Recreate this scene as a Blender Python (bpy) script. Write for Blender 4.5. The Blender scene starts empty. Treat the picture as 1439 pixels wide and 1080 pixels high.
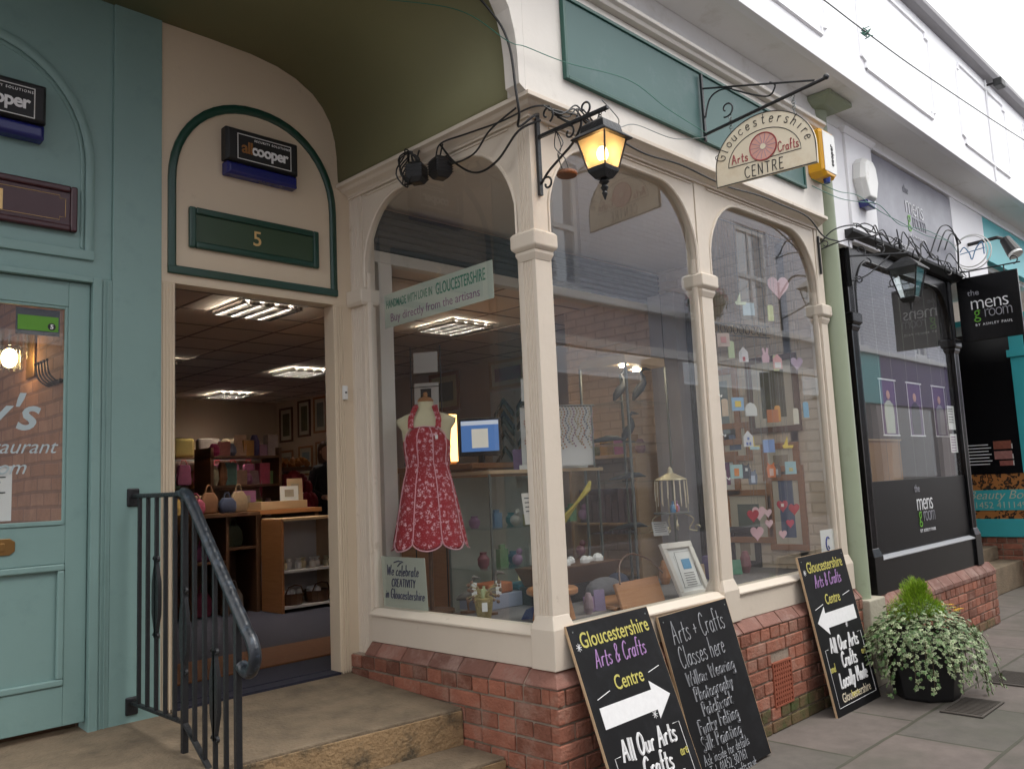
import bpy, bmesh, math, random
from mathutils import Vector, Matrix
random.seed(7)
R = math.radians
scene = bpy.context.scene
COL = scene.collection

# ---------------------------------------------------------------- camera
cam_d = bpy.data.cameras.new('camera'); cam = bpy.data.objects.new('camera', cam_d); COL.objects.link(cam)
cam_d.sensor_width = 36.0; cam_d.lens = 29.8; cam_d.clip_start = 0.05; cam_d.clip_end = 500
_r = Vector((0.70800802, -0.70475455, -0.04522895)); _u = Vector((-0.05081107, -0.1147154, 0.99209809)); _f = Vector((0.7043741, 0.70011527, 0.11702876))
m = Matrix(((_r.x, _u.x, -_f.x), (_r.y, _u.y, -_f.y), (_r.z, _u.z, -_f.z))).to_4x4()
m.translation = Vector((-2.82, -2.613, 0.822)); cam.matrix_world = m
scene.camera = cam
# ---------------------------------------------------------------- world: overcast daylight
w = bpy.data.worlds.new("World"); scene.world = w; w.use_nodes = True
nt = w.node_tree; nt.nodes.clear()
sky = nt.nodes.new('ShaderNodeTexSky'); sky.sky_type = 'NISHITA'; sky.sun_disc = False
sky.sun_elevation = R(58); sky.sun_rotation = R(150); sky.air_density = 1.0; sky.dust_density = 3.0
hsv = nt.nodes.new('ShaderNodeHueSaturation'); hsv.inputs['Saturation'].default_value = 0.12
tc = nt.nodes.new('ShaderNodeTexCoord'); nz = nt.nodes.new('ShaderNodeTexNoise'); nz.inputs['Scale'].default_value = 2.2; nz.inputs['Detail'].default_value = 4
rp = nt.nodes.new('ShaderNodeMapRange'); rp.inputs['To Min'].default_value = 8.5; rp.inputs['To Max'].default_value = 12.0
mx = nt.nodes.new('ShaderNodeMixRGB'); mx.inputs['Fac'].default_value = 0.7
bg = nt.nodes.new('ShaderNodeBackground'); bg.inputs['Strength'].default_value = 0.13
wo = nt.nodes.new('ShaderNodeOutputWorld')
L = nt.links.new
L(tc.outputs['Generated'], nz.inputs['Vector']); L(nz.outputs['Fac'], rp.inputs['Value'])
L(sky.outputs[0], hsv.inputs['Color']); L(hsv.outputs[0], mx.inputs[1]); L(rp.outputs[0], mx.inputs[2])
L(mx.outputs[0], bg.inputs['Color']); L(bg.outputs[0], wo.inputs['Surface'])
# ---------------------------------------------------------------- sun (veiled by cloud)
sd = bpy.data.lights.new('sun', 'SUN'); sd.energy = 0.6; sd.angle = R(20); sd.color = (1.0, 0.96, 0.9)
so = bpy.data.objects.new('sun', sd); COL.objects.link(so)
_d = Vector((math.cos(R(58)) * math.sin(R(150)), math.cos(R(58)) * math.cos(R(150)), math.sin(R(58))))
so.rotation_euler = _d.to_track_quat('Z', 'Y').to_euler()
# ---------------------------------------------------------------- exposure
scene.view_settings.view_transform = 'Standard'; scene.view_settings.look = 'None'
scene.view_settings.exposure = 1.13; scene.view_settings.gamma = 1
scene.cycles.max_bounces = 8; scene.cycles.diffuse_bounces = 4; scene.cycles.glossy_bounces = 4; scene.cycles.transparent_max_bounces = 16
scene.cycles.sample_clamp_indirect = 4

# ================================================================ materials
def nmat(name):
    M = bpy.data.materials.new(name); M.use_nodes = True; t = M.node_tree
    return M, t, t.nodes['Principled BSDF']
def c4(c): return (c[0], c[1], c[2], 1)
def mat(name, col, rough=0.5, var=0.12, scale=6.0, metal=0.0, bump=0.0, bscale=40.0, col2=None, island=0.0, spec=0.5, sheen=0.0, dirt=None, dscale=3.0, dlo=.55, dhi=.75):
    M, t, b = nmat(name); N = t.nodes; K = t.links.new
    tc = N.new('ShaderNodeTexCoord'); n = N.new('ShaderNodeTexNoise'); n.inputs['Scale'].default_value = scale; n.inputs['Detail'].default_value = 6; n.inputs['Roughness'].default_value = .6
    K(tc.outputs['Object'], n.inputs['Vector'])
    mx = N.new('ShaderNodeMixRGB'); K(n.outputs['Fac'], mx.inputs['Fac'])
    a = tuple(x * (1 - var) for x in col); c = col2 if col2 else tuple(min(1, x * (1 + var)) for x in col)
    mx.inputs[1].default_value = c4(a if not col2 else col); mx.inputs[2].default_value = c4(c)
    out = mx.outputs[0]
    if island:
        g = N.new('ShaderNodeNewGeometry'); mr = N.new('ShaderNodeMapRange'); mr.inputs['To Min'].default_value = 1 - island; mr.inputs['To Max'].default_value = 1 + island
        K(g.outputs['Random Per Island'], mr.inputs['Value'])
        m2 = N.new('ShaderNodeMixRGB'); m2.blend_type = 'MULTIPLY'; m2.inputs['Fac'].default_value = 1
        K(out, m2.inputs[1]); K(mr.outputs[0], m2.inputs[2]); out = m2.outputs[0]
    if dirt:
        n3 = N.new('ShaderNodeTexNoise'); n3.inputs['Scale'].default_value = dscale; n3.inputs['Detail'].default_value = 9; n3.inputs['Roughness'].default_value = .7
        K(tc.outputs['Object'], n3.inputs['Vector'])
        r3 = N.new('ShaderNodeMapRange'); r3.inputs['From Min'].default_value = dlo; r3.inputs['From Max'].default_value = dhi
        K(n3.outputs['Fac'], r3.inputs['Value']); m3 = N.new('ShaderNodeMixRGB'); K(r3.outputs[0], m3.inputs['Fac']); K(out, m3.inputs[1]); m3.inputs[2].default_value = c4(dirt); out = m3.outputs[0]
    K(out, b.inputs['Base Color'])
    b.inputs['Roughness'].default_value = rough; b.inputs['Metallic'].default_value = metal
    b.inputs['Specular IOR Level'].default_value = spec
    if sheen: b.inputs['Sheen Weight'].default_value = sheen
    if bump:
        n2 = N.new('ShaderNodeTexNoise'); n2.inputs['Scale'].default_value = bscale; n2.inputs['Detail'].default_value = 5
        K(tc.outputs['Object'], n2.inputs['Vector']); bp = N.new('ShaderNodeBump'); bp.inputs['Strength'].default_value = bump; bp.inputs['Distance'].default_value = 0.01
        K(n2.outputs['Fac'], bp.inputs['Height']); K(bp.outputs[0], b.inputs['Normal'])
    return M
def emis(name, col, strength):
    M, t, b = nmat(name)
    b.inputs['Base Color'].default_value = c4(col); b.inputs['Emission Color'].default_value = c4(col); b.inputs['Emission Strength'].default_value = strength
    return M
def glassmat(name, ior=1.75, tint=(.93, .95, .94), rough=0.0, veil=0.0):
    M = bpy.data.materials.new(name); M.use_nodes = True; t = M.node_tree; t.nodes.clear(); N = t.nodes; K = t.links.new
    fr = N.new('ShaderNodeFresnel'); ge = N.new('ShaderNodeNewGeometry'); mr = N.new('ShaderNodeMapRange'); mr.inputs['To Min'].default_value = ior; mr.inputs['To Max'].default_value = 1 / ior
    K(ge.outputs['Backfacing'], mr.inputs['Value']); K(mr.outputs[0], fr.inputs['IOR'])   # a pane reflects alike from both sides
    tr = N.new('ShaderNodeBsdfTransparent'); tr.inputs['Color'].default_value = c4(tint)
    gl = N.new('ShaderNodeBsdfGlossy'); gl.inputs['Roughness'].default_value = rough; gl.inputs['Color'].default_value = (.95, .97, 1, 1)
    mi = N.new('ShaderNodeMixShader'); o = N.new('ShaderNodeOutputMaterial')
    tc = N.new('ShaderNodeTexCoord'); n = N.new('ShaderNodeTexNoise'); n.inputs['Scale'].default_value = 1.3; n.inputs['Detail'].default_value = 1
    bp = N.new('ShaderNodeBump'); bp.inputs['Strength'].default_value = .05; bp.inputs['Distance'].default_value = .02
    K(tc.outputs['Object'], n.inputs['Vector']); K(n.outputs['Fac'], bp.inputs['Height']); K(bp.outputs[0], gl.inputs['Normal'])
    K(fr.outputs[0], mi.inputs[0])
    df = N.new('ShaderNodeBsdfDiffuse'); df.inputs['Color'].default_value = (.75, .77, .8, 1); md = N.new('ShaderNodeMixShader')   # pale haze mixed into the pane colour to lift dark interiors
    n2 = N.new('ShaderNodeTexNoise'); n2.inputs['Scale'].default_value = 2.5; n2.inputs['Detail'].default_value = 8; m2 = N.new('ShaderNodeMapRange'); m2.inputs['To Min'].default_value = veil * .5; m2.inputs['To Max'].default_value = veil * 1.5
    K(tc.outputs['Object'], n2.inputs['Vector']); K(n2.outputs['Fac'], m2.inputs['Value']); K(m2.outputs[0], md.inputs[0]); K(tr.outputs[0], md.inputs[1]); K(df.outputs[0], md.inputs[2]); K(md.outputs[0], mi.inputs[1]); K(gl.outputs[0], mi.inputs[2]); K(mi.outputs[0], o.inputs[0])
    return M
def wood(name, c1, c2, rough=.45, sc=(1, 1, 12)):
    M, t, b = nmat(name); N = t.nodes; K = t.links.new
    tc = N.new('ShaderNodeTexCoord'); mp = N.new('ShaderNodeMapping'); mp.inputs['Scale'].default_value = sc
    n = N.new('ShaderNodeTexNoise'); n.inputs['Scale'].default_value = 4; n.inputs['Detail'].default_value = 8; n.inputs['Distortion'].default_value = 1.2
    K(tc.outputs['Object'], mp.inputs[0]); K(mp.outputs[0], n.inputs['Vector'])
    mx = N.new('ShaderNodeMixRGB'); K(n.outputs['Fac'], mx.inputs[0]); mx.inputs[1].default_value = c4(c1); mx.inputs[2].default_value = c4(c2); K(mx.outputs[0], b.inputs['Base Color'])
    b.inputs['Roughness'].default_value = rough
    return M
def brickmat(name, c1, c2, mortar, bw=.225, bh=.075, ms=.01, bump=.6, rough=.85, mix=0.5, vert=True, off=0.5, dirtc=None):
    M, t, b = nmat(name); N = t.nodes; K = t.links.new
    tc = N.new('ShaderNodeTexCoord'); sp = N.new('ShaderNodeSeparateXYZ'); K(tc.outputs['Object'], sp.inputs[0])
    cb = N.new('ShaderNodeCombineXYZ')
    if vert:
        ad = N.new('ShaderNodeMath'); ad.operation = 'ADD'; K(sp.outputs[0], ad.inputs[0]); K(sp.outputs[1], ad.inputs[1]); K(ad.outputs[0], cb.inputs[0]); K(sp.outputs[2], cb.inputs[1])
    else:
        K(sp.outputs[0], cb.inputs[0]); K(sp.outputs[1], cb.inputs[1])
    wn = N.new('ShaderNodeTexNoise'); wn.inputs['Scale'].default_value = 2.5; K(tc.outputs['Object'], wn.inputs['Vector'])
    vm = N.new('ShaderNodeVectorMath'); vm.operation = 'MULTIPLY_ADD'; K(wn.outputs['Color'], vm.inputs[0]); vm.inputs[1].default_value = (.02, .02, 0); K(cb.outputs[0], vm.inputs[2])
    br = N.new('ShaderNodeTexBrick'); K(vm.outputs[0], br.inputs['Vector'])
    br.inputs['Scale'].default_value = 1; br.inputs['Brick Width'].default_value = bw; br.inputs['Row Height'].default_value = bh; br.inputs['Mortar Size'].default_value = ms; br.inputs['Mortar Smooth'].default_value = .3
    br.inputs['Color1'].default_value = c4(c1); br.inputs['Color2'].default_value = c4(c2); br.inputs['Mortar'].default_value = c4(mortar); br.offset = off
    n = N.new('ShaderNodeTexNoise'); n.inputs['Scale'].default_value = 7; n.inputs['Detail'].default_value = 10; n.inputs['Roughness'].default_value = .7; K(tc.outputs['Object'], n.inputs['Vector'])
    mr = N.new('ShaderNodeMapRange'); mr.inputs['From Min'].default_value = .3; mr.inputs['From Max'].default_value = .7; mr.inputs['To Min'].default_value = 1 - mix * .5; mr.inputs['To Max'].default_value = 1 + mix * .4; K(n.outputs['Fac'], mr.inputs['Value'])
    m2 = N.new('ShaderNodeMixRGB'); m2.blend_type = 'MULTIPLY'; m2.inputs[0].default_value = 1; K(br.outputs['Color'], m2.inputs[1]); K(mr.outputs[0], m2.inputs[2]); out = m2.outputs[0]
    if dirtc:
        n3 = N.new('ShaderNodeTexNoise'); n3.inputs['Scale'].default_value = 1.6; n3.inputs['Detail'].default_value = 9; K(tc.outputs['Object'], n3.inputs['Vector'])
        r3 = N.new('ShaderNodeMapRange'); r3.inputs['From Min'].default_value = .48; r3.inputs['From Max'].default_value = .7; r3.inputs['To Max'].default_value = .7; K(n3.outputs['Fac'], r3.inputs['Value'])
        m3 = N.new('ShaderNodeMixRGB'); K(r3.outputs[0], m3.inputs[0]); K(out, m3.inputs[1]); m3.inputs[2].default_value = c4(dirtc); out = m3.outputs[0]
    K(out, b.inputs['Base Color']); b.inputs['Roughness'].default_value = rough
    iv = N.new('ShaderNodeMath'); iv.operation = 'SUBTRACT'; iv.inputs[0].default_value = 1; K(br.outputs['Fac'], iv.inputs[1])
    am = N.new('ShaderNodeMath'); am.operation = 'MULTIPLY_ADD'; K(n.outputs['Fac'], am.inputs[0]); am.inputs[1].default_value = .5; K(iv.outputs[0], am.inputs[2])
    bp = N.new('ShaderNodeBump'); bp.inputs['Strength'].default_value = bump; bp.inputs['Distance'].default_value = .008; K(am.outputs[0], bp.inputs['Height']); K(bp.outputs[0], b.inputs['Normal'])
    return M

CREAM = (.66, .58, .48)
M = {}
M['cream'] = mat('cream_paint', CREAM, .42, .07, 3, bump=.12, bscale=25, dirt=(.30, .23, .14), dscale=9, dlo=.62, dhi=.9)
M['cream_flute'] = M['cream']
M['doorcream'] = mat('door_cream_paint', (.64, .53, .39), .5, .06, 2, bump=.08, bscale=30, dirt=(.34, .27, .18), dscale=7, dlo=.64, dhi=.95)
M['white'] = mat('fascia_white_paint', (.70, .66, .60), .55, .06, 2.5, bump=.15, bscale=18, dirt=(.45, .40, .33), dscale=6, dlo=.6, dhi=.9)
M['jetty'] = mat('white_render', (.86, .86, .88), .6, .03, 2)
M['soffit'] = mat('soffit_paint', (.84, .84, .83), .7, .06, 2, dirt=(.52, .50, .42), dscale=2.5, dlo=.55, dhi=.9)
M['panel'] = mat('panel_green', (.058, .128, .120), .5, .10, 3, dirt=(.10, .165, .165), dscale=4)
M['trim'] = mat('dark_green_gloss', (.010, .050, .034), .3, .15, 8)
M['trimin'] = mat('dark_green_board', (.030, .062, .030), .4, .15, 5)
M['teal'] = mat('teal_paint', (.205, .325, .305), .45, .08, 2.2, bump=.10, bscale=20, dirt=(.15, .25, .235), dscale=5, dlo=.55, dhi=.9)
M['olive'] = mat('olive_vault_paint', (.205, .20, .10), .7, .12, 1.6, bump=.1, bscale=15, dirt=(.085, .09, .045), dscale=14, dlo=.68, dhi=.8)
M['maroon'] = mat('maroon_gloss', (.05, .012, .016), .3, .1, 6)
M['iron'] = mat('black_iron', (.012, .013, .015), .38, .3, 20, bump=.3, bscale=60)
M['rail'] = mat('worn_handrail_paint', (.012, .016, .022), .3, .3, 30, dirt=(.055, .075, .10), dscale=22, dlo=.52, dhi=.66, bump=.3, bscale=50)
M['black'] = mat('black_gloss', (.006, .006, .007), .22, .2, 5, spec=.3)
M['blackm'] = mat('black_plastic', (.012, .012, .013), .5, .2, 10)
M['cable'] = mat('black_cable', (.010, .010, .010), .5, .1, 10)
M['greenwire'] = mat('green_wire', (.02, .16, .11), .4, .1, 10)
M['steelwire'] = mat('grey_wire', (.22, .24, .23), .4, .1, 10, metal=.6)
M['column'] = mat('grey_green_paint', (.30, .345, .24), .45, .07, 3, bump=.1, bscale=20, dirt=(.19, .2, .13), dscale=5, dlo=.58, dhi=.85)
M['brick'] = mat('red_brick', (.255, .095, .058), .85, .4, 14, island=.42, bump=.8, bscale=70, dirt=(.34, .22, .17), dscale=7, dlo=.50, dhi=.78)
M['brickcap'] = mat('brown_brick_cap', (.215, .098, .072), .75, .3, 10, island=.22, bump=.5, bscale=60, dirt=(.36, .25, .21), dscale=7, dlo=.5, dhi=.8)
M['mortar'] = mat('mortar', (.31, .25, .195), .95, .3, 12, bump=.6, bscale=60, dirt=(.08, .09, .05), dscale=3, dlo=.5, dhi=.8)
M['brickmoss'] = mat('mossy_brick', (.15, .085, .045), .9, .4, 14, island=.3, bump=.7, bscale=70, dirt=(.065, .08, .022), dscale=6, dlo=.42, dhi=.62)
M['concrete'] = mat('step_concrete', (.20, .150, .098), .85, .35, 7, bump=.8, bscale=70, dirt=(.105, .080, .052), dscale=4.5, dlo=.44, dhi=.70)
M['riser'] = mat('step_riser_concrete', (.31, .205, .105), .85, .35, 5, bump=1.0, bscale=60, dirt=(.075, .06, .038), dscale=6, dlo=.48, dhi=.64)
M['glass'] = glassmat('window_glass', ior=1.75, veil=.028)
M['glassd'] = glassmat('tinted_glass', ior=1.9, tint=(.45, .47, .5))
M['clear'] = glassmat('cabinet_glass', ior=1.35, tint=(.93, .97, .96))
M['carpet'] = mat('navy_carpet', (.016, .016, .030), .95, .3, 30, bump=.3, bscale=200)
M['mat'] = mat('brown_doormat', (.12, .045, .014), .95, .3, 30, bump=.4, bscale=200)
M['shopwall'] = mat('shop_wall_paint', (.62, .50, .40), .8, .05, 2)
M['ceil'] = mat('ceiling_tile', (.78, .68, .58), .85, .04, 3)
M['grid'] = mat('ceiling_grid', (.30, .23, .18), .6, .05, 5)
M['lightm'] = emis('fluorescent_diffuser', (1.0, .90, .76), 150)
M['louvre'] = mat('louvre_metal', (.6, .6, .6), .2, .05, 5, metal=.9)
M['wood'] = wood('orange_wood', (.26, .105, .035), (.42, .20, .08))
M['woodl'] = wood('pale_wood', (.48, .33, .19), (.60, .43, .27))
M['woodd'] = wood('dark_wood', (.07, .033, .016), (.14, .065, .03))
M['paper'] = mat('white_paper', (.72, .72, .70), .7, .03, 5)
M['papery'] = mat('pale_yellow_paper', (.60, .52, .24), .7, .06, 5)
M['postergrey'] = mat('grey_green_card', (.42, .45, .38), .6, .03, 5)
M['ink'] = mat('dark_blue_ink', (.02, .03, .12), .6, .05, 5)
M['inkg'] = mat('green_ink', (.02, .16, .10), .6, .05, 5)
M['inkp'] = mat('purple_ink', (.16, .03, .14), .6, .05, 5)
M['inkb'] = mat('black_ink', (.02, .02, .02), .6, .05, 5)
M['gold'] = mat('gold_leaf', (.70, .47, .20), .4, .08, 10, metal=.3)
M['brass'] = mat('aged_brass', (.30, .17, .06), .4, .2, 10, metal=.8)
M['chalkw'] = mat('white_chalk_paint', (.80, .80, .80), .8, .1, 40)
M['chalkg'] = mat('faint_chalk', (.36, .37, .39), .9, .35, 60)
M['chalky'] = mat('yellow_chalk_paint', (.55, .50, .13), .8, .12, 40)
M['chalkp'] = mat('purple_chalk_paint', (.42, .24, .50), .8, .12, 40)
M['board'] = mat('blackboard_face', (.0085, .0085, .0095), .6, .3, 4, dirt=(.024, .026, .03), dscale=6, dlo=.5, dhi=.85, spec=.22)
M['signface'] = mat('sign_cream_board', (.76, .68, .52), .5, .08, 5, dirt=(.60, .47, .30), dscale=4, dlo=.55, dhi=.85)
M['pink'] = mat('faded_pink_wheel', (.66, .36, .30), .5, .15, 8)
M['redtext'] = mat('faded_red_lettering', (.38, .07, .07), .5, .1, 8)
M['yellowbox'] = mat('yellow_plastic', (.72, .36, .015), .35, .08, 5)
M['whiteplastic'] = mat('white_plastic', (.70, .70, .68), .35, .06, 5, dirt=(.5, .47, .4), dscale=8)
M['blue'] = mat('blue_lens', (.02, .04, .22), .2, .1, 5)
M['bluetr'] = mat('dark_blue_plastic', (.015, .02, .14), .2, .15, 8)
M['gfascia'] = mat('grey_vinyl_fascia', (.20, .20, .24), .35, .18, 1.2, dirt=(.30, .30, .35), dscale=1.4, dlo=.45, dhi=.7)
M['aqua'] = mat('aqua_paint', (.05, .42, .46), .4, .06, 4)
M['red'] = mat('red_cloth', (.40, .02, .03), .8, .2, 8)
M['skin'] = mat('skin', (.50, .28, .20), .5, .05, 8)
M['hair'] = mat('brown_hair', (.10, .05, .025), .6, .3, 20)
M['coat'] = mat('dark_coat', (.015, .015, .02), .8, .2, 10)
M['mann'] = mat('cream_calico', (.58, .52, .34), .8, .06, 8, sheen=.2)
M['bulb'] = emis('lit_bulb', (1.0, .62, .26), 14)
M['lampglass'] = None
# lantern glass: seeded amber glass, lets the bulb's own light through
def _lampglass():
    Mx = bpy.data.materials.new('seeded_lantern_glass'); Mx.use_nodes = True; t = Mx.node_tree; t.nodes.clear(); N = t.nodes; K = t.links.new
    tr = N.new('ShaderNodeBsdfTransparent'); tr.inputs[0].default_value = (.9, .8, .62, 1)
    tl = N.new('ShaderNodeBsdfTranslucent'); tl.inputs[0].default_value = (.9, .75, .5, 1)
    gl = N.new('ShaderNodeBsdfGlossy'); gl.inputs['Roughness'].default_value = .1
    m1 = N.new('ShaderNodeMixShader'); m1.inputs[0].default_value = .45; m2 = N.new('ShaderNodeMixShader'); m2.inputs[0].default_value = .08; o = N.new('ShaderNodeOutputMaterial')
    K(tr.outputs[0], m1.inputs[1]); K(tl.outputs[0], m1.inputs[2]); K(m1.outputs[0], m2.inputs[1]); K(gl.outputs[0], m2.inputs[2]); K(m2.outputs[0], o.inputs[0])
    return Mx
M['lampglass'] = _lampglass()

# ================================================================ mesh helpers
def wloc(o):
    v = Vector((0, 0, 0))
    while o is not None:
        v += o.location; o = o.parent
    return v
class MB:
    def __init__(s): s.bm = bmesh.new()
    def face(s, pts):
        vs = [s.bm.verts.new(p) for p in pts]
        return s.bm.faces.new(vs)
    def box(s, x0, x1, y0, y1, z0, z1):
        v = [s.bm.verts.new(p) for p in ((x0, y0, z0), (x1, y0, z0), (x1, y1, z0), (x0, y1, z0), (x0, y0, z1), (x1, y0, z1), (x1, y1, z1), (x0, y1, z1))]
        for f in ((0, 3, 2, 1), (4, 5, 6, 7), (0, 1, 5, 4), (1, 2, 6, 5), (2, 3, 7, 6), (3, 0, 4, 7)): s.bm.faces.new([v[i] for i in f])
        return s
    def obox(s, o, r, u, w, h, d):
        """box spanned from o by unit r*w, u*h, n*d (n = r x u); o is a corner"""
        o = Vector(o); r = Vector(r).normalized(); u = Vector(u).normalized(); n = r.cross(u)
        P = [o, o + r * w, o + r * w + u * h, o + u * h]; Q = [p + n * d for p in P]
        v = [s.bm.verts.new(p) for p in P + Q]
        for f in ((0, 3, 2, 1), (4, 5, 6, 7), (0, 1, 5, 4), (1, 2, 6, 5), (2, 3, 7, 6), (3, 0, 4, 7)): s.bm.faces.new([v[i] for i in f])
        return s
    def loft(s, rings, cap=True, closed=True):
        R_ = [[s.bm.verts.new(p) for p in r] for r in rings]
        n = len(R_[0])
        for a, b in zip(R_, R_[1:]):
            for i in range(n if closed else n - 1):
                j = (i + 1) % n
                try: s.bm.faces.new((a[i], a[j], b[j], b[i]))
                except ValueError: pass
        if cap and closed:
            s.bm.faces.new(R_[0][::-1]); s.bm.faces.new(R_[-1])
        return s
    def tube(s, pts, r, seg=6, cap=True, flat=None):
        pts = [Vector(p) for p in pts]; n = len(pts)
        rs = r if isinstance(r, (list, tuple)) else [r] * n
        t0 = (pts[1] - pts[0]).normalized(); ref = Vector((0, 0, 1)) if abs(t0.z) < .9 else Vector((1, 0, 0))
        nrm = t0.cross(ref).normalized(); rings = []
        for i in range(n):
            t = (pts[min(i + 1, n - 1)] - pts[max(i - 1, 0)])
            if t.length < 1e-9: t = t0
            t = t.normalized(); nrm = (nrm - t * nrm.dot(t))
            nrm = nrm.normalized() if nrm.length > 1e-6 else t.orthogonal().normalized()
            bi = t.cross(nrm)
            rings.append([pts[i] + (nrm * math.cos(2 * math.pi * k / seg + .4) + bi * math.sin(2 * math.pi * k / seg + .4)) * rs[i] for k in range(seg)])
        return s.loft(rings, cap)
    def cyl(s, p0, p1, r0, r1=None, seg=20):
        return s.tube([p0, p1], [r0, r0 if r1 is None else r1], seg)
    def lathe(s, prof, c, seg=24, cap=True, sq=False):
        rings = []
        for r, z in prof:
            rings.append([(c[0] + r * math.cos(2 * math.pi * (k + .5) / seg), c[1] + r * math.sin(2 * math.pi * (k + .5) / seg), c[2] + z) for k in range(seg)])
        return s.loft(rings, cap)
    def prism(s, pts, d):
        """polygon pts (3d) extruded by vector d"""
        a = [Vector(p) for p in pts]; d = Vector(d)
        return s.loft([a, [p + d for p in a]])
    def sphere(s, c, r, sx=1, sy=1, sz=1, seg=12, rg=8):
        rings = []
        for i in range(rg + 1):
            ph = -math.pi / 2 + math.pi * (i + .02) / (rg + .04) if False else -math.pi / 2 * .985 + math.pi * .985 * i / rg
            rings.append([(c[0] + r * sx * math.cos(ph) * math.cos(2 * math.pi * k / seg), c[1] + r * sy * math.cos(ph) * math.sin(2 * math.pi * k / seg), c[2] + r * sz * math.sin(ph)) for k in range(seg)])
        return s.loft(rings)
    def build(s, name, m, parent=None, bevel=0.0, smooth=False, seg=2, fix=True, angle=35):
        me = bpy.data.meshes.new(name)
        if fix: bmesh.ops.recalc_face_normals(s.bm, faces=s.bm.faces)
        off = wloc(parent) if parent is not None else Vector((0, 0, 0))
        if off.length: bmesh.ops.translate(s.bm, verts=s.bm.verts, vec=-off)
        if smooth:
            for f in s.bm.faces: f.smooth = True
            for e in s.bm.edges:
                if len(e.link_faces) == 2 and e.calc_face_angle(0) > R(angle): e.smooth = False
        s.bm.to_mesh(me); s.bm.free()
        me.materials.append(m if not isinstance(m, str) else M[m])
        o = bpy.data.objects.new(name, me); COL.objects.link(o)
        if parent is not None: o.parent = parent
        if bevel:
            b = o.modifiers.new('bevel', 'BEVEL'); b.width = bevel; b.segments = seg; b.limit_method = 'ANGLE'; b.angle_limit = R(40)
        return o
def B(x0, x1, y0, y1, z0, z1): return MB().box(x0, x1, y0, y1, z0, z1)
def thing(name, label, cat, loc=(0, 0, 0), group=None):
    o = bpy.data.objects.new(name, None); COL.objects.link(o); o.location = loc; o.empty_display_size = .1
    o['label'] = label; o['category'] = cat
    if group: o['group'] = group
    return o
def tag(o, label, cat, group=None):
    o['label'] = label; o['category'] = cat
    if group: o['group'] = group
    return o
def struct(o, kind='structure'): o['kind'] = kind; return o
def spline(ctrl, n=8, closed=False):
    P = [Vector(p) for p in ctrl]; out = []
    m = len(P)
    for i in range(m - 1):
        p0 = P[max(i - 1, 0)]; p1 = P[i]; p2 = P[i + 1]; p3 = P[min(i + 2, m - 1)]
        for k in range(n):
            t = k / n
            out.append(.5 * ((2 * p1) + (-p0 + p2) * t + (2 * p0 - 5 * p1 + 4 * p2 - p3) * t * t + (-p0 + 3 * p1 - 3 * p2 + p3) * t ** 3))
    out.append(P[-1]); return out
def scroll(c, r0, r1, a0, a1, r, u, n=16):
    """spiral in the plane of unit vectors r,u"""
    c = Vector(c); r = Vector(r); u = Vector(u); out = []
    for i in range(n + 1):
        t = i / n; a = a0 + (a1 - a0) * t; q = r0 + (r1 - r0) * t
        out.append(c + r * (q * math.cos(a)) + u * (q * math.sin(a)))
    return out
# ---------------------------------------------------------------- lettering
def text_into(mb, body, o, r, u, size, xs=1.0, off=0.0, th=.0015, shear=0, align='CENTER', spacing=1.0):
    cu = bpy.data.curves.new('t', 'FONT'); cu.body = body; cu.size = size; cu.align_x = align; cu.offset = off; cu.extrude = th; cu.shear = shear; cu.resolution_u = 3; cu.space_character = spacing
    ob = bpy.data.objects.new('t', cu); COL.objects.link(ob)
    dg = bpy.context.evaluated_depsgraph_get(); me = bpy.data.meshes.new_from_object(ob.evaluated_get(dg))
    o = Vector(o); r = Vector(r).normalized(); u = Vector(u).normalized(); n = r.cross(u)
    nv = len(mb.bm.verts); mb.bm.from_mesh(me); mb.bm.verts.ensure_lookup_table()
    for v in mb.bm.verts[nv:]:
        c = v.co.copy(); v.co = o + r * (c.x * xs) + u * c.y + n * (c.z + th)
    bpy.data.objects.remove(ob); bpy.data.curves.remove(cu); bpy.data.meshes.remove(me)
    return mb
def lettering(body, o, r, u, size, m, parent, name='lettering', **k):
    return text_into(MB(), body, o, r, u, size, **k).build(name, m, parent, fix=False)
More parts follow.
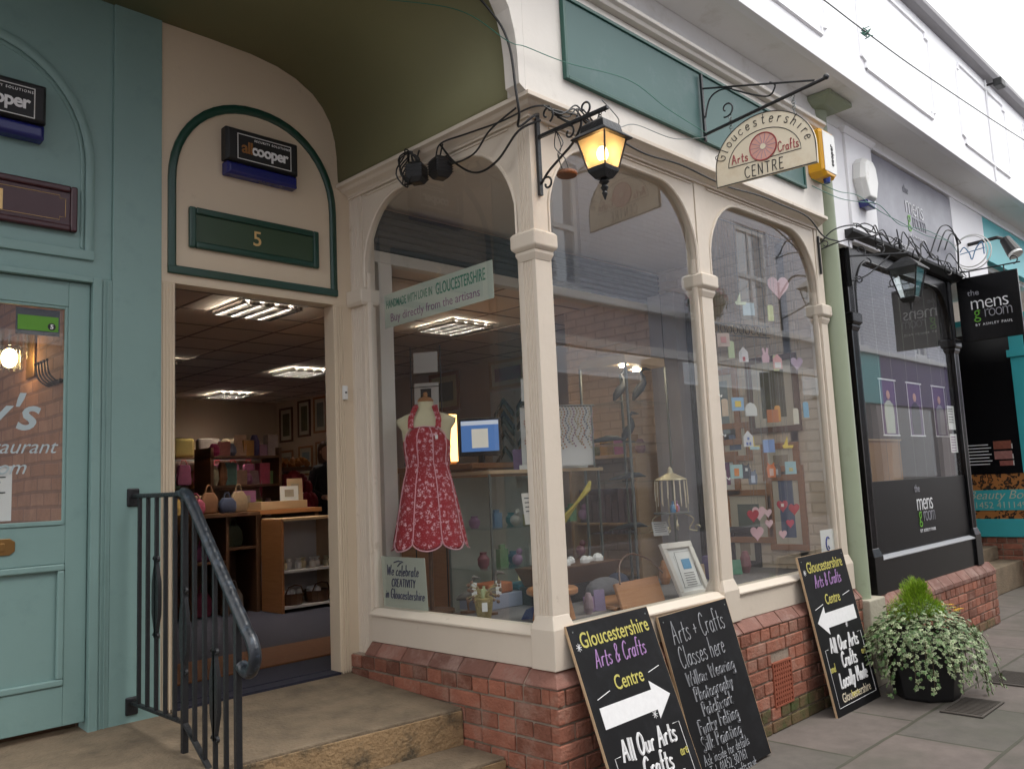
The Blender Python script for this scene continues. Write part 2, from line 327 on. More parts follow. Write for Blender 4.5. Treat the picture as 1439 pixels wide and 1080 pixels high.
G = {  # single-stroke hand lettering: (advance, strokes); x-height .5, cap 1
 'a': (.5, [[(.4, .42), (.25, .5), (.07, .35), (.07, .1), (.22, 0), (.38, .12), (.4, .3)], [(.41, .5), (.4, .15), (.47, 0)]]),
 'b': (.5, [[(.08, 1), (.08, 0)], [(.08, .35), (.25, .5), (.42, .35), (.4, .1), (.22, 0), (.08, .1)]]),
 'c': (.45, [[(.4, .42), (.25, .5), (.07, .33), (.08, .1), (.24, 0), (.4, .09)]]),
 'd': (.52, [[(.4, .4), (.25, .5), (.07, .33), (.08, .1), (.22, 0), (.4, .15)], [(.42, 1), (.42, 0)]]),
 'e': (.46, [[(.08, .27), (.4, .3), (.35, .46), (.2, .5), (.07, .3), (.1, .06), (.25, 0), (.4, .1)]]),
 'f': (.36, [[(.36, .95), (.24, 1), (.16, .85), (.15, 0)], [(.03, .5), (.32, .52)]]),
 'g': (.5, [[(.4, .42), (.25, .5), (.07, .35), (.08, .12), (.22, .03), (.4, .15)], [(.42, .5), (.42, -.2), (.25, -.34), (.08, -.25)]]),
 'h': (.5, [[(.08, 1), (.08, 0)], [(.08, .32), (.22, .5), (.38, .42), (.4, 0)]]),
 'i': (.2, [[(.1, .5), (.1, 0)], [(.1, .68), (.11, .73)]]),
 'k': (.46, [[(.08, 1), (.08, 0)], [(.38, .5), (.1, .22), (.4, 0)]]),
 'l': (.2, [[(.1, 1), (.1, .05), (.17, 0)]]),
 'm': (.7, [[(.08, .5), (.08, 0)], [(.08, .35), (.2, .5), (.33, .4), (.34, 0)], [(.34, .35), (.47, .5), (.6, .4), (.61, 0)]]),
 'n': (.5, [[(.08, .5), (.08, 0)], [(.08, .33), (.22, .5), (.38, .42), (.4, 0)]]),
 'o': (.5, [[(.25, .5), (.08, .38), (.08, .1), (.25, 0), (.42, .12), (.42, .38), (.25, .5)]]),
 'p': (.5, [[(.08, .5), (.08, -.35)], [(.08, .35), (.25, .5), (.42, .35), (.4, .1), (.22, 0), (.08, .1)]]),
 'r': (.38, [[(.08, .5), (.08, 0)], [(.08, .3), (.18, .47), (.35, .48)]]),
 's': (.42, [[(.36, .44), (.2, .5), (.08, .4), (.18, .28), (.34, .17), (.3, .03), (.15, 0), (.05, .08)]]),
 't': (.36, [[(.17, .85), (.16, .12), (.25, 0), (.34, .05)], [(.03, .52), (.32, .54)]]),
 'u': (.5, [[(.08, .5), (.08, .12), (.2, 0), (.36, .1), (.4, .5)], [(.4, .5), (.41, 0)]]),
 'v': (.44, [[(.05, .5), (.2, 0)], [(.2, 0), (.38, .5)]]),
 'w': (.64, [[(.05, .5), (.16, 0)], [(.16, 0), (.3, .42)], [(.3, .42), (.44, 0)], [(.44, 0), (.58, .5)]]),
 'y': (.48, [[(.06, .5), (.22, .05)], [(.4, .5), (.22, .0), (.08, -.32)]]),
 'A': (.66, [[(.05, 0), (.3, 1)], [(.3, 1), (.58, 0)], [(.14, .36), (.48, .38)]]),
 'C': (.6, [[(.54, .82), (.36, 1), (.12, .8), (.07, .4), (.2, .05), (.4, 0), (.56, .15)]]),
 'E': (.52, [[(.1, 1), (.1, 0)], [(.1, 1), (.46, 1)], [(.1, .52), (.4, .52)], [(.1, 0), (.48, 0)]]),
 'F': (.5, [[(.1, 1), (.1, 0)], [(.1, 1), (.46, .98)], [(.1, .52), (.4, .52)]]),
 'G': (.64, [[(.54, .84), (.36, 1), (.12, .8), (.07, .4), (.2, .05), (.42, 0), (.56, .16), (.56, .4)], [(.36, .42), (.6, .42)]]),
 'I': (.22, [[(.1, 1), (.1, 0)]]),
 'L': (.48, [[(.1, 1), (.1, .0)], [(.1, 0), (.45, .02)]]),
 'M': (.74, [[(.08, 0), (.12, 1)], [(.12, 1), (.36, .35)], [(.36, .35), (.6, 1)], [(.6, 1), (.66, 0)]]),
 'N': (.62, [[(.1, 0), (.1, 1)], [(.1, 1), (.5, 0)], [(.5, 0), (.52, 1)]]),
 'O': (.66, [[(.33, 1), (.1, .75), (.08, .3), (.3, 0), (.55, .22), (.57, .72), (.33, 1)]]),
 'P': (.54, [[(.1, 1), (.1, 0)], [(.1, 1), (.4, .95), (.46, .7), (.35, .5), (.1, .45)]]),
 'R': (.58, [[(.1, 1), (.1, 0)], [(.1, 1), (.4, .95), (.46, .72), (.35, .52), (.1, .48)], [(.28, .5), (.52, 0)]]),
 'S': (.54, [[(.48, .88), (.28, 1), (.1, .82), (.2, .58), (.42, .4), (.46, .15), (.28, 0), (.07, .12)]]),
 'T': (.56, [[(.28, 1), (.28, 0)], [(.03, 1), (.54, 1)]]),
 'U': (.6, [[(.1, 1), (.1, .2), (.3, 0), (.5, .2), (.5, 1)]]),
 'V': (.58, [[(.05, 1), (.28, 0)], [(.28, 0), (.54, 1)]]),
 'W': (.86, [[(.05, 1), (.22, 0)], [(.22, 0), (.42, .8)], [(.42, .8), (.62, 0)], [(.62, 0), (.82, 1)]]),
 'Y': (.56, [[(.05, 1), (.28, .5)], [(.52, 1), (.28, .5), (.27, 0)]]),
 '&': (.6, [[(.52, .05), (.15, .75), (.25, 1), (.4, .8), (.1, .3), (.2, 0), (.4, .1), (.52, .4)]]),
 '+': (.5, [[(.22, .6), (.22, .2)], [(.05, .4), (.4, .4)]]), '.': (.2, [[(.08, 0), (.1, .03)]]), "'": (.2, [[(.1, 1), (.08, .8)]]), '-': (.4, [[(.08, .3), (.32, .3)]]),
 '*': (.4, [[(.2, .9), (.2, .5)], [(.05, .8), (.35, .6)], [(.05, .6), (.35, .8)]]),
 '0': (.5, [[(.25, 1), (.08, .7), (.08, .3), (.25, 0), (.42, .3), (.42, .7), (.25, 1)]]), '1': (.3, [[(.06, .8), (.18, 1)], [(.18, 1), (.18, 0)]]),
 '2': (.5, [[(.07, .8), (.22, 1), (.42, .8), (.3, .45), (.06, 0)], [(.06, 0), (.45, 0)]]), '3': (.5, [[(.08, .9), (.3, 1), (.4, .75), (.2, .55), (.42, .4), (.36, .06), (.06, .05)]]),
 '4': (.5, [[(.32, 0), (.32, 1)], [(.32, 1), (.05, .3)], [(.05, .3), (.46, .3)]]), '5': (.5, [[(.42, 1), (.12, 1)], [(.12, 1), (.1, .55)], [(.1, .55), (.35, .58), (.42, .25), (.25, 0), (.06, .06)]]),
 '6': (.5, [[(.38, .98), (.12, .6), (.08, .2), (.25, 0), (.42, .2), (.35, .48), (.12, .38)]]), '7': (.46, [[(.05, 1), (.42, 1)], [(.42, 1), (.16, 0)]]),
 '9': (.5, [[(.4, .6), (.2, .5), (.08, .75), (.22, 1), (.4, .85), (.4, .6), (.36, 0)]]),
}
def strokes_into(mb, body, fn, size, rad, xs=1.0, shear=0.0, jit=.02, track=.08, align='C', seg=5, normal=None):
    """fn(x, y) maps lettering plane metres to a 3-D point"""
    wd = sum((G[c][0] + track if c in G else .34) for c in body) * size * xs
    x = -wd / 2 if align == 'C' else 0
    rr = random.Random(hash(body) % 1000 if False else sum(map(ord, body)))
    for c in body:
        if c not in G: x += .34 * size * xs; continue
        adv, ss = G[c]
        jy = rr.uniform(-jit, jit); jr = rr.uniform(-jit, jit)
        for st in ss:
            q = [Vector((a + jr * b, b + jy, 0)) for a, b in st]
            q = spline(q, 4) if len(q) > 2 else q
            mb.tube([fn(x + (p.x + shear * p.y) * size * xs, p.y * size) for p in q], rad, seg)
        x += (adv + track) * size * xs
    return mb
def plane_fn(o, r, u, lift=.001):
    o = Vector(o); r = Vector(r).normalized(); u = Vector(u).normalized(); n = r.cross(u)
    return lambda x, y: o + r * x + u * y + n * lift

XR, YR, ZU = (1, 0, 0), (0, -1, 0), (0, 0, 1)   # writing directions: along the passage / across it (for faces looking down the passage)
GZ = -.66
# ================================================================ SETTING: ground
M['paving'] = brickmat('york_paving', (.125, .112, .096), (.165, .135, .118), (.075, .072, .050), bw=.82, bh=.56, ms=.012, bump=.35, rough=.8, mix=.45, vert=False, off=.37, dirtc=(.085, .085, .062))
g = MB(); g.face([(-60, -60, GZ), (120, -60, GZ), (120, 60, GZ), (-60, 60, GZ)]); struct(g.build('paving', 'paving'))

# ================================================================ ARTS SHOP
shop = thing('arts_shop', 'cream timber bay shopfront with green fascia panel on a red brick plinth, door number 5', 'shopfront', (0, 0, GZ))
def P_(name, mb, m, bevel=.003, parent=None, **k): return mb.build(name, m, parent or shop, bevel=bevel, **k)

# brick plinth: courses of real bricks in front of a mortar core
def brick_wall(u0, u1, z0, z1, face, axis, sign=-1, matn='brick', moss=None, parent=None, name='brickwork', d=.012, holes=None, start=0):
    """axis 'B': bricks run along x at y=face; 'A': bricks run along y at x=face, looking to -axis"""
    mb = MB(); mo = MB(); H = .075; n = int(math.ceil((z1 - z0) / H)); rr = random.Random(int(u0 * 10) + int(face * 50) + (3 if axis == 'A' else 1))
    for k in range(n):
        zt = z1 - k * H - .005; zb = max(zt - .065, z0 + .002)
        if zt - zb < .02: continue
        head = (k + start) % 2 == 0; bw = .1025 if head else .215
        x = u0 + (0 if not head else 0) + (.056 if (head and k % 4 == 0) else 0)
        if x > u0:
            segs = [(u0, x - .01)]
        else: segs = []
        while x < u1 - .02:
            segs.append((x, min(x + bw, u1))); x += bw + .01
        for a, b in segs:
            if b - a < .02: continue
            if holes:
                h = holes[0]
                if a < h[1] and b > h[0] and zb < h[3] - .012 and zt > h[2] + .012:
                    if a < h[0] - .03: mb.box(a, h[0] + .004, face, face + .05, zb, zt)
                    if b > h[1] + .03: mb.box(h[1] - .004, b, face, face + .05, zb, zt)
                    continue
            j = rr.uniform(-.0022, .0022); jz = rr.uniform(-.0015, .0015)
            tgt = mo if (moss is not None and zt < moss + rr.uniform(-.04, .05)) else mb
            if axis == 'B': tgt.box(a + .001, b - .001, face + j, face + .05, zb + jz, zt + jz)
            else: tgt.box(face + j, face + .05, a, b, zb + jz, zt + jz)
    pr = parent or shop
    mb.build(name, matn, pr, bevel=.005, seg=2)
    if moss is not None: mo.build(name, 'brickmoss', pr, bevel=.006, seg=2)
brick_wall(-.05, 3.10, GZ, -.068, -.05, 'B', moss=-.50, holes=[(1.784, 2.016, -.525, -.275)])
brick_wall(.001, 1.5, GZ, -.068, -.05, 'A', start=0)
core = MB().box(-.040, 3.09, -.040, 1.5, GZ, -.07); P_('mortar_core', core, 'mortar', 0)
def cap_bricks(x0, x1, y1, parent, L0=.215):
    mb = MB(); x = x0
    def capB(a, b):
        mb.prism([(a, -.051, -.066), (a, -.051, -.058), (a, -.002, -.002), (a, .03, -.002), (a, .03, -.066)], (b - a, 0, 0))
    while x < x1 - .02:
        b = min(x + L0, x1); capB(x, b); x = b + .009
    return mb
cb = cap_bricks(.16, 3.10, 0, shop); y = .16
while y < 1.36:
    b = min(y + .215, 1.37); cb.prism([(-.051, y, -.066), (-.051, y, -.058), (-.002, y, -.002), (.03, y, -.002), (.03, y, -.066)], (0, b - y, 0)); y = b + .009
# corner cap brick, mitred
cb.loft([[(-.051, -.051, -.066), (.149, -.051, -.066), (.149, .149, -.066), (-.051, .149, -.066)], [(-.051, -.051, -.058), (.149, -.051, -.058), (.149, .149, -.058), (-.051, .149, -.058)], [(-.002, -.002, -.002), (.149, -.002, -.002), (.149, .149, -.002), (-.002, .149, -.002)]])
P_('plinth_cap', cb, 'brickcap', .004)
P_('mortar_core', MB().loft([[(-.042, -.042, -.069), (3.095, -.042, -.069), (3.095, 1.365, -.069), (-.042, 1.365, -.069)], [(-.042, -.042, -.060), (3.095, -.042, -.060), (3.095, 1.365, -.060), (-.042, 1.365, -.060)], [(.004, .004, -.010), (3.095, .004, -.010), (3.095, 1.365, -.010), (.004, 1.365, -.010)]]), 'mortar', 0)
# terracotta air vent
v = MB(); v.box(1.79, 2.01, -.049, -.03, -.52, -.28)
vt = thing('air_vent', 'terracotta air brick grille in the brick plinth', 'air vent', (1.9, -.05, -.52))
M['terra'] = mat('terracotta', (.30, .085, .045), .8, .2, 12, bump=.2)
fr = MB(); fr.box(1.79, 1.80, -.056, -.035, -.525, -.275).box(2.0, 2.01, -.056, -.035, -.525, -.275).box(1.80, 2.0, -.056, -.035, -.285, -.275).box(1.80, 2.0, -.056, -.035, -.525, -.515)
for i in range(1, 8): fr.box(1.80 + i * .025 - .006, 1.80 + i * .025 + .006, -.055, -.036, -.515, -.285)
for i in range(1, 9): fr.box(1.80, 2.0, -.0535, -.037, -.515 + i * .0256 - .006, -.515 + i * .0256 + .006)
fr.build('grille', 'terra', vt); MB().box(1.79, 2.01, -.036, -.030, -.52, -.28).build('backing', 'iron', vt)

# apron boards and sills
P_('apron_board', MB().box(.13, 1.41, 0.0, .06, 0, .140).box(1.53, 2.97, 0.0, .06, 0, .140), 'cream')
P_('apron_board', MB().box(0, .06, .13, 1.37, 0, .140), 'cream')
sl = MB()
for a, b in ((.13, 1.40), (1.545, 2.96)): sl.prism([(a, -.014, .1405), (a, -.014, .152), (a, .03, .178), (a, .09, .178), (a, .09, .1405)], (b - a, 0, 0))
P_('window_sill', sl, 'cream')
P_('window_sill', MB().prism([(-.014, .13, .1405), (-.014, .13, .152), (.03, .13, .178), (.09, .13, .178), (.09, .13, .1405)], (0, 1.24, 0)), 'cream')

def fluted(u0, u1, w0, w1, z0, z1, faces='W', n=4, dep=.006):
    """post cross-section u0..u1 x w0..w1 with flutes on the w0 face (U) and/or u0 face"""
    pts = []
    def edge(a, b, nrm, fl):
        a = Vector(a); b = Vector(b); L_ = (b - a).length; d = (b - a).normalized(); nv = Vector(nrm)
        pts.append(a)
        if fl:
            m0 = .18 * L_; st = (L_ - 2 * m0) / n
            for k in range(n):
                c = a + d * (m0 + st * (k + .5)); h = st * .36
                pts.extend([c - d * h, c - d * h * .6 + nv * dep, c + d * h * .6 + nv * dep, c + d * h])
    edge((u0, w0), (u1, w0), (0, 1), 'B' in faces)
    edge((u1, w0), (u1, w1), (-1, 0), False)
    edge((u1, w1), (u0, w1), (0, -1), False)
    edge((u0, w1), (u0, w0), (1, 0), 'A' in faces)
    return MB().loft([[(p.x, p.y, z0) for p in pts], [(p.x, p.y, z1) for p in pts]])
# corner column
def colsec(zs):
    rings = []
    for z, a in zs:  # a = half-offset from nominal .0...11
        rings.append([(-a + .0, -a, z), (.11 + a, -a, z), (.11 + a, .11 + a, z), (-a, .11 + a, z)])
    return MB().loft(rings)
def column(parent, x, y, wx, wy, fl, zb0=0.0, base_w=.02, name='pillar', m='cream', ztop=2.56):
    # base block, neck, lower shaft, collar, upper shaft
    b = MB(); a = base_w
    def rg(e, z): return [(x - e, y - e, z), (x + wx + e, y - e, z), (x + wx + e, y + wy + e, z), (x - e, y + wy + e, z)]
    b.loft([rg(a, zb0), rg(a, .175), rg(.0, .235)])
    o = b.build(name + '_base', m, parent, bevel=.004)
    fluted(x + .002, x + wx - .002, y + .002, y + wy - .002, .2352, 1.86, fl).build(name + '_shaft', m, parent, bevel=0)
    MB().loft([rg(0.0, 1.8602), rg(.012, 1.89), rg(.012, 1.905)]).build(name + '_neck', m, parent, bevel=.002)
    MB().loft([rg(.012, 1.9052), rg(.0285, 1.922), rg(.0285, 1.985), rg(.016, 2.000)]).build(name + '_collar', m, parent, bevel=.006)
    fluted(x + .002, x + wx - .002, y + .002, y + wy - .002, 2.0004, ztop, fl).build(name + '_shaft', m, parent, bevel=0)
column(shop, 0.004, 0.004, .105, .105, 'A')
column(shop, 1.415, 0.004, .118, .09, '')
column(shop, 2.965, 0.004, .095, .09, '')
# jamb post against the entrance wall
fluted(0.004, .09, 1.375, 1.4995, -.20, 2.56, 'A', n=4).build('pillar_shaft', M['cream'], shop)
MB().loft([[(-.018, 1.36, 1.89), (.10, 1.36, 1.89), (.10, 1.4996, 1.89), (-.018, 1.4996, 1.89)], [(-.03, 1.35, 1.91), (.10, 1.35, 1.91), (.10, 1.4996, 1.91), (-.03, 1.4996, 1.91)], [(-.03, 1.35, 1.985), (.10, 1.35, 1.985), (.10, 1.4996, 1.985), (-.03, 1.4996, 1.985)]]).build('pillar_collar', M['cream'], shop, bevel=.005)

# arched window heads
def arch_z(t, a0, a1, zs, zt, rx):
    if t < a0 + rx: q = (a0 + rx - t) / rx
    elif t > a1 - rx: q = (t - (a1 - rx)) / rx
    else: return zt
    return zs + (zt - zs) * math.sqrt(max(0, 1 - min(1, q) ** 2.0))
def arch_head(axis, a0, a1, zs=2.06, zt=2.50, ztop=2.56, rx=.36, w0=.012, w1=.055, m='cream', off=0.0, parent=None):
    ts = [a0]
    N_ = 14
    for i in range(N_ + 1): ts.append(a0 + rx * (1 - math.cos(math.pi / 2 * i / N_)) )
    for i in range(N_ + 1): ts.append(a1 - rx * (1 - math.cos(math.pi / 2 * (N_ - i) / N_)))
    ts = sorted(set(round(t, 5) for t in ts))
    def pt(t, w, z): return (t, w, z) if axis == 'B' else (off + w, t, z)
    rings = []
    for t in ts:
        z = arch_z(t, a0, a1, zs, zt, rx)
        rings.append([pt(t, w0, z), pt(t, w0, ztop), pt(t, w1, ztop), pt(t, w1, z)])
    MB().loft(rings).build('window_head', m, parent or shop, smooth=True)
    # bead round the opening
    pts = [pt(a0 + .008, w0 - .001, 1.99)] + [pt(min(max(t, a0 + .008), a1 - .008), w0 - .001, arch_z(t, a0, a1, zs, zt, rx) - .004) for t in ts] + [pt(a1 - .008, w0 - .001, 1.99)]
    MB().tube(pts, .009, 6).build('window_bead', m, parent or shop, smooth=True)
arch_head('B', .113, 1.412, rx=.36); arch_head('B', 1.536, 2.962, rx=.38); arch_head('A', .113, 1.374, rx=.36)
# raised beads on the spandrels (thin lines that frame each head)
sb = MB()
for a, b in ((.15, 1.385), (1.56, 2.93)): sb.box(a, b, .004, .0125, 2.532, 2.542)
sb.box(.004, .0125, .15, 1.34, 2.532, 2.542)
P_('spandrel_bead', sb, 'cream', .002)
# side stiles of sashes
for x in (.1135, 1.392, 1.5345, 2.940): P_('window_stile', MB().box(x, x + .022, .02, .055, .1785, 2.08), 'cream', .003)
for y in (.1135, 1.352): P_('window_stile', MB().box(.02, .055, y, y + .0225, .1785, 2.08), 'cream', .003)
def pane(axis, a0, a1, z0, z1, w, m='glass', parent=None, off=0.0):
    mb = MB()
    if axis == 'B': mb.face([(a0, w, z0), (a1, w, z0), (a1, w, z1), (a0, w, z1)])
    else: mb.face([(off + w, a0, z0), (off + w, a1, z0), (off + w, a1, z1), (off + w, a0, z1)])
    return mb.build('window_pane', m, parent or shop)
pane('B', .12, 1.405, .17, 2.52, .040); pane('B', 1.542, 2.955, .17, 2.52, .040); pane('A', .12, 1.37, .17, 2.52, .040)

# entablature: bed moulding, cornice, fascia
def mould(parent, prof, x0, x1, m, name, y1=1.5, x_end_cap=True, xoff=0):
    """profile [(out, z)] mitred round the corner: runs along B (y=-out) and A (x=-out)"""
    mb = MB(); rings = []
    rings.append([(x1, -o, z) for o, z in prof]); rings.append([(xoff - o, -o, z) for o, z in prof]); rings.append([(xoff - o, y1, z) for o, z in prof])
    mb.loft(rings); return mb.build(name, m, parent, bevel=.002)
mould(shop, [(-.05, 2.5605), (0.0, 2.5605), (.012, 2.572), (.045, 2.586), (.060, 2.600), (.085, 2.606), (.085, 2.628), (-.05, 2.628)], 0, 3.02, 'cream', 'cornice')
P_('frieze', MB().box(-.006, 3.0, -.006, .06, 2.548, 2.5602).box(-.006, .06, .061, 1.4995, 2.548, 2.5602), 'cream', .002)
# fascia over the bay and, beyond the corner, over the mouth of the vault
VP = [(-.07, 2.65), (-.075, 2.80), (-.085, 2.89), (-.115, 3.0), (-.165, 3.08), (-.23, 3.145), (-.34, 3.205), (-.46, 3.24), (-.62, 3.26), (-.85, 3.265), (-1.2, 3.265), (-2.6, 3.265), (-3.6, 3.265)]
P_('fascia', MB().box(-.085, 3.0, -.070, .05, 2.6285, 3.262), 'white', .003)
fa = MB(); rings = []
for (xv, zv) in [(-.0855, 2.6285)] + [(x - .055 if x > -.5 else x, max(2.63, z - .0)) for x, z in VP]:
    rings.append([(min(xv, -.0855), -.070, zv), (min(xv, -.0855), -.070, 3.262 if zv < 3.26 else 3.30), (min(xv, -.0855), .02, 3.262 if zv < 3.26 else 3.30), (min(xv, -.0855), .02, zv)])
fa.loft(rings); P_('fascia', fa, 'white', 0)
P_('fascia', MB().box(-3.6, 3.0, -.0705, .05, 3.3005, 3.56), 'white', 0) if False else P_('upper_wall', MB().box(-3.6, 3.2945, -.02, .05, 3.3205, 3.556), 'soffit', 0)
P_('fascia_moulding', MB().prism([(-3.6, -.05, 3.263), (-3.6, -.105, 3.266), (-3.6, -.115, 3.285), (-3.6, -.135, 3.295), (-3.6, -.135, 3.318), (-3.6, -.02, 3.32), (-3.6, .04, 3.32), (-3.6, .04, 3.263)], (6.62, 0, 0)), 'white', .003)
# green fascia panel with its dark frame
P_('fascia_panel', MB().box(.205, 2.685, -.086, -.0702, 2.785, 3.185), 'panel', .002)
fp = MB().box(.185, .205, -.096, -.0702, 2.765, 3.205).box(2.685, 2.705, -.096, -.0702, 2.765, 3.205).box(.205, 2.685, -.096, -.0702, 2.765, 2.785).box(.205, 2.685, -.096, -.0702, 3.185, 3.205)
M['panelrim'] = mat('panel_rim_green', (.018, .085, .066), .35, .1, 6)
P_('fascia_panel_frame', fp, 'panelrim', .003)
# vault over the recess
vm = MB(); rings = []
for xv, zv in [(-.045, 2.629)] + VP: rings.append([(xv, -.0, zv), (xv, 1.499, zv)])
vm.loft(rings, cap=False, closed=False); vo = P_('vault_soffit', vm, 'olive', 0, smooth=True); s_ = vo.modifiers.new('s', 'SOLIDIFY'); s_.thickness = .02; s_.offset = 1
# building mass behind the fascia
P_('upper_wall', MB().box(-3.6, 3.05, 1.52, 1.60, 2.70, 3.6), 'soffit', 0)
P_('bay_ceiling', MB().box(.061, 3.25, .061, 2.7, 2.5655, 2.60), 'ceil', 0)

# entrance wall (y = 1.5)
DW = 1.5
ew = MB(); ew.box(-1.118, -1.045, DW, DW + .10, -.20, 1.90).box(-.118, 0.095, DW, DW + .10, -.20, 1.90)
ew.box(-1.118, 0.095, DW, DW + .10, 1.9002, 3.4); P_('entrance_wall', ew, 'doorcream', .002)
# fluted architrave on both sides of the doorway
ar = MB()
for x0 in (-1.112, -.112):
    for k in range(4): ar.box(x0 + .004 + k * .016, x0 + .012 + k * .016, DW - .006, DW, -.17, 1.895)
P_('door_architrave', ar, 'doorcream', .002)
# dark green arched moulding over the door
def arch_pts(x0, x1, z0, zs, zt, y, n=24):
    cx = (x0 + x1) / 2; rx = (x1 - x0) / 2; pts = [(x0, y, z0), (x0, y, zs)]
    for i in range(1, n): a = math.pi - math.pi * i / n; pts.append((cx + rx * math.copysign(abs(math.cos(a)) ** .94, math.cos(a)), y, zs + (zt - zs) * math.sin(a) ** .97))
    pts += [(x1, y, zs), (x1, y, z0)]; return pts
def frame_band(pts_in, pts_out, d, mname, name, parent, bevel=.003):
    mb = MB(); n = len(pts_in); rings = []
    for a, b in zip(pts_out, pts_in):
        a = Vector(a); b = Vector(b); mid = (a + b) / 2; dv = Vector((0, -d, 0))
        rings.append([a, a + dv * .7, a + (b - a) * .25 + dv, a + (b - a) * .75 + dv, b + dv * .6, b])
    mb.loft(rings + [rings[0]] if False else rings); return mb.build(name, mname, parent, bevel=0, smooth=True)
frame_band(arch_pts(-1.045, -.135, 1.99, 2.44, 2.90, DW), arch_pts(-1.085, -.095, 1.95, 2.44, 2.945, DW), .018, 'trim', 'arch_moulding', shop)
P_('arch_moulding', MB().box(-1.0868, -.0932, DW - .0185, DW, 1.948, 1.990), 'trim', .005)
# number board
nb = thing('number_board', 'dark green framed board with gold number 5 above the open door', 'number sign', (-.6, DW, 2.10))
MB().box(-.945, -.255, DW - .012, DW, 2.130, 2.275).build('panel', 'trimin', nb)
MB().box(-.98, -.945, DW - .026, DW, 2.095, 2.31).box(-.255, -.22, DW - .026, DW, 2.095, 2.31).box(-.945, -.255, DW - .026, DW, 2.275, 2.31).box(-.945, -.255, DW - .026, DW, 2.095, 2.13).build('frame', 'trim', nb, bevel=.008, seg=3)
lettering('5', (-.60, DW - .0122, 2.165), XR, ZU, .115, 'gold', nb, 'numeral', off=.0006)
# bell push on the jamb
bp_ = thing('bell_push', 'small white door contact box on the cream door post', 'bell push', (-.05, 1.5, 1.40))
MB().box(-.075, -.045, DW - .02, DW, 1.35, 1.43).build('housing', 'whiteplastic', bp_, bevel=.003); MB().cyl((-.06, DW - .0205, 1.39), (-.06, DW - .026, 1.39), .005, seg=10).build('button', 'iron', bp_)

# alarm boxes ------------------------------------------------------------
def dark_bellbox(x, z, label):
    t = thing('alarm_box', label, 'alarm box', (x, DW, z), 'black alarm boxes on the entrance walls')
    def rg(y, e, z0, z1, w=.215): return [(x - w + e, y, z0 + e), (x + w - e, y, z0 + e), (x + w - e, y, z1 - e), (x - w + e, y, z1 - e)]
    MB().loft([rg(DW, 0, z - .045, z + .14), rg(DW - .05, 0, z - .045, z + .14), rg(DW - .068, .012, z - .045, z + .14)]).build('cover', 'blackm', t, bevel=.006)
    MB().loft([rg(DW, .004, z - .125, z - .046), rg(DW - .052, .006, z - .125, z - .046), rg(DW - .066, .018, z - .125, z - .046)]).build('strobe_lens', 'bluetr', t, bevel=.006)
    f = DW - .0685
    ln = MB()
    ln.box(x - .155, x + .165, f - .002, f, z + .105, z + .109).box(x - .155, x + .165, f - .002, f, z - .032, z - .028).box(x - .155, x - .151, f - .002, f, z - .028, z + .105).box(x + .161, x + .165, f - .002, f, z - .028, z + .105)
    ln.build('label_border', 'whiteplastic', t)
    lettering('cooper', (x + .145, f, z + .008), XR, ZU, .085, 'chalkw', t, off=.0022, align='RIGHT', spacing=.92, xs=.95)
    M.setdefault('orange', mat('orange_print', (.28, .12, .03), .5))
    lettering('all', (x - .063, f, z + .008), XR, ZU, .09, 'orange', t, off=.0015, align='RIGHT', spacing=.9)
    lettering('SECURITY SOLUTIONS', (x + .05, f, z + .082), XR, ZU, .017, 'chalkw', t, spacing=1.3)
dark_bellbox(-.585, 2.64, 'black alarm box with blue base above the number 5 board')
dark_bellbox(-1.88, 2.58, 'black alarm box on the teal wall, cut by the left edge')

# ================================================================ TEAL RESTAURANT FRONT
rest = thing('restaurant_front', 'teal painted restaurant front with panelled half-glazed door', 'shopfront', (-2.2, DW, GZ))
P2 = lambda n, mb, m='teal', bevel=.003, **k: mb.build(n, m, rest, bevel=bevel, **k)
P2('pilaster', MB().box(-1.352, -1.1185, DW - .012, DW + .1, -.21, 3.4))
P2('wall_panel', MB().box(-3.6, -1.3525, DW + .004, DW + .1, 1.872, 3.4), bevel=.001)
P2('door_frame', MB().box(-1.4, -1.3525, DW - .012, DW + .1, -.21, 1.868).box(-1.44, -1.4002, DW - .02, DW + .1, -.21, 1.868).box(-3.6, -1.4402, DW - .02, DW + .1, 1.845, 1.8715))
for k in range(2): P2('door_frame', MB().box(-1.395 + k * .018, -1.388 + k * .018, DW - .018, DW - .0122, -.2, 1.86), bevel=.002)
frame_band(arch_pts(-2.46, -1.475, 2.0, 2.40, 2.93, DW + .004), arch_pts(-2.50, -1.435, 1.955, 2.40, 2.975, DW + .004), .016, 'teal', 'arch_moulding', rest)
frame_band(arch_pts(-2.44, -1.495, 2.01, 2.40, 2.91, DW + .004), arch_pts(-2.455, -1.48, 2.0, 2.40, 2.925, DW + .004), .008, 'teal', 'arch_moulding', rest)
P2('arch_moulding', MB().box(-2.50, -1.434, DW - .013, DW + .004, 1.952, 1.998), bevel=.004)
dr = bpy.data.objects.new('door', None)
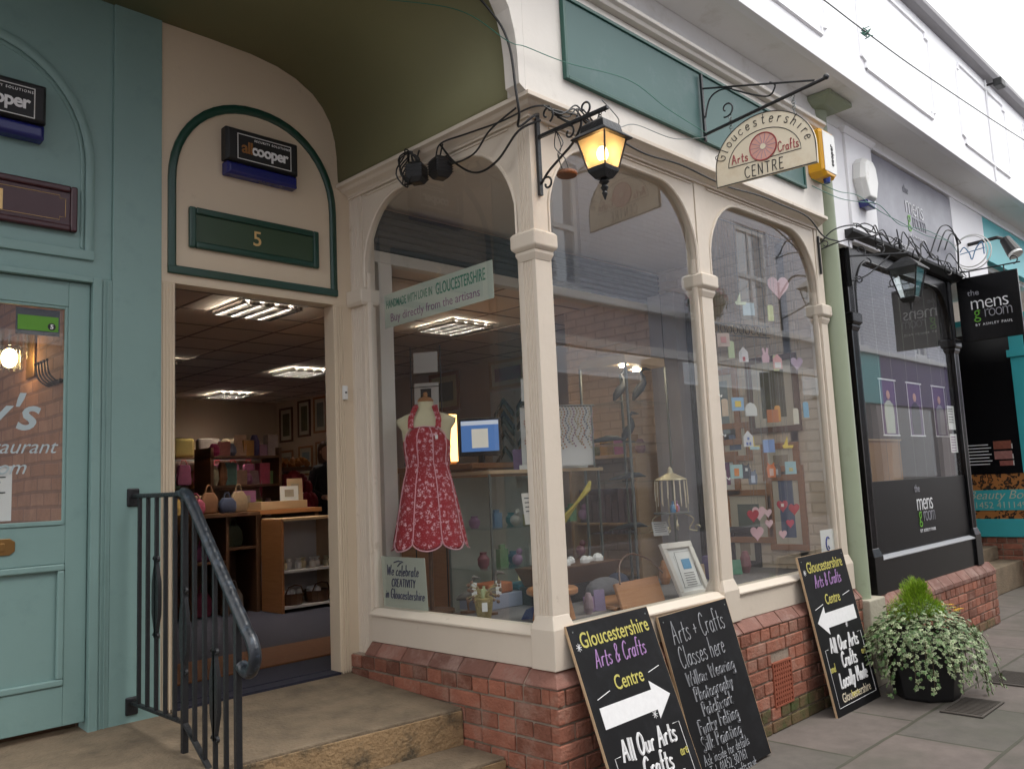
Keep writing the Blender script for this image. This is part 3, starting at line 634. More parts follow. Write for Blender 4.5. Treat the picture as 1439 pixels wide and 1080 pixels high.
# the door is a mesh part with its own sub-parts
dm = MB(); y0, y1 = DW + .012, DW + .055
dm.box(-2.40, -2.28, y0, y1, -.13, 1.842).box(-1.535, -1.443, y0, y1, -.13, 1.842).box(-2.28, -1.5352, y0, y1, 1.725, 1.842).box(-2.28, -1.5352, y0, y1, .565, .735).box(-2.28, -1.5352, y0, y1, -.13, .04).box(-2.28, -1.5352, y0 + .014, y1, .0402, .5648)
door = dm.build('door', M['teal'], rest, bevel=.003)
def sub(n, mb, m, bevel=.002, **k): return mb.build(n, m, door, bevel=bevel, **k)
sub('panel_moulding', MB().box(-2.28, -1.536, y0 - .008, y0 + .013, .535, .564).box(-2.28, -1.536, y0 - .008, y0 + .013, .041, .07).box(-1.565, -1.5362, y0 - .008, y0 + .013, .0702, .5348), 'teal', .006)
sub('glazing_bead', MB().box(-2.28, -1.548, y0 + .004, y0 + .02, 1.712, 1.7248).box(-2.28, -1.548, y0 - .006, y0 + .02, .7352, .755).box(-1.5478, -1.5354, y0 + .004, y0 + .02, .7352, 1.7248), 'teal', .003)
gp = MB(); gp.face([(-2.28, y0 + .022, .735), (-1.535, y0 + .022, .735), (-1.535, y0 + .022, 1.725), (-2.28, y0 + .022, 1.725)]); gp.build('glass_pane', 'glass', door)
sub('letter_plate', MB().prism([(-1.97, y0, .62), (-1.755, y0, .62), (-1.735, y0, .635), (-1.735, y0, .675), (-1.755, y0, .69), (-1.97, y0, .69)], (0, -.006, 0)), 'brass')
sub('letter_flap', MB().box(-1.95, -1.775, y0 - .011, y0 - .0062, .638, .672), 'brass')
gy = y0 + .020
M['frost'] = mat('etched_lettering', (.42, .50, .52), .6, .05)
lt = MB(); text_into(lt, "y's", (-1.66, gy, 1.16), XR, ZU, .22, align='RIGHT', shear=.35, off=.003, th=.0006)
text_into(lt, 'Restaurant', (-1.575, gy, 1.055), XR, ZU, .088, align='RIGHT', shear=.35, th=.0006); text_into(lt, 'Room', (-1.695, gy, .965), XR, ZU, .088, align='RIGHT', shear=.35, th=.0006)
lt.build('etched_lettering', 'frost', door, fix=False)
M['lime'] = mat('lime_sticker', (.10, .30, .02), .5, .1)
stk = thing('rating_sticker', 'green and black rating sticker in the teal door glass', 'sticker', (-1.65, gy, 1.6))
MB().box(-1.745, -1.565, gy + .004, gy + .006, 1.585, 1.705).build('backing', 'blackm', stk); MB().box(-1.738, -1.572, gy - .0005, gy + .0035, 1.605, 1.672).build('green_band', 'lime', stk)
MB().cyl((-1.60, gy - .001, 1.627), (-1.60, gy - .002, 1.627), .017, seg=14).build('rating_disc', 'blackm', stk); lettering('5', (-1.60, gy - .0025, 1.617), XR, ZU, .028, 'chalkw', stk, off=.0008)
nt_ = thing('menu_notice', 'white notice sheet in the lower corner of the teal door glass', 'notice', (-1.8, gy, .76)); MB().box(-1.93, -1.745, gy + .004, gy + .006, .765, 1.0).build('sheet', 'paper', nt_)
for k in range(6): MB().box(-1.91, -1.77 - .02 * (k % 3), gy + .002, gy + .0035, .95 - k * .022, .955 - k * .022).build('print', 'inkb', nt_)
# maroon number sign above the teal door
ms = thing('number_board', 'maroon framed sign with gold line border above the teal door', 'number sign', (-1.8, DW, 2.07))
MB().box(-2.22, -1.545, DW - .016, DW + .003, 2.10, 2.255).build('panel', 'maroon', ms)
MB().box(-2.25, -2.22, DW - .03, DW + .003, 2.07, 2.285).box(-1.545, -1.515, DW - .03, DW + .003, 2.07, 2.285).box(-2.22, -1.545, DW - .03, DW + .003, 2.255, 2.285).box(-2.22, -1.545, DW - .03, DW + .003, 2.07, 2.10).build('frame', 'maroon', ms, bevel=.008, seg=3)
gb = MB(); yy = DW - .017
gb.tube([(-2.2, yy, 2.235), (-1.59, yy, 2.235), (-1.59, yy, 2.222), (-1.565, yy, 2.222), (-1.565, yy, 2.135), (-1.59, yy, 2.135), (-1.59, yy, 2.12), (-2.2, yy, 2.12)], .0014, 4).build('gold_border', 'gold', ms)
lettering('1', (-1.83, yy + .001, 2.125), XR, ZU, .13, 'gold', ms, 'numeral', off=.002)
lettering('1', (-1.865, yy + .001, 2.125), XR, ZU, .13, 'gold', ms, 'numeral', off=.002)
# room behind the teal door
M['rbrick'] = brickmat('restaurant_brick', (.30, .15, .09), (.36, .20, .13), (.24, .13, .09), bump=.5)
struct(MB().box(-1.45, -1.40, DW + .11, 4.2, -.2, 2.7).build('restaurant_wall', 'rbrick')); struct(MB().box(-4.5, -1.4502, 4.15, 4.2, -.2, 2.7).build('restaurant_wall', 'rbrick'))
struct(MB().box(-4.5, -1.4502, DW + .11, 4.149, -.20, -.15).build('restaurant_floor', 'woodd')); struct(MB().box(-4.5, -1.4502, DW + .11, 4.149, 2.6, 2.65).build('restaurant_ceiling', 'ceil'))
wl = thing('wall_light', 'lit crystal wall light inside the teal door', 'wall light', (-1.5, 2.4, 1.55))
wx, wy = -1.56, 2.35
MB().box(-1.452, -1.463, wy - .07, wy + .07, 1.50, 1.75).build('back_plate', 'brass', wl, bevel=.004); MB().sphere((wx, wy, 1.60), .04, sz=1.3).build('bulb', 'bulb', wl, smooth=True)
cr = MB()
for rr_, zt_, zb_ in ((.085, 1.74, 1.60), (.055, 1.66, 1.53)):
    for k in range(14):
        a = 2 * math.pi * k / 14; px, py = wx + rr_ * math.cos(a), wy + rr_ * math.sin(a); cr.cyl((px, py, zt_), (px, py, zb_), .009, .006, 5)
cr.build('crystal_drops', 'clear', wl)
hk = thing('coat_hooks', 'curved metal coat hooks on the brick wall inside the teal door', 'coat hooks', (-1.46, 1.95, 1.45))
hm = MB()
for k in range(5):
    yk = 2.02 - k * .045; hm.tube(spline([(-1.452, yk, 1.43), (-1.475, yk, 1.42), (-1.51, yk + .02, 1.46), (-1.515, yk + .045, 1.53)], 5), .0045, 6); hm.sphere((-1.515, yk + .045, 1.53), .008)
    hm.sphere((-1.465, yk, 1.425), .013)
hm.build('hooks', 'iron', hk, smooth=True)

# ================================================================ STEPS
stp = thing('entrance_steps', 'worn concrete landing and steps up to both doors', 'steps', (-.5, .4, GZ))
def slab(pts_top, zlo, m, name):
    mb = MB(); mb.loft([[(x, y, zlo) for x, y, z in pts_top], pts_top]); return mb
def slab2(name, yf0, yf1, zf, zb, yb, th, xl=-4.5, xr=-.052, sub=26):
    """tread with a slightly uneven front edge"""
    rr = random.Random(int(yf0 * 100)); top = []; bot = []
    front = [(xl + (xr - xl) * i / sub, yf1 + (yf0 - yf1) * i / sub + rr.uniform(-.004, .004), zf + rr.uniform(-.002, .002)) for i in range(sub + 1)]
    back = [(xr, yb, zb), (xl, yb, zb)]
    ring = front + back
    a = MB(); a.loft([[(x, y, zf - th if z < 5 else z) for x, y, z in ring], ring])
    return a.build(name, 'concrete', stp, bevel=.008, seg=3)
slab2('landing', .575, 1.02, -.222, -.165, DW + .12, .5)
slab2('step', .29, .73, -.395, -.392, .9, .32)
slab2('step', .01, .45, -.56, -.56, .6, .2)
# ochre weathered risers, 4 mm proud of the slabs
def riser(ya, yb_, z0, z1, xl=-4.5, xr=-.053):
    pts = [(xr, ya - .006, z0), (xl, yb_ - .006, z0), (xl, yb_ - .006, z1), (xr, ya - .006, z1)]
    MB().prism(pts, (0, .01, 0)).build('riser', 'riser', stp, bevel=.003)
riser(.575, 1.02, -.395, -.238); riser(.29, .73, -.56, -.411); riser(.01, .45, GZ, -.575)
# ================================================================ RAILING
ral = thing('railing', 'black iron handrail with straight bars on the concrete steps', 'railing', (-1.25, .95, -.2))
RX = -1.25
def rz(y): return .845 if y > .90 else .845 - (.90 - y) * 1.02     # handrail height
def bz(y): return -.085 if y > .93 else -.085 - (.93 - y) * .62
for z0_, z1_ in ((.80, .885), (-.14, -.06)): MB().box(RX - .028, RX + .028, 1.478, 1.499, z0_, z1_).build('wall_plate', 'iron', ral, bevel=.006)
MB().tube([(RX, 1.48, .848), (RX, .93, .845)], .011, 8).build('top_rail', 'iron', ral, smooth=True)
hr = spline([(RX, 1.0, .850), (RX, .93, .848), (RX, .87, .815), (RX, .70, .64), (RX, .50, .435), (RX, .40, .333)], 6) + spline([(RX, .40, .333), (RX, .355, .29), (RX, .335, .235), (RX, .365, .185), (RX, .41, .18), (RX, .44, .20)], 5)[1:]
MB().tube(hr, [.013] * 5 + [.0235] * (len(hr) - 5), 12).build('handrail', 'rail', ral, smooth=True)
br_ = MB().box(RX - .012, RX + .012, .93, 1.48, -.092, -.078); br_.prism([(RX - .012, .93, -.092), (RX - .012, .93, -.078), (RX - .012, .40, bz(.40) + .007), (RX - .012, .40, bz(.40) - .007)], (.024, 0, 0)); br_.build('bottom_rail', 'iron', ral, bevel=.003)
for yb in (1.405, 1.31, 1.215, 1.12, 1.025, .835, .745, .655, .565):
    MB().box(RX - .008, RX + .008, yb - .008, yb + .008, bz(yb), rz(yb) - .005).build('baluster', 'iron', ral, bevel=.0015)
MB().box(RX - .0125, RX + .0125, .9175, .9425, -.235, .84).build('post', 'iron', ral, bevel=.003)
MB().box(RX - .0125, RX + .0125, .4575, .4825, -.40, rz(.47)).build('post', 'iron', ral, bevel=.003)
for yb, zc in ((1.215, .40), (.93, .28), (.655, .06)):
    o_ = MB(); o_.loft([[(RX - .008 * s, yb - w_ * s, zc + z) for s in (1,)] + [(RX + .008, yb - w_, zc + z), (RX + .008, yb + w_, zc + z), (RX - .008, yb + w_, zc + z)] for w_, z in ((.008, -.17), (.012, -.14), (.034, -.07), (.036, 0), (.034, .07), (.012, .14), (.008, .17))])
    for s in (-1, 1):
        for dy in (-1, 1): o_.tube(scroll((RX, yb + dy * .017, zc + s * .165), .013, .004, 0, 5.5, (0, 1, 0), ZU, 10), .0065, 6)
    o_.build('ornament', 'iron', ral, smooth=True)

# ================================================================ COLUMN, JETTY
col_ = thing('iron_column', 'round grey-green column with square cap holding up the white upper storey', 'column', (3.19, 0.03, GZ))
MB().lathe([(.092, 0), (.092, .30), (.086, .36), (.084, 2.5), (.080, 4.10), (.088, 4.12), (.088, 4.16)], (3.19, .02, GZ), 36).build('shaft', 'column', col_, smooth=True)
MB().loft([[(3.19 - a, .0 - a, z), (3.19 + a, .0 - a, z), (3.19 + a, a, z), (3.19 - a, a, z)] for a, z in ((.12, 3.485), (.19, 3.52), (.19, 3.553))]).build('cap', 'column', col_, bevel=.004)
MB().box(3.09, 3.36, -.10, .16, GZ, -.08).build('plinth_block', mat('pale_stone_block', (.42, .38, .30), .8, .15, 6, bump=.4), col_, bevel=.01)
up = thing('upper_storey', 'white rendered jettied upper storey with raised panels and gutter', 'building', (4, -.34, 3.56))
MB().box(-3.6, 26, -.34, 1.5, 3.558, 3.60).build('jetty_soffit', 'soffit', up)
MB().box(-3.6, 26, -.36, -.30, 3.535, 4.62).build('wall', 'jetty', up, bevel=.004)
MB().box(-3.6, 26, -.3602, 6, 4.6202, 4.66).build('roof', 'soffit', up)
def notch_panel(x0, x1, z0, z1, c=.07):
    p = [(x0 + c, z0), (x1 - c, z0), (x1 - c, z0 + c * .8), (x1, z0 + c), (x1, z1 - c), (x1 - c, z1 - c * .8), (x1 - c, z1), (x0 + c, z1), (x0 + c, z1 - c * .8), (x0, z1 - c), (x0, z0 + c), (x0 + c, z0 + c * .8)]
    mb = MB(); mb.tube([(x, -.362, z) for x, z in p + [p[0]]], .016, 6, cap=False); return mb
for x0 in (-3.1, -1.02, 1.06, 3.14, 5.35, 7.5): notch_panel(x0 + .05, x0 + 1.55, 3.72, 4.50).build('panel_moulding', 'jetty', up)
gm = MB(); gm.prism([(-3.6, -.36, 4.60), (-3.6, -.43, 4.61), (-3.6, -.455, 4.65), (-3.6, -.455, 4.69), (-3.6, -.36, 4.69)], (29.6, 0, 0)); gm.build('gutter', mat('grey_gutter', (.22, .21, .22), .5), up)
MB().cyl((6.3, -.37, 3.56), (6.3, -.37, 4.60), .009, seg=8).build('downpipe', 'jetty', up)
sl_ = thing('security_light', 'small dark floodlight under the white gutter', 'lamp', (6.25, -.38, 4.6)); MB().box(6.28, 6.42, -.52, -.44, 4.50, 4.58).build('housing', 'blackm', sl_, bevel=.01); MB().tube([(6.35, -.36, 4.56), (6.35, -.44, 4.56)], .012).build('arm', 'blackm', sl_)

# ================================================================ LANTERN ON BRACKET
lan = thing('lantern_bracket', 'black wrought iron wall bracket carrying the lit lantern on the corner pillar', 'bracket', (.055, 0, 2.2))
LX = .055
MB().box(LX - .012, LX + .012, -.012, .003, 2.17, 2.605).build('back_bar', 'iron', lan, bevel=.002)
MB().box(LX - .009, LX + .009, -.43, -.0122, 2.448, 2.464).build('arm', 'iron', lan, bevel=.002)
sc_ = MB(); Yd, Zd = (0, -1, 0), (0, 0, 1)
sc_.tube(spline([(LX, -.012, 2.225), (LX, -.06, 2.27), (LX, -.14, 2.315), (LX, -.22, 2.36), (LX, -.27, 2.42), (LX, -.275, 2.455)], 6), .006, 6)
sc_.tube(scroll((LX, -.05, 2.215), .038, .010, 2.6, -3.4, Yd, Zd, 18), .0055, 6)
sc_.tube(scroll((LX, -.30, 2.50), .036, .012, -1.5, 4.2, Yd, Zd, 18), .005, 6)
sc_.tube(scroll((LX, -.20, 2.415), .034, .010, 1.5, -4.2, Yd, Zd, 18), .005, 6)
sc_.tube(scroll((LX, -.07, 2.55), .045, .012, -1.2, 4.4, Yd, Zd, 18), .005, 6)
sc_.build('scrollwork', 'iron', lan, smooth=True)
lp = thing('lantern', 'lit black carriage lantern with four tapered glass panes hanging from the corner bracket', 'lantern', (LX, -.385, 2.1))
lx, ly, lz = LX, -.385, 2.0
def sq(a, z): return [(lx - a, ly - a, lz + z), (lx + a, ly - a, lz + z), (lx + a, ly + a, lz + z), (lx - a, ly + a, lz + z)]
MB().loft([sq(.098, .318), sq(.100, .324), sq(.068, .352), sq(.062, .385), sq(.036, .404), sq(.012, .410)]).build('roof', 'iron', lp, bevel=.003)
MB().loft([sq(.028, .140), sq(.048, .170), sq(.052, .188), sq(.046, .1885)]).build('base_cup', 'iron', lp, bevel=.002)
MB().lathe([(.010, .085), (.018, .10), (.010, .112), (.024, .125), (.014, .1398)], (lx, ly, lz), 12).lathe([(.003, .045), (.013, .075), (.008, .0848)], (lx, ly, lz), 12).build('finial', 'iron', lp, smooth=True)
fr_ = MB()
for sx in (-1, 1):
    for sy in (-1, 1): fr_.tube([(lx + sx * .049, ly + sy * .049, lz + .188), (lx + sx * .078, ly + sy * .078, lz + .320)], .0042, 6)
fr_.build('frame_bars', 'iron', lp)
for k in range(4):
    a = k * math.pi / 2; c, s = math.cos(a), math.sin(a)
    def rt(x, y, z): return (lx + x * c - y * s, ly + x * s + y * c, lz + z)
    MB().face([rt(-.045, -.047, .190), rt(.045, -.047, .190), rt(.073, -.075, .318), rt(-.073, -.075, .318)]) and None
    q = MB(); q.face([rt(-.045, -.047, .190), rt(.045, -.047, .190), rt(.073, -.075, .318), rt(-.073, -.075, .318)]); q.build('pane', 'lampglass', lp)
MB().sphere((lx, ly, lz + .255), .026, sz=1.35, seg=16, rg=10).build('bulb', 'bulb', lp, smooth=True)
MB().cyl((lx, ly, lz + .189), (lx, ly, lz + .222), .014, seg=10).build('bulb_holder', 'whiteplastic', lp)
ch = MB()
for k in range(4): ch.tube(scroll((lx, ly, lz + .418 + k * .012), .008, .008, 0, 6.28, (1, 0, 0) if k % 2 else (0, 1, 0), ZU, 10), .002, 4)
ch.tube(spline([(lx, ly + .02, lz + .41), (lx + .01, ly, lz + .47), (lx, ly - .03, lz + .44)], 5), .003, 5); ch.build('hanging_chain', 'iron', lp)
pl_l = bpy.data.lights.new('lantern_glow', 'POINT'); pl_l.energy = .9; pl_l.color = (1, .66, .32); pl_l.shadow_soft_size = .03
plo = bpy.data.objects.new('lantern_glow', pl_l); COL.objects.link(plo); plo.parent = lp; plo.location = (0, 0, lz + .255 - 2.1)
oh = thing('old_lamp_holder', 'small rusty brown lamp holder hanging behind the lantern', 'lamp holder', (LX, -.16, 2.2))
MB().lathe([(.045, 0), (.05, .008), (.045, .022), (.012, .028)], (LX + .01, -.165, 2.22), 18).build('disc', mat('rusty_brown', (.13, .05, .02), .6, .4, 30), oh, bevel=.002)
w_ = MB()
for a, b in ((-.03, .0), (.03, .01), (.0, .02)): w_.tube(spline([(LX + .01 + a, -.165 + b, 2.245), (LX + a, -.15 + b, 2.32), (LX + b, -.13 + a, 2.38), (LX, -.12, 2.452)], 5), .0025, 4)
w_.build('wires', 'cable', oh)

# ================================================================ HANGING SIGN
sb_ = thing('sign_bracket', 'black scrolled iron bracket on the green fascia panel carrying the arched sign', 'bracket', (1.4, -.1, 2.8))
SX = 1.40
MB().box(SX - .010, SX + .010, -.112, -.097, 2.76, 3.17).build('back_bar', 'iron', sb_, bevel=.002)
MB().tube([(SX, -.112, 2.80), (SX, -.84, 2.865)], .0095, 8).build('arm', 'iron', sb_)
MB().tube([(SX, -.112, 3.08), (SX, -.78, 2.875)], .006, 6).build('stay', 'iron', sb_)
s2 = MB(); s2.tube(spline([(SX, -.115, 2.90), (SX, -.15, 3.0), (SX, -.22, 3.03), (SX, -.30, 3.01)], 6), .005, 6)
s2.tube(scroll((SX, -.255, 2.905), .05, .014, -2.0, 3.9, Yd, Zd, 18), .005, 6); s2.tube(spline([(SX, -.30, 3.005), (SX, -.42, 2.93), (SX, -.52, 2.885), (SX, -.56, 2.93), (SX, -.53, 2.96)], 6), .005, 6)
s2.sphere((SX, -.845, 2.87), .016); s2.build('scrollwork', 'iron', sb_, smooth=True)
ac = thing('hanging_sign', 'cream arched hanging sign with a pink wheel under a scrolled black bracket', 'sign', (SX, -.47, 2.43))
Wd, Hh, Hs = .59, .365, .12
sO = Vector((SX, -.155, 2.455)); sR = Vector((.07, -1, -.02)).normalized(); sU = Vector((0, 0, 1)); sU = (sU - sR * sU.dot(sR)).normalized(); sN = sR.cross(sU)
def SP(x, y, lift=0.0): return sO + sR * x + sU * y + sN * lift
oc = (Wd / 2, .10)
outl = [(0, 0), (Wd, 0), (Wd, .10)] + [(oc[0] + Wd / 2 * math.cos(a), oc[1] + (Hh - .10) * math.sin(a)) for a in [math.pi * k / 28 for k in range(1, 28)]] + [(0, .10)]
MB().prism([SP(x, y, .006) for x, y in outl], sN * -.012).build('board', 'signface', ac)
lw = MB()
for lf in (.0075, -.0075): lw.tube([SP(x * .985 + .005, y * .98 + .004, lf) for x, y in outl + [outl[0]]], .003, 4)
iw = [(.083, .100)] + [(oc[0] + .212 * math.cos(a), .100 + .170 * math.sin(a)) for a in [math.pi - math.pi * k / 20 for k in range(1, 20)]] + [(Wd - .083, .100), (.083, .100)]
for lf in (.0075, -.0075): lw.tube([SP(x, y, lf) for x, y in iw], .0022, 4)
lw.build('painted_outline', 'inkb', ac)
wh = MB(); wc = (oc[0], .170); wr = .078
wh.prism([SP(wc[0] + wr * math.cos(a), wc[1] + wr * math.sin(a), .0065) for a in [2 * math.pi * k / 30 for k in range(30)]], sN * .003)
wh.build('wheel', 'pink', ac)
wo_ = MB(); wo_.tube([SP(wc[0] + wr * math.cos(2 * math.pi * k / 30), wc[1] + wr * math.sin(2 * math.pi * k / 30), .011) for k in range(31)], .004, 4)
wo_.build('wheel_rim', 'redtext', ac)
ws = MB()
for k in range(14): a = 2 * math.pi * k / 14; ws.tube([SP(wc[0] + .016 * math.cos(a), wc[1] + .016 * math.sin(a), .010), SP(wc[0] + wr * .95 * math.cos(a), wc[1] + wr * .95 * math.sin(a), .010)], .0016, 4)
ws.build('wheel_spokes', mat('grey_lilac_paint', (.35, .28, .36), .6), ac)
MB().prism([SP(wc[0] + .016 * math.cos(a), wc[1] + .016 * math.sin(a), .0095) for a in [2 * math.pi * k / 14 for k in range(14)]], sN * .003).build('wheel_hub', 'signface', ac)
lt = MB(); word = 'Gloucestershire'
for i, chh in enumerate(word):
    a = math.pi - .30 - (math.pi - .52) * i / (len(word) - 1); cx_, cy_ = oc[0] + .240 * math.cos(a), .105 + .195 * math.sin(a)
    ta = math.atan2(math.cos(a) * .195, -math.sin(a) * .240) + math.pi
    fn = lambda x, y, cx_=cx_, cy_=cy_, ta=ta: SP(cx_ + x * math.cos(ta) - y * math.sin(ta), cy_ + x * math.sin(ta) + y * math.cos(ta), .0085)
    strokes_into(lt, chh, fn, .064, .0022, xs=.95, jit=0)
strokes_into(lt, 'CENTRE', lambda x, y: SP(oc[0] + x, .018 + y, .0085), .062, .0026, xs=.9, track=.14)
lt.build('lettering', 'inkb', ac)
lt = MB(); strokes_into(lt, 'Arts', lambda x, y: SP(.155 + x, .115 + y, .0085), .054, .0030, xs=.9); strokes_into(lt, 'Crafts', lambda x, y: SP(.438 + x, .115 + y, .0085), .056, .0030, xs=.70); lt.build('lettering', 'redtext', ac)
hc = MB()
for yb in (.11, .48):
    P0 = SP(yb, .30, 0)
    hc.tube([P0, P0 + Vector((0, 0, .03))], .004, 5); za = P0.z + .03
    for k in range(5): hc.tube(scroll((P0.x, P0.y, za + .008 + k * .016), .010, .010, 0, 6.28, (1, 0, 0) if k % 2 else (0, 1, 0), ZU, 8), .0025, 4)
hc.build('hanging_chain', 'steelwire', ac)

# ================================================================ CABLES AND WIRES
def wire(name, ctrl, r, m, label, cat='cable', group=None, n=8):
    mb = MB(); mb.tube(spline(ctrl, n), r, 6); return tag(mb.build(name, m, smooth=True), label, cat, group)
wire('cable', [(-.92, .60, 3.255), (-.68, .43, 3.25), (-.50, .33, 3.235), (-.29, .12, 3.15), (-.20, .0, 2.98), (-.17, -.06, 2.82), (-.155, -.075, 2.60), (-.135, -.07, 2.50), (-.10, -.03, 2.46), (-.03, -.06, 2.52), (.04, -.03, 2.56)], .006, 'cable', 'thick black cable dropping down the edge of the green vault to the corner')
wire('cable', [(.04, -.10, 2.575), (-.04, -.06, 2.56), (-.075, .12, 2.54), (-.075, .35, 2.56), (-.075, .55, 2.575), (-.07, .60, 2.52), (-.07, .62, 2.48)], .0045, 'cable', 'black cable along the underside of the cream cornice to the hanging transformers', group=None)
wire('cable', [(.03, -.05, 2.52), (-.05, .02, 2.47), (-.07, .15, 2.36), (-.07, .30, 2.345), (-.07, .45, 2.44), (-.07, .56, 2.57)], .0055, 'cable', 'black cable sagging in a loop in front of the left arched window')
wire('cable', [(-.06, .02, 2.58), (-.08, .18, 2.52), (-.08, .30, 2.44), (-.08, .46, 2.44), (-.07, .52, 2.50)], .005, 'cable', 'short black cable crossing the sagging loop')
cb_ = MB()
for k in range(6): cb_.tube(spline([(.0 + .02 * k, -.095, 2.57 - .006 * k), (.10 + .02 * k, -.11, 2.55 + .02 * math.sin(k)), (.20 + .01 * k, -.12, 2.60 - .03 * math.sin(k * 2)), (.30 + .02 * k, -.105, 2.56), (.42, -.10, 2.56)], 6), .0042, 5)
tag(cb_.build('cable_bundle', 'cable', smooth=True), 'tangle of black cables over the lantern bracket', 'cable')
wire('cable', [(.36, -.10, 2.56), (.55, -.095, 2.555), (.8, -.095, 2.535), (1.12, -.095, 2.555), (1.4, -.095, 2.545), (1.65, -.095, 2.54), (2.0, -.095, 2.565), (2.3, -.095, 2.565), (2.67, -.095, 2.555), (2.93, -.08, 2.47), (3.1, -.12, 2.45)], .0055, 'cable', 'black cable running under the fascia above the two passage windows')
wire('green_wire', [(-1.0, .9, 3.26), (-.5, .6, 3.23), (-.25, .2, 3.08), (-.19, -.07, 2.83), (-.10, -.10, 2.82), (.17, -.11, 2.83), (.6, -.16, 2.86), (.98, -.13, 2.83), (1.4, -.12, 2.80)], .0022, 'greenwire', 'thin green wire stretched across the green fascia panel')
wire('steel_wire', [(LX, -.40, 2.50), (.30, -.30, 2.52), (.5, -.16, 2.58), (.7, -.12, 2.66), (1.05, -.115, 2.68), (1.39, -.112, 2.78)], .0025, 'steelwire', 'thin grey wire from the lantern up to the sign bracket')
for k, (zo, lab) in enumerate(((0, 'upper thin green wire looping from the yellow alarm box past the grey fascia'), (-.05, 'lower thin green wire looping from the column past the grey fascia'))):
    wire('green_wire', [(2.75, -.11, 2.84 + zo), (3.1, -.14, 2.82 + zo), (3.5, -.12, 2.88 + zo), (3.9, -.12, 2.84 - zo), (4.31, -.12, 2.83 + zo * .5), (4.9, -.12, 2.82 - zo), (5.5, -.12, 2.87), (5.95, -.05, 2.86)], .003, 'greenwire', lab)
wire('overhead_wire', [(1.2, -.62, 3.60), (1.98, -.62, 3.64), (2.6, -.62, 3.66), (3.77, -.62, 3.72), (6.49, -.62, 3.93), (9, -.62, 4.2)], .004, 'cable', 'thin overhead wire in front of the white upper wall')
kn = MB(); rk = random.Random(3)
for k in range(9): kn.tube(spline([(2.64 + rk.uniform(-.05, .05), -.62 + rk.uniform(-.03, .03), 3.665 + rk.uniform(-.03, .03)) for _ in range(3)], 4), .0035, 4)
tag(kn.build('wire_knot', 'greenwire'), 'twisted knot of green wire on the overhead wire', 'wire')
# hanging transformers
for (y, z, lab, yaw) in ((.735, 2.47, 'left black cable transformer box hanging below the green vault', .5), (.545, 2.44, 'right black cable transformer box hanging below the green vault', -.2)):
    t = thing('transformer', lab, 'transformer', (-.09, y, z), 'black transformer boxes on the cream cornice')
    c_, s__ = math.cos(yaw), math.sin(yaw)
    mb = MB(); mb.loft([[(-.09 + (x * c_ - yy * s__), y + (x * s__ + yy * c_), z + zz) for x, yy in ((-a, -a), (a, -a), (a, a), (-a, a))] for a, zz in ((.030, -.06), (.046, -.035), (.046, .035), (.030, .055))])
    mb.build('casing', 'blackm', t, bevel=.006)
    rb = MB()
    for k in range(5): rb.loft([[(-.09 + (x * c_ - yy * s__), y + (x * s__ + yy * c_), z + zz) for x, yy in ((-.049, -.049), (.049, -.049), (.049, .049), (-.049, .049))] for zz in (-.03 + k * .013, -.026 + k * .013)])
    rb.build('cooling_ribs', 'blackm', t)
    cl = MB(); cl.tube(spline([(-.09, y, z + .055), (-.085, y - .01, z + .10), (-.06, y + .01, z + .135)], 5), .005, 6)
    cl.build('lead', 'cable', t)
cm = MB(); rk = random.Random(5)
for k in range(7):
    ph = rk.uniform(0, 1); cm.tube([(-.10 + .018 * math.sin(3 * a + k) - .004 * k, .76 + (.050 + .006 * k * .5) * math.sin(a + ph) + .01 * k * .3, 2.50 + (.075 + .004 * k) * math.cos(a + ph)) for a in [2 * math.pi * j / 22 for j in range(23)]], .0042, 5)
tag(cm.build('cable_coil', 'cable', smooth=True), 'coil of black cable looped over the left transformer', 'cable')

# ================================================================ ALARM BOXES ON THE FASCIA
yb = thing('alarm_box', 'yellow alarm box with white lettered side and blue lamp beside the column', 'alarm box', (2.88, -.09, 2.95))
def ngon(y, pts): return [(x, y, z) for x, z in pts]
o1 = [(2.745, 2.90), (2.79, 2.865), (2.93, 2.865), (2.975, 2.90), (2.975, 3.19), (2.945, 3.215), (2.775, 3.215), (2.745, 3.19)]
MB().loft([ngon(-.0705, o1), ngon(-.165, o1), ngon(-.185, [(2.86 + (x - 2.86) * .86, 3.04 + (z - 3.04) * .9) for x, z in o1])]).build('cover', 'yellowbox', yb, bevel=.005)
MB().cyl((2.86, -.150, 2.885), (2.86, -.150, 2.835), .028, .022, 16).build('strobe_lens', 'blue', yb, smooth=True)
MB().box(2.765, 2.955, -.189, -.1855, 2.90, 3.19).build('label', 'whiteplastic', yb, bevel=.002)
lettering('cooper', (2.905, -.1893, 2.95), ZU, (-1, 0, 0), .058, 'inkb', yb, align='LEFT', off=.001, xs=.95)
lettering('cooper', (2.7198, -.108, 3.16), (0, 0, -1), (0, -1, 0), .05, 'inkb', yb, align='LEFT', off=.001) if False else None
yb.location.x += .05
wb = thing('alarm_box', 'weathered white coffin-shaped alarm box with dark blue base on the grey pilaster', 'alarm box', (3.80, -.1, 2.9))
o2 = [(3.70, 2.90), (3.86, 2.90), (3.93, 3.06), (3.90, 3.19), (3.84, 3.24), (3.72, 3.24), (3.66, 3.19), (3.63, 3.06)]
MB().loft([ngon(-.0405, o2), ngon(-.10, o2), ngon(-.135, [(3.78 + (x - 3.78) * .8, 3.07 + (z - 3.07) * .86) for x, z in o2])]).build('cover', 'whiteplastic', wb, bevel=.008)
o3 = [(3.71, 2.845), (3.85, 2.845), (3.862, 2.898), (3.698, 2.898)]
MB().loft([ngon(-.0405, o3), ngon(-.115, o3)]).build('strobe_lens', 'bluetr', wb, bevel=.006)

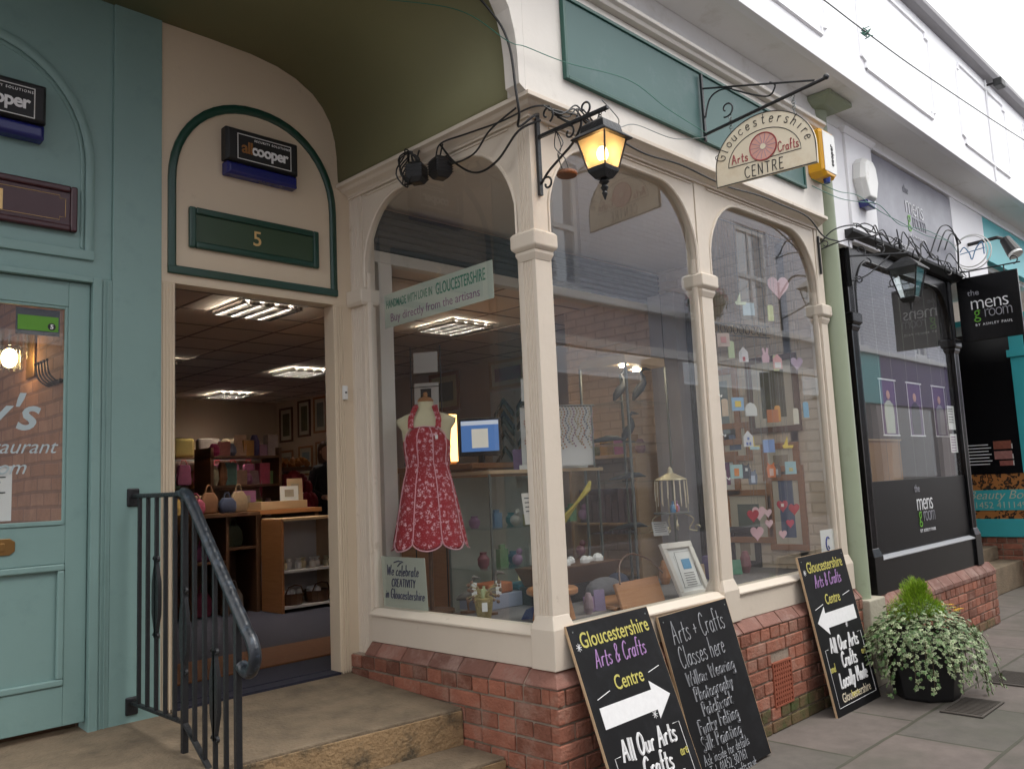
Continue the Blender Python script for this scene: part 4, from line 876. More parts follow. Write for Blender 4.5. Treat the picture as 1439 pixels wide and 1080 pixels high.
# ================================================================ A-BOARDS
def board(tl, tr, bl, label, name='chalkboard', th=.014, group=None):
    tl, tr, bl = Vector(tl), Vector(tr), Vector(bl)
    r = (tr - tl).normalized(); u = (tl - bl); u = (u - r * u.dot(r)).normalized(); n = r.cross(u)
    W = (tr - tl).length; Hh = (tl - bl).length
    t = thing(name, label, 'blackboard', tuple(bl), group)
    bo = tl - u * Hh
    MB().obox(bo, r, u, W, Hh, -th).build('panel', 'board', t, bevel=.002)
    ed = MB(); e = .002
    ed.obox(bo - r * e - n * (th + .001), r, u, e * .9, Hh, th); ed.obox(bo + r * W + r * .0003 - n * (th + .001), r, u, e * .9, Hh, th); ed.obox(bo - r * e + u * (Hh + .0003) - n * (th + .001), r, u, W + 2 * e, e, th)
    ed.build('edge', 'woodl', t)
    sc = MB()
    for a, b in ((.03, .03), (W - .03, .03)): c = tl + r * a - u * b; sc.cyl(c, c + n * .002, .004, seg=8)
    sc.build('screw', 'steelwire', t)
    return t, (lambda x, y, l=.0012: tl + r * x - u * y + n * l), r, u, n, W, Hh
GB = 'blackboards leaning on the brick plinth'
def arts_board(tl, tr, bl, label, right=True, thin=1.0):
    t, F, r, u, n, W, Hh = board(tl, tr, bl, label, group=GB)
    C = W / 2
    def S(m, items, nm='lettering'):
        mb = MB()
        for body, cx, y, size, rad, xs, sh in items: strokes_into(mb, body, lambda a, b, cx=cx, y=y: F(cx + a, y - b), size, rad * thin, xs=xs, shear=sh, jit=.03)
        mb.build(nm, m, t)
    mb = MB(); text_into(mb, 'Gloucestershire', F(C + .01, .108), r, u, .098, xs=.80, off=.0006, th=.0005); text_into(mb, 'Centre', F(C, .318), r, u, .092, xs=.80, off=.0006, th=.0005); mb.build('lettering', 'chalky', t, fix=False)
    S('chalkp', [('Arts & Crafts', C, .205, .080, .0032, .72, .25)])
    mb = MB(); y = .335
    mb.tube([F(.055, .33), F(C - .15, .31)], .0022, 4); mb.tube([F(C + .15, .29), F(W - .06, .275)], .0022, 4)
    mb.tube([F(.09, .575), F(.05, .575), F(.05, Hh - .05), F(W - .05, Hh - .05), F(W - .05, .535), F(W - .10, .535)], .0018, 4)
    for q in ((.04, .10), (C + .10, .47)): 
        for k in range(4): a = math.pi * k / 4; mb.tube([F(q[0] - .018 * math.cos(a), q[1] - .018 * math.sin(a)), F(q[0] + .018 * math.cos(a), q[1] + .018 * math.sin(a))], .0016, 4)
    mb.build('chalk_lines', 'chalkw', t)
    ap = [(.05, .365), (W - .17, .365), (W - .17, .325), (W - .045, .41), (W - .17, .495), (W - .17, .455), (.05, .455)]
    if not right: ap = [(W - x, y) for x, y in ap]
    mb = MB(); mb.prism([F(x, y, .0005) for x, y in ap], n * .0012); mb.build('arrow', 'chalkw', t)
    S('chalkw', [('All Our Arts', C, .605, .088, .0062, .78, .18), ('Crafts', C + .01, .705, .088, .0062, .80, .18), ('Locally Made', C + .01, .815, .088, .0062, .72, .18)])
    S('chalky', [('and', .09, .71, .05, .0026, .8, .1), ('are', W - .08, .675, .05, .0026, .8, .1), ('here in', C - .02, .885, .04, .0026, .8, .1)])
    mb = MB(); text_into(mb, 'Gloucestershire', F(C, min(Hh - .07, .965)), r, u, .075, xs=.85, off=.0004, th=.0005); mb.build('lettering', 'signface', t, fix=False)
arts_board((.055, -.024, .185), (.655, -.024, .195), (.10, -.315, GZ + .002), 'blackboard with white arrow to the right, nearest to the corner pillar', True)
arts_board((2.245, -.03, .285), (2.885, -.03, .292), (2.36, -.20, GZ + .002), 'blackboard with white arrow to the left beside the ivy planter', False)
t, F, r, u, n, W, Hh = board((.745, -.024, .13), (1.385, -.024, .145), (.795, -.22, GZ + .002), 'blackboard listing arts and crafts classes in faint chalk, middle of the three', group=GB)
mb = MB()
for body, x, y, s_, rd, xs in (('Arts + Crafts', .07, .145, .115, .0026, .66), ('Classes here', .08, .265, .105, .0024, .66)):
    strokes_into(mb, body, lambda a, b, x=x, y=y: F(x + a, y - b), s_, rd, xs=xs, align='L', jit=.04)
mb.build('lettering', 'chalkg', t)
def outline_word(body, x, y, s_, xs, jy=0.0):
    a_ = MB(); strokes_into(a_, body, lambda a, b: F(x + a, y - b, .0006), s_, .0062, xs=xs, align='L', jit=.04); a_.build('lettering', 'chalkg', t)
    a_ = MB(); strokes_into(a_, body, lambda a, b: F(x + a, y - b, .0040), s_, .0036, xs=xs, align='L', jit=.04); a_.build('letter_infill', 'board', t)
for body, x, y, s_, xs in (('Willow Weaving', .09, .355, .066, .92), ('Photography', .12, .435, .064, .92), ('Patchwork', .15, .51, .062, .92), ('Funky Felting', .08, .585, .064, .90), ('Silk Painting', .07, .66, .066, .92)): outline_word(body, x, y, s_, xs)
mb = MB()
for body, x, y, s_, xs in (('Ask inside for details', .05, .722, .050, .82), ('Tel. 01452 307161', .08, .778, .046, .9), ('artsandcrafts.co.uk', .16, .822, .038, .9)): strokes_into(mb, body, lambda a, b, x=x, y=y: F(x + a, y - b), s_, .0018, xs=xs, align='L', jit=.04)
mb.build('lettering', 'chalkg', t)

# ================================================================ PLANTER
px_, py_ = 3.07, -.43
pt = thing('planter', 'black octagonal planter tub on the paving beside the brick plinth', 'planter', (px_, py_, GZ))
MB().lathe([(.19, 0), (.20, .02), (.255, .36), (.27, .37), (.27, .40), (.245, .40), (.24, .35), (.02, .345)], (px_, py_, GZ), 8).build('tub', 'blackm', pt, bevel=.006)
MB().lathe([(.235, .352), (.12, .372), (.01, .38)], (px_, py_, GZ), 16).build('soil', mat('soil', (.03, .02, .012), .95, .3, 20, bump=.5), pt)
def leafmat(name, c, edge, rough=.45, island=.3):
    Mx, t, b = nmat(name); N = t.nodes; K = t.links.new
    at = N.new('ShaderNodeAttribute'); at.attribute_name = 'rim'; mx = N.new('ShaderNodeMixRGB'); mx.inputs[1].default_value = c4(c); mx.inputs[2].default_value = c4(edge)
    g = N.new('ShaderNodeNewGeometry'); mr = N.new('ShaderNodeMapRange'); mr.inputs['To Min'].default_value = 0; mr.inputs['To Max'].default_value = 1.0; K(g.outputs['Random Per Island'], mr.inputs['Value'])
    mu = N.new('ShaderNodeMath'); mu.operation = 'MULTIPLY'; K(at.outputs['Fac'], mu.inputs[0]); K(mr.outputs[0], mu.inputs[1]); K(mu.outputs[0], mx.inputs[0])
    m2 = N.new('ShaderNodeMixRGB'); m2.blend_type = 'MULTIPLY'; m2.inputs[0].default_value = 1; K(mx.outputs[0], m2.inputs[1])
    wn = N.new('ShaderNodeTexWhiteNoise'); wn.noise_dimensions = '1D'; K(g.outputs['Random Per Island'], wn.inputs['W']); m3 = N.new('ShaderNodeMapRange'); m3.inputs['To Min'].default_value = 1 - island; m3.inputs['To Max'].default_value = 1 + island; K(wn.outputs['Value'], m3.inputs['Value']); K(m3.outputs[0], m2.inputs[2])
    K(m2.outputs[0], b.inputs['Base Color']); b.inputs['Roughness'].default_value = rough; b.inputs['Subsurface Weight'].default_value = 0
    return Mx
M['ivy'] = leafmat('variegated_ivy', (.060, .150, .032), (.60, .64, .40), island=.35)
M['conifer'] = leafmat('lime_conifer', (.17, .31, .015), (.42, .58, .04), island=.35)
M['stem'] = mat('brown_stem', (.07, .05, .025), .8)
def leaf(mb, lay, p, n, up, s):
    n = n.normalized(); a = up - n * up.dot(n)
    if a.length < 1e-4: a = n.orthogonal()
    a.normalize(); b = n.cross(a)
    sh = [(0, 1.0), (.30, .45), (.75, .35), (.45, -.05), (.55, -.55), (0, -.35), (-.55, -.55), (-.45, -.05), (-.75, .35), (-.30, .45)]
    c = mb.bm.verts.new(p + n * s * .12); c[lay] = 0.0
    vs = []
    for x, y in sh:
        v = mb.bm.verts.new(p + (b * x + a * -y) * s * .62); v[lay] = 1.0 if abs(x) > .2 or abs(y) > .5 else .8; vs.append(v)
    for i in range(len(vs)): mb.bm.faces.new((c, vs[i], vs[(i + 1) % len(vs)]))
rv = random.Random(11); mb = MB(); lay = mb.bm.verts.layers.float.new('rim'); stm = MB()
top = Vector((px_, py_, GZ + .38))
def ivy_leaf(p, outw, s=None):
    n = (outw + Vector((rv.uniform(-.6, .6), rv.uniform(-.6, .6), rv.uniform(.0, .9)))); leaf(mb, lay, p, n, Vector((rv.uniform(-.4, .4), rv.uniform(-.4, .4), 1)), s or rv.uniform(.018, .040))
for k in range(1750):      # mound of leaves
    a = rv.uniform(0, 2 * math.pi); q = rv.random() ** .5
    ex = 1.0 + .12 * max(0, math.cos(a + .15)) ** 2 + .08 * math.sin(3 * a + 1)
    rad = .36 * ex * q; hgt = .20 * (1 - q ** 2) + .03 * math.sin(5 * a) + rv.uniform(-.05, .03)
    sag = -.16 * max(0, q - .6) / .4 * rv.random()
    out = Vector((math.cos(a), math.sin(a), 0))
    ivy_leaf(top + out * rad + Vector((0, 0, hgt + sag)), out * q + Vector((0, 0, .8)))
for k in range(34):        # trailing stems
    a = 2 * math.pi * k / 34 + rv.uniform(-.1, .1); out = Vector((math.cos(a), math.sin(a), 0)); ln = rv.uniform(.14, .36) + (.10 if math.cos(a) > .1 else 0); r0 = .27 + .04 * max(0, math.cos(a)); sp_ = rv.uniform(.02, .14) + .06 * max(0, math.cos(a))
    side = Vector((-out.y, out.x, 0)) * rv.uniform(-.06, .06)
    pts = [top + out * (r0 * .6) + Vector((0, 0, .06)), top + out * (r0 + sp_ * .4) + Vector((0, 0, .02)), top + out * (r0 + sp_ * .8) + side * .5 + Vector((0, 0, -ln * .5)), top + out * (r0 + sp_) + side + Vector((0, 0, -ln))]
    pts = [Vector((p.x, p.y, max(p.z, GZ + .03))) for p in pts]
    sp = spline(pts, 6); stm.tube(sp, .0022, 4)
    for p in sp[3:]:
        for _ in range(3 if math.cos(a) > .1 else 2): ivy_leaf(p + Vector((rv.uniform(-.03, .03), rv.uniform(-.03, .03), rv.uniform(-.02, .02))), out)
iv = thing('ivy_plant', 'variegated ivy spilling over the black planter tub', 'plant', tuple(top)); mb.build('foliage', 'ivy', iv, fix=False); stm.build('stems', 'stem', iv)
mb = MB(); lay = mb.bm.verts.layers.float.new('rim'); cc_ = top + Vector((-.02, .0, .12))
for k in range(4200):
    a = rv.uniform(0, 2 * math.pi); q = rv.random(); h = rv.random()
    R_ = .185 * math.sin(min(1, h * 1.25 + .22) * math.pi * .72 + .35) * (1 - .25 * h) + .02 * math.sin(a * 3 + h * 9); rr_ = R_ * (q ** .45)
    p = cc_ + Vector((math.cos(a) * rr_, math.sin(a) * rr_, h * .215 + .03 * math.sin(a * 2)))
    d = Vector((math.cos(a) * .55, math.sin(a) * .55, 1)).normalized() + Vector((rv.uniform(-.35, .35), rv.uniform(-.35, .35), rv.uniform(-.1, .3))); d.normalize()
    s_ = d.cross(Vector((rv.uniform(-1, 1), rv.uniform(-1, 1), .1))).normalized(); L_ = rv.uniform(.022, .042)
    v = [mb.bm.verts.new(p - s_ * .0022), mb.bm.verts.new(p + s_ * .0022), mb.bm.verts.new(p + d * L_ + s_ * .0008)]
    v[0][lay] = v[1][lay] = .1; v[2][lay] = 1; mb.bm.faces.new(v)
cf = thing('conifer_shrub', 'small bright green dwarf conifer rising from the ivy in the planter', 'shrub', tuple(cc_)); mb.build('foliage', 'conifer', cf, fix=False); MB().cyl(cc_ - Vector((0, 0, .1)), cc_ + Vector((0, 0, .1)), .012, .006).build('trunk', 'stem', cf)
yf = MB()
for k in range(7):
    p = top + Vector((.17 + rv.uniform(-.07, .12), -.12 + rv.uniform(-.1, .08), .165 + rv.uniform(-.03, .02)))
    for j in range(6): a = j * math.pi / 3; yf.face([p, p + Vector((.018 * math.cos(a - .4), .018 * math.sin(a - .4), .006)), p + Vector((.022 * math.cos(a), .022 * math.sin(a), .004)), p + Vector((.018 * math.cos(a + .4), .018 * math.sin(a + .4), .006))])
tag(yf.build('yellow_flowers', mat('yellow_petals', (.62, .36, .02), .6), fix=False), 'few small yellow flowers in the ivy of the planter', 'flowers')
# drain grilles in the paving
def drain(x, y, w, d, label):
    t = thing('drain_grille', label, 'drain', (x, y, GZ), 'iron drain covers in the paving')
    MB().box(x, x + w, y, y + d, GZ + .001, GZ + .004).build('pit', 'blackm', t)
    mb = MB(); mb.box(x, x + w, y, y + .015, GZ + .0042, GZ + .010).box(x, x + w, y + d - .015, y + d, GZ + .0042, GZ + .010).box(x, x + .015, y + .015, y + d - .015, GZ + .0042, GZ + .010).box(x + w - .015, x + w, y + .015, y + d - .015, GZ + .0042, GZ + .010)
    nn = int(w / .03)
    for k in range(1, nn): mb.box(x + w * k / nn - .006, x + w * k / nn + .006, y + .015, y + d - .015, GZ + .0042, GZ + .009)
    mb.build('grating', mat('rusted_iron', (.085, .072, .06), .7, .4, 20), t)
drain(2.72, -.86, .42, .24, 'iron drain cover in the paving in front of the planter'); drain(3.62, -.86, .42, .26, 'iron drain cover in the paving to the right of the planter')
# ================================================================ NEIGHBOUR: black barber front
nb_ = thing('barber_front', 'black gloss bay shopfront with grey fascia on a red brick plinth beyond the column', 'shopfront', (4.7, 0, GZ))
N_ = lambda n, mb, m='black', bevel=.003, **k: mb.build(n, m, nb_, bevel=bevel, **k)
brick_wall(3.42, 6.05, GZ, -.205, -.05, 'B', moss=-.58, parent=nb_); brick_wall(.001, 1.5, GZ, -.205, 3.42, 'A', parent=nb_)
N_('mortar_core', MB().box(3.432, 6.042, -.04, 1.5, GZ, -.207), 'mortar', 0)
ncap = MB(); x = 3.56
while x < 6.04:
    b = min(x + .215, 6.06); ncap.prism([(x, -.055, -.205), (x, -.055, -.17), (x, 0, -.10), (x, .03, -.10), (x, .03, -.205)], (b - x, 0, 0)); x = b + .009
ncap.prism([(3.41, .0, -.205), (3.41, .0, -.17), (3.46, .0, -.10), (3.55, .0, -.10), (3.55, .0, -.205)], (0, 1.4, 0)); ncap.loft([[(3.41, -.055, -.205), (3.551, -.055, -.205), (3.551, -.0005, -.205), (3.41, -.0005, -.205)], [(3.41, -.055, -.17), (3.551, -.055, -.17), (3.551, -.0005, -.17), (3.41, -.0005, -.17)], [(3.46, -.01, -.10), (3.551, -.01, -.10), (3.551, -.0005, -.10), (3.46, -.0005, -.10)]])
N_('plinth_cap', ncap, 'brickcap', .004)
N_('apron_board', MB().box(3.60, 5.72, .004, .06, -.10, .14)); N_('window_sill', MB().prism([(3.60, -.012, .141), (3.60, -.012, .152), (3.60, .05, .178), (3.60, .08, .178), (3.60, .08, .141)], (2.12, 0, 0)), mat('silver_sill', (.35, .36, .38), .35))
column(nb_, 3.465, .004, .12, .11, 'AB', zb0=-.10, name='pillar', m='black', ztop=2.56, base_w=.02)
column(nb_, 5.73, .004, .12, .11, 'AB', zb0=-.10, name='pillar', m='black', ztop=2.56, base_w=.02)
arch_head('B', 3.60, 5.72, zs=2.06, zt=2.46, ztop=2.56, rx=.3, m='black', parent=nb_)
pane('B', 3.60, 5.72, .72, 2.52, .045, m='glass', parent=nb_)
N_('cornice', MB().prism([(3.44, .05, 2.5605), (3.44, -.03, 2.5605), (3.44, -.085, 2.60), (3.44, -.085, 2.628), (3.44, .05, 2.628)], (2.5, 0, 0)), 'blackm', .002)
N_('lower_panel', MB().box(3.60, 5.72, .03, .05, .1785, .7195), mat('black_vinyl', (.008, .008, .009), .35, .2, 5, spec=.15), .002)
N_('fascia', MB().box(4.06, 5.955, -.030, .05, 2.6285, 3.40), 'gfascia', .002)
N_('fascia_surround', MB().box(3.30, 3.56, -.02, .05, 2.50, 3.44).box(3.5605, 4.0595, -.040, .05, 2.55, 3.42).box(5.9555, 6.948, -.035, .05, 2.62, 3.4195), 'jetty', .003)
N_('pilaster_cap', MB().loft([[(3.54, -.045, 3.4205), (4.075, -.045, 3.4205), (4.075, .05, 3.4205), (3.54, .05, 3.4205)], [(3.51, -.075, 3.46), (4.10, -.075, 3.46), (4.10, .05, 3.46), (3.51, .05, 3.46)]]), 'jetty', .003)
N_('fascia_top_bead', MB().box(4.101, 9.2, -.045, .05, 3.4205, 3.45), 'jetty', .003)
N_('party_wall', MB().box(3.005, 3.2995, .0, .05, 2.5, 3.556).box(3.1, 3.4645, .32, .38, GZ, 2.55), mat('party_wall_paint', (.46, .42, .35), .6), 0)
N_('upper_wall', MB().box(3.3, 9.2, -.012, .05, 3.4505, 3.556), 'soffit', 0)
MB().box(3.46, 3.47, .12, 1.5, -.10, 1.0).build('return_panel', 'wood', nb_)
N_('return_panel', MB().box(3.47, 3.50, .115, 1.5, -.10, 1.0).box(3.47, 3.5, 1.45, 1.5, 1.0, 2.56).box(3.47, 3.5, .115, 1.449, 2.3, 2.56), 'wood')
M['logow'] = mat('white_vinyl', (.72, .72, .74), .5, .04); M['logog'] = mat('green_vinyl', (.12, .36, .03), .5, .05); M['logogrey'] = mat('grey_vinyl', (.26, .26, .29), .5, .05)
def mens_logo(o, r, u, s, parent, by=True, grey='logogrey'):
    o = Vector(o); r = Vector(r); u = Vector(u)
    mb = MB(); text_into(mb, 'mens', o, r, u, s, xs=.92, off=-.0022 * s * 5, spacing=.88); text_into(mb, 'by ashley paul'.upper(), o - u * s * .85 + r * .02, r, u, s * .17, spacing=1.35) if by else None
    mb.build('lettering', 'logow', parent, fix=False)
    mb = MB(); text_into(mb, 'room', o - u * s * .45 + r * s * .36, r, u, s * .9, xs=.74, off=-.014 * s, spacing=.82); text_into(mb, 'the', o + u * s * .72 - r * s * .68, r, u, s * .42); mb.build('lettering', grey, parent, fix=False)
    mb = MB(); text_into(mb, 'g', o - u * s * .45 - r * s * .60, r, u, s * .9, xs=.85, off=-.006 * s); mb.build('lettering', 'logog', parent, fix=False)
mens_logo((4.95, -.0312, 3.02), XR, ZU, .25, nb_); lettering('Tel. 01452 387777', (4.55, -.0312, 2.66), XR, ZU, .075, 'logow', nb_)
mens_logo((4.66, .0288, .46), XR, ZU, .21, nb_)
hs = thing('hanging_sign', 'square black hanging sign with white and green lettering beyond the barber window', 'sign', (6.0, -.25, 1.95))
MB().box(5.985, 6.015, -.53, .0, 1.98, 2.60).build('panel', 'black', hs, bevel=.004)
mens_logo((5.9842, -.27, 2.28), YR, ZU, .19, hs)
fr = MB(); fr.tube([(6.0, .02, 2.66), (6.0, -.56, 2.66)], .007, 6)
for y in (-.12, -.42): fr.cyl((6.0, y, 2.60), (6.0, y, 2.66), .006, seg=6)
fr.tube(scroll((6.0, -.50, 2.70), .05, .015, -1.5, 3.6, Yd, Zd, 14), .006, 6); fr.build('bracket', 'iron', hs)
ring = thing('ring_sign', 'round wire ring sign with a blue looped emblem above the black hanging sign', 'sign', (6.0, -.16, 2.84))
mb = MB()
for rr_ in (.17, .150): mb.tube([(6.0 + (.02 if rr_ > .16 else -.02), -.16 - rr_ * math.cos(2 * math.pi * k / 32), 2.845 + rr_ * math.sin(2 * math.pi * k / 32)) for k in range(33)], .006, 6)
mb.tube([(6.0, .02, 2.67), (6.0, .02, 3.1)], .012, 6); mb.build('rings', 'whiteplastic', ring, smooth=True)
mb = MB(); mb.tube(spline([(6.0, -.06, 2.86), (6.0, -.10, 2.90), (6.0, -.14, 2.84), (6.0, -.16, 2.77), (6.0, -.20, 2.86), (6.0, -.26, 2.92), (6.0, -.27, 2.80)], 6), .006, 6); mb.tube([(6.0, -.06, 2.84), (6.0, -.28, 2.86)], .005, 6); mb.build('emblem', mat('pale_blue_tube', (.12, .25, .42), .3), ring, smooth=True)
sp = thing('spotlight', 'black arm spotlight with white face beyond the ring sign', 'lamp', (6.4, -.4, 2.8))
MB().tube([(6.35, -.04, 3.0), (6.38, -.30, 3.02), (6.40, -.38, 2.98)], .018, 8).cyl((6.40, -.36, 2.99), (6.36, -.44, 2.83), .05, .07, 14).build('housing', 'blackm', sp); MB().cyl((6.36, -.441, 2.828), (6.355, -.452, 2.806), .066, seg=14).build('face', 'whiteplastic', sp)
# unlit lantern + scrolls on the barber corner
ln2 = thing('lantern', 'unlit black lantern on the scrolled bracket at the barber corner', 'lantern', (3.80, -.32, 2.1))
x_, y_, z_ = 3.80, -.32, 2.05
def sq2(a, z): return [(x_ - a, y_ - a, z_ + z), (x_ + a, y_ - a, z_ + z), (x_ + a, y_ + a, z_ + z), (x_ - a, y_ + a, z_ + z)]
MB().loft([sq2(.12, .25), sq2(.12, .26), (sq2(.07, .31)), sq2(.02, .35)]).build('roof', 'iron', ln2); MB().loft([sq2(.04, .0), sq2(.06, .03), sq2(.05, .04)]).cyl((x_, y_, z_ - .06), (x_, y_, z_), .006, .012, 8).build('base_cup', 'iron', ln2)
mb = MB()
for sx in (-1, 1):
    for sy in (-1, 1): mb.tube([(x_ + sx * .055, y_ + sy * .055, z_ + .04), (x_ + sx * .10, y_ + sy * .10, z_ + .25)], .006, 5)
mb.build('frame_bars', 'iron', ln2); mb = MB(); mb.loft([sq2(.052, .04), sq2(.097, .25)], cap=False); mb.build('pane', 'clear', ln2)
b2 = thing('lantern_bracket', 'black scrolled iron bracket on the barber front holding the unlit lantern', 'bracket', (3.55, -.1, 2.4))
mb = MB(); mb.tube([(3.50, -.02, 2.43), (3.80, -.34, 2.43)], .008, 6); mb.box(3.49, 3.51, -.02, .003, 2.20, 2.55)
dd = Vector((.68, -.73, 0))
for s0, zc, rr_, a0, a1 in ((.08, 2.47, .045, -1.5, 4), (.22, 2.48, .05, -1.5, 4), (.36, 2.48, .045, -1.5, 4.2), (.12, 2.37, .04, 1.5, -4), (.05, 2.24, .035, 2.6, -3)): mb.tube(scroll(Vector((3.50, -.02, zc)) + dd * s0, rr_, .012, a0, a1, dd, Vector((0, 0, 1)), 14), .0055, 5)
mb.tube(spline([Vector((3.5, -.02, 2.24)), Vector((3.5, -.02, 2.28)) + dd * .12, Vector((3.5, -.02, 2.42)) + dd * .30], 6), .006, 5); mb.build('scrollwork', 'iron', b2, smooth=True)
b3 = thing('wall_bracket', 'thin curled iron bracket on the end pillar of the cream shopfront', 'bracket', (3.05, -.0, 2.3))
mb = MB(); mb.box(3.0, 3.012, -.012, .003, 2.22, 2.50); mb.tube(spline([(3.006, -.012, 2.44), (3.05, -.10, 2.53), (3.12, -.22, 2.55), (3.20, -.32, 2.49), (3.16, -.34, 2.45), (3.06, -.16, 2.44), (3.006, -.02, 2.40)], 6), .005, 5); mb.tube(scroll((3.01, -.05, 2.43), .03, .008, 2.5, -3, (.2, -1, 0), ZU, 12), .004, 5); mb.build('scrollwork', 'iron', b3, smooth=True)
rc_ = random.Random(21)
for k in range(3):
    x0 = 3.45 + k * .78; mb = MB()
    for j in range(3):
        pts = [(x0 + i * .9 / 7 + rc_.uniform(-.05, .05), -.10 + rc_.uniform(-.03, .01), 2.625 + rc_.uniform(-.03, .055) + (.09 if rc_.random() < .18 else 0)) for i in range(8)]; mb.tube(spline(pts, 5), .005, 5)
    mb.tube([(x0 + .4 + .07 * math.cos(q_ * .5), -.115 + .01 * math.sin(q_), 2.60 + .06 * math.sin(q_ * .5)) for q_ in range(24)], .0045, 5)
    tag(mb.build('cable_bundle', 'cable', smooth=True), ['tangled black cables over the left end of the barber cornice', 'middle tangle of black cables along the barber cornice', 'tangled black cables at the far end of the barber cornice'][k], 'cable')
mb = MB()
for k in range(3): mb.tube(spline([(5.1 + .2 * k, -.08, 2.70 + .05 * k), (5.3 + .15 * k, -.12, 2.96), (5.6 + .12 * k, -.12, 3.02 - .05 * k), (5.82, -.10, 2.88), (5.9, -.06, 2.66)], 7), .006, 5)
tag(mb.build('cable_loops', 'cable', smooth=True), 'big drooping loops of black cable over the right of the grey fascia', 'cable')
# display behind the barber glass
M['tan'] = mat('tan_display_board', (.40, .23, .11), .6, .1); M['purple'] = mat('purple_print', (.07, .025, .10), .5, .2)
db = thing('display_board', 'tan display board standing behind the barber window', 'board', (4.7, .4, .72)); MB().box(3.75, 5.30, .42, .45, .60, 1.06).build('panel', 'tan', db); MB().box(3.74, 5.31, .41, .46, 1.0605, 1.075).build('top_rail', 'woodl', db)
for i, (x0, lab) in enumerate(((4.20, 'left hanging portrait poster behind the barber glass'), (4.79, 'middle hanging portrait poster behind the barber glass'), (5.40, 'right hanging portrait poster behind the barber glass'))):
    t = thing('poster', lab, 'poster', (x0 + .15, .13, 1.1), 'portrait posters in the barber window')
    MB().box(x0, x0 + .32, .13, .133, 1.09, 1.54).build('sheet', 'purple', t); mb = MB()
    for a in ((x0, x0 + .006, 1.09, 1.54), (x0 + .314, x0 + .32, 1.09, 1.54)): mb.box(a[0], a[1], .126, .1297, a[2], a[3])
    mb.box(x0 - .02, x0 + .34, .122, .1297, 1.541, 1.553).box(x0 - .01, x0 + .33, .122, .1297, 1.078, 1.0895); mb.build('rails', 'logow', t)
    mb = MB(); mb.sphere((x0 + .16, .128, 1.42), .038, sy=.1); mb.build('printed_face', 'skin', t)
    mb = MB(); mb.loft([[(x0 + .16 - a, .128, z), (x0 + .16 + a, .128, z), (x0 + .16 + a, .1295, z), (x0 + .16 - a, .1295, z)] for a, z in ((.09, 1.10), (.10, 1.25), (.09, 1.34), (.025, 1.375))]); mb.build('printed_jacket', ['postergrey', 'coat', 'logogrey'][i], t)
    mb = MB()
    for a in (.03, .29): mb.cyl((x0 + a, .13, 1.553), (x0 + a, .13, 2.5), .0015, seg=4).cyl((x0 + a, .13, 1.077), (x0 + a, .13, .72), .0015, seg=4)
    mb.build('hanging_cords', 'steelwire', t)
for z0, z1, lab in ((1.14, 1.36, 'white price notice on the barber glass, the upper one'), (.93, 1.10, 'white price notice on the barber glass, the lower one')):
    t = thing('notice', lab, 'notice', (5.6, .04, z0)); MB().box(5.50, 5.68, .046, .048, z0, z1).build('sheet', 'paper', t); mb = MB()
    for k in range(6): mb.box(5.52, 5.64, .0442, .0458, z1 - .03 - k * .025, z1 - .024 - k * .025)
    mb.build('print', 'inkp' if z0 < 1 else 'inkb', t)
nw = mat('barber_back_wall', (.12, .12, .13), .7)
struct(MB().box(3.52, 6.1, 2.5, 2.55, -.2, 2.6).build('barber_wall', nw)); struct(MB().box(6.03, 6.1, .13, 2.4995, -.25, 2.58).build('barber_wall', nw)); struct(MB().box(3.52, 6.1, .13, 2.5, -.25, -.2).build('barber_floor', 'woodd')); struct(MB().box(3.52, 6.1, .07, 2.5, 2.58, 2.6).build('barber_ceiling', nw))
for k, x0 in enumerate((4.2, 5.0)):
    t = thing('downlight', ['left small lit downlight inside the barber shop', 'right small lit downlight inside the barber shop'][k], 'light', (x0, 1.5, 2.57)); MB().cyl((x0, 1.5, 2.579), (x0, 1.5, 2.57), .05, seg=14).build('lens', 'lightm', t)

# ================================================================ BEAUTY SHOP beyond
be = thing('beauty_shop_front', 'aqua and leopard print beauty shop bay beyond the recessed steps', 'shopfront', (8.2, .6, GZ))
E_ = lambda n, mb, m, bevel=.003, **k: mb.build(n, m, be, bevel=bevel, **k)
def leopard():
    Mx, t, b = nmat('leopard_print'); N = t.nodes; K = t.links.new; tc = N.new('ShaderNodeTexCoord'); v = N.new('ShaderNodeTexVoronoi'); v.inputs['Scale'].default_value = 16; v.feature = 'F1'
    n = N.new('ShaderNodeTexNoise'); n.inputs['Scale'].default_value = 12; mxv = N.new('ShaderNodeMixRGB'); mxv.inputs[0].default_value = .12; K(tc.outputs['Object'], n.inputs['Vector']); K(tc.outputs['Object'], mxv.inputs[1]); K(n.outputs['Color'], mxv.inputs[2]); K(mxv.outputs[0], v.inputs['Vector'])
    r = N.new('ShaderNodeValToRGB'); e = r.color_ramp.elements; e[0].position = .18; e[0].color = (.35, .13, .03, 1); e[1].position = .26; e[1].color = (.015, .008, .005, 1); a = e.new(.42); a.color = (.015, .008, .005, 1); a2 = e.new(.5); a2.color = (.42, .17, .045, 1)
    K(v.outputs['Distance'], r.inputs[0]); K(r.outputs[0], b.inputs['Base Color']); b.inputs['Roughness'].default_value = .5; return Mx
M['leopard'] = leopard()
bx0 = 8.9
E_('lower_band', MB().box(bx0, 9.9, 0, 1.5, -.09, .13), 'aqua'); E_('leopard_band', MB().box(bx0 + .005, 9.9, 0.005, 1.5, .1305, .68), 'leopard', 0)
E_('name_band', MB().box(bx0 - .006, bx0 + .0045, 0, 1.5, .235, .485), 'aqua', .001)
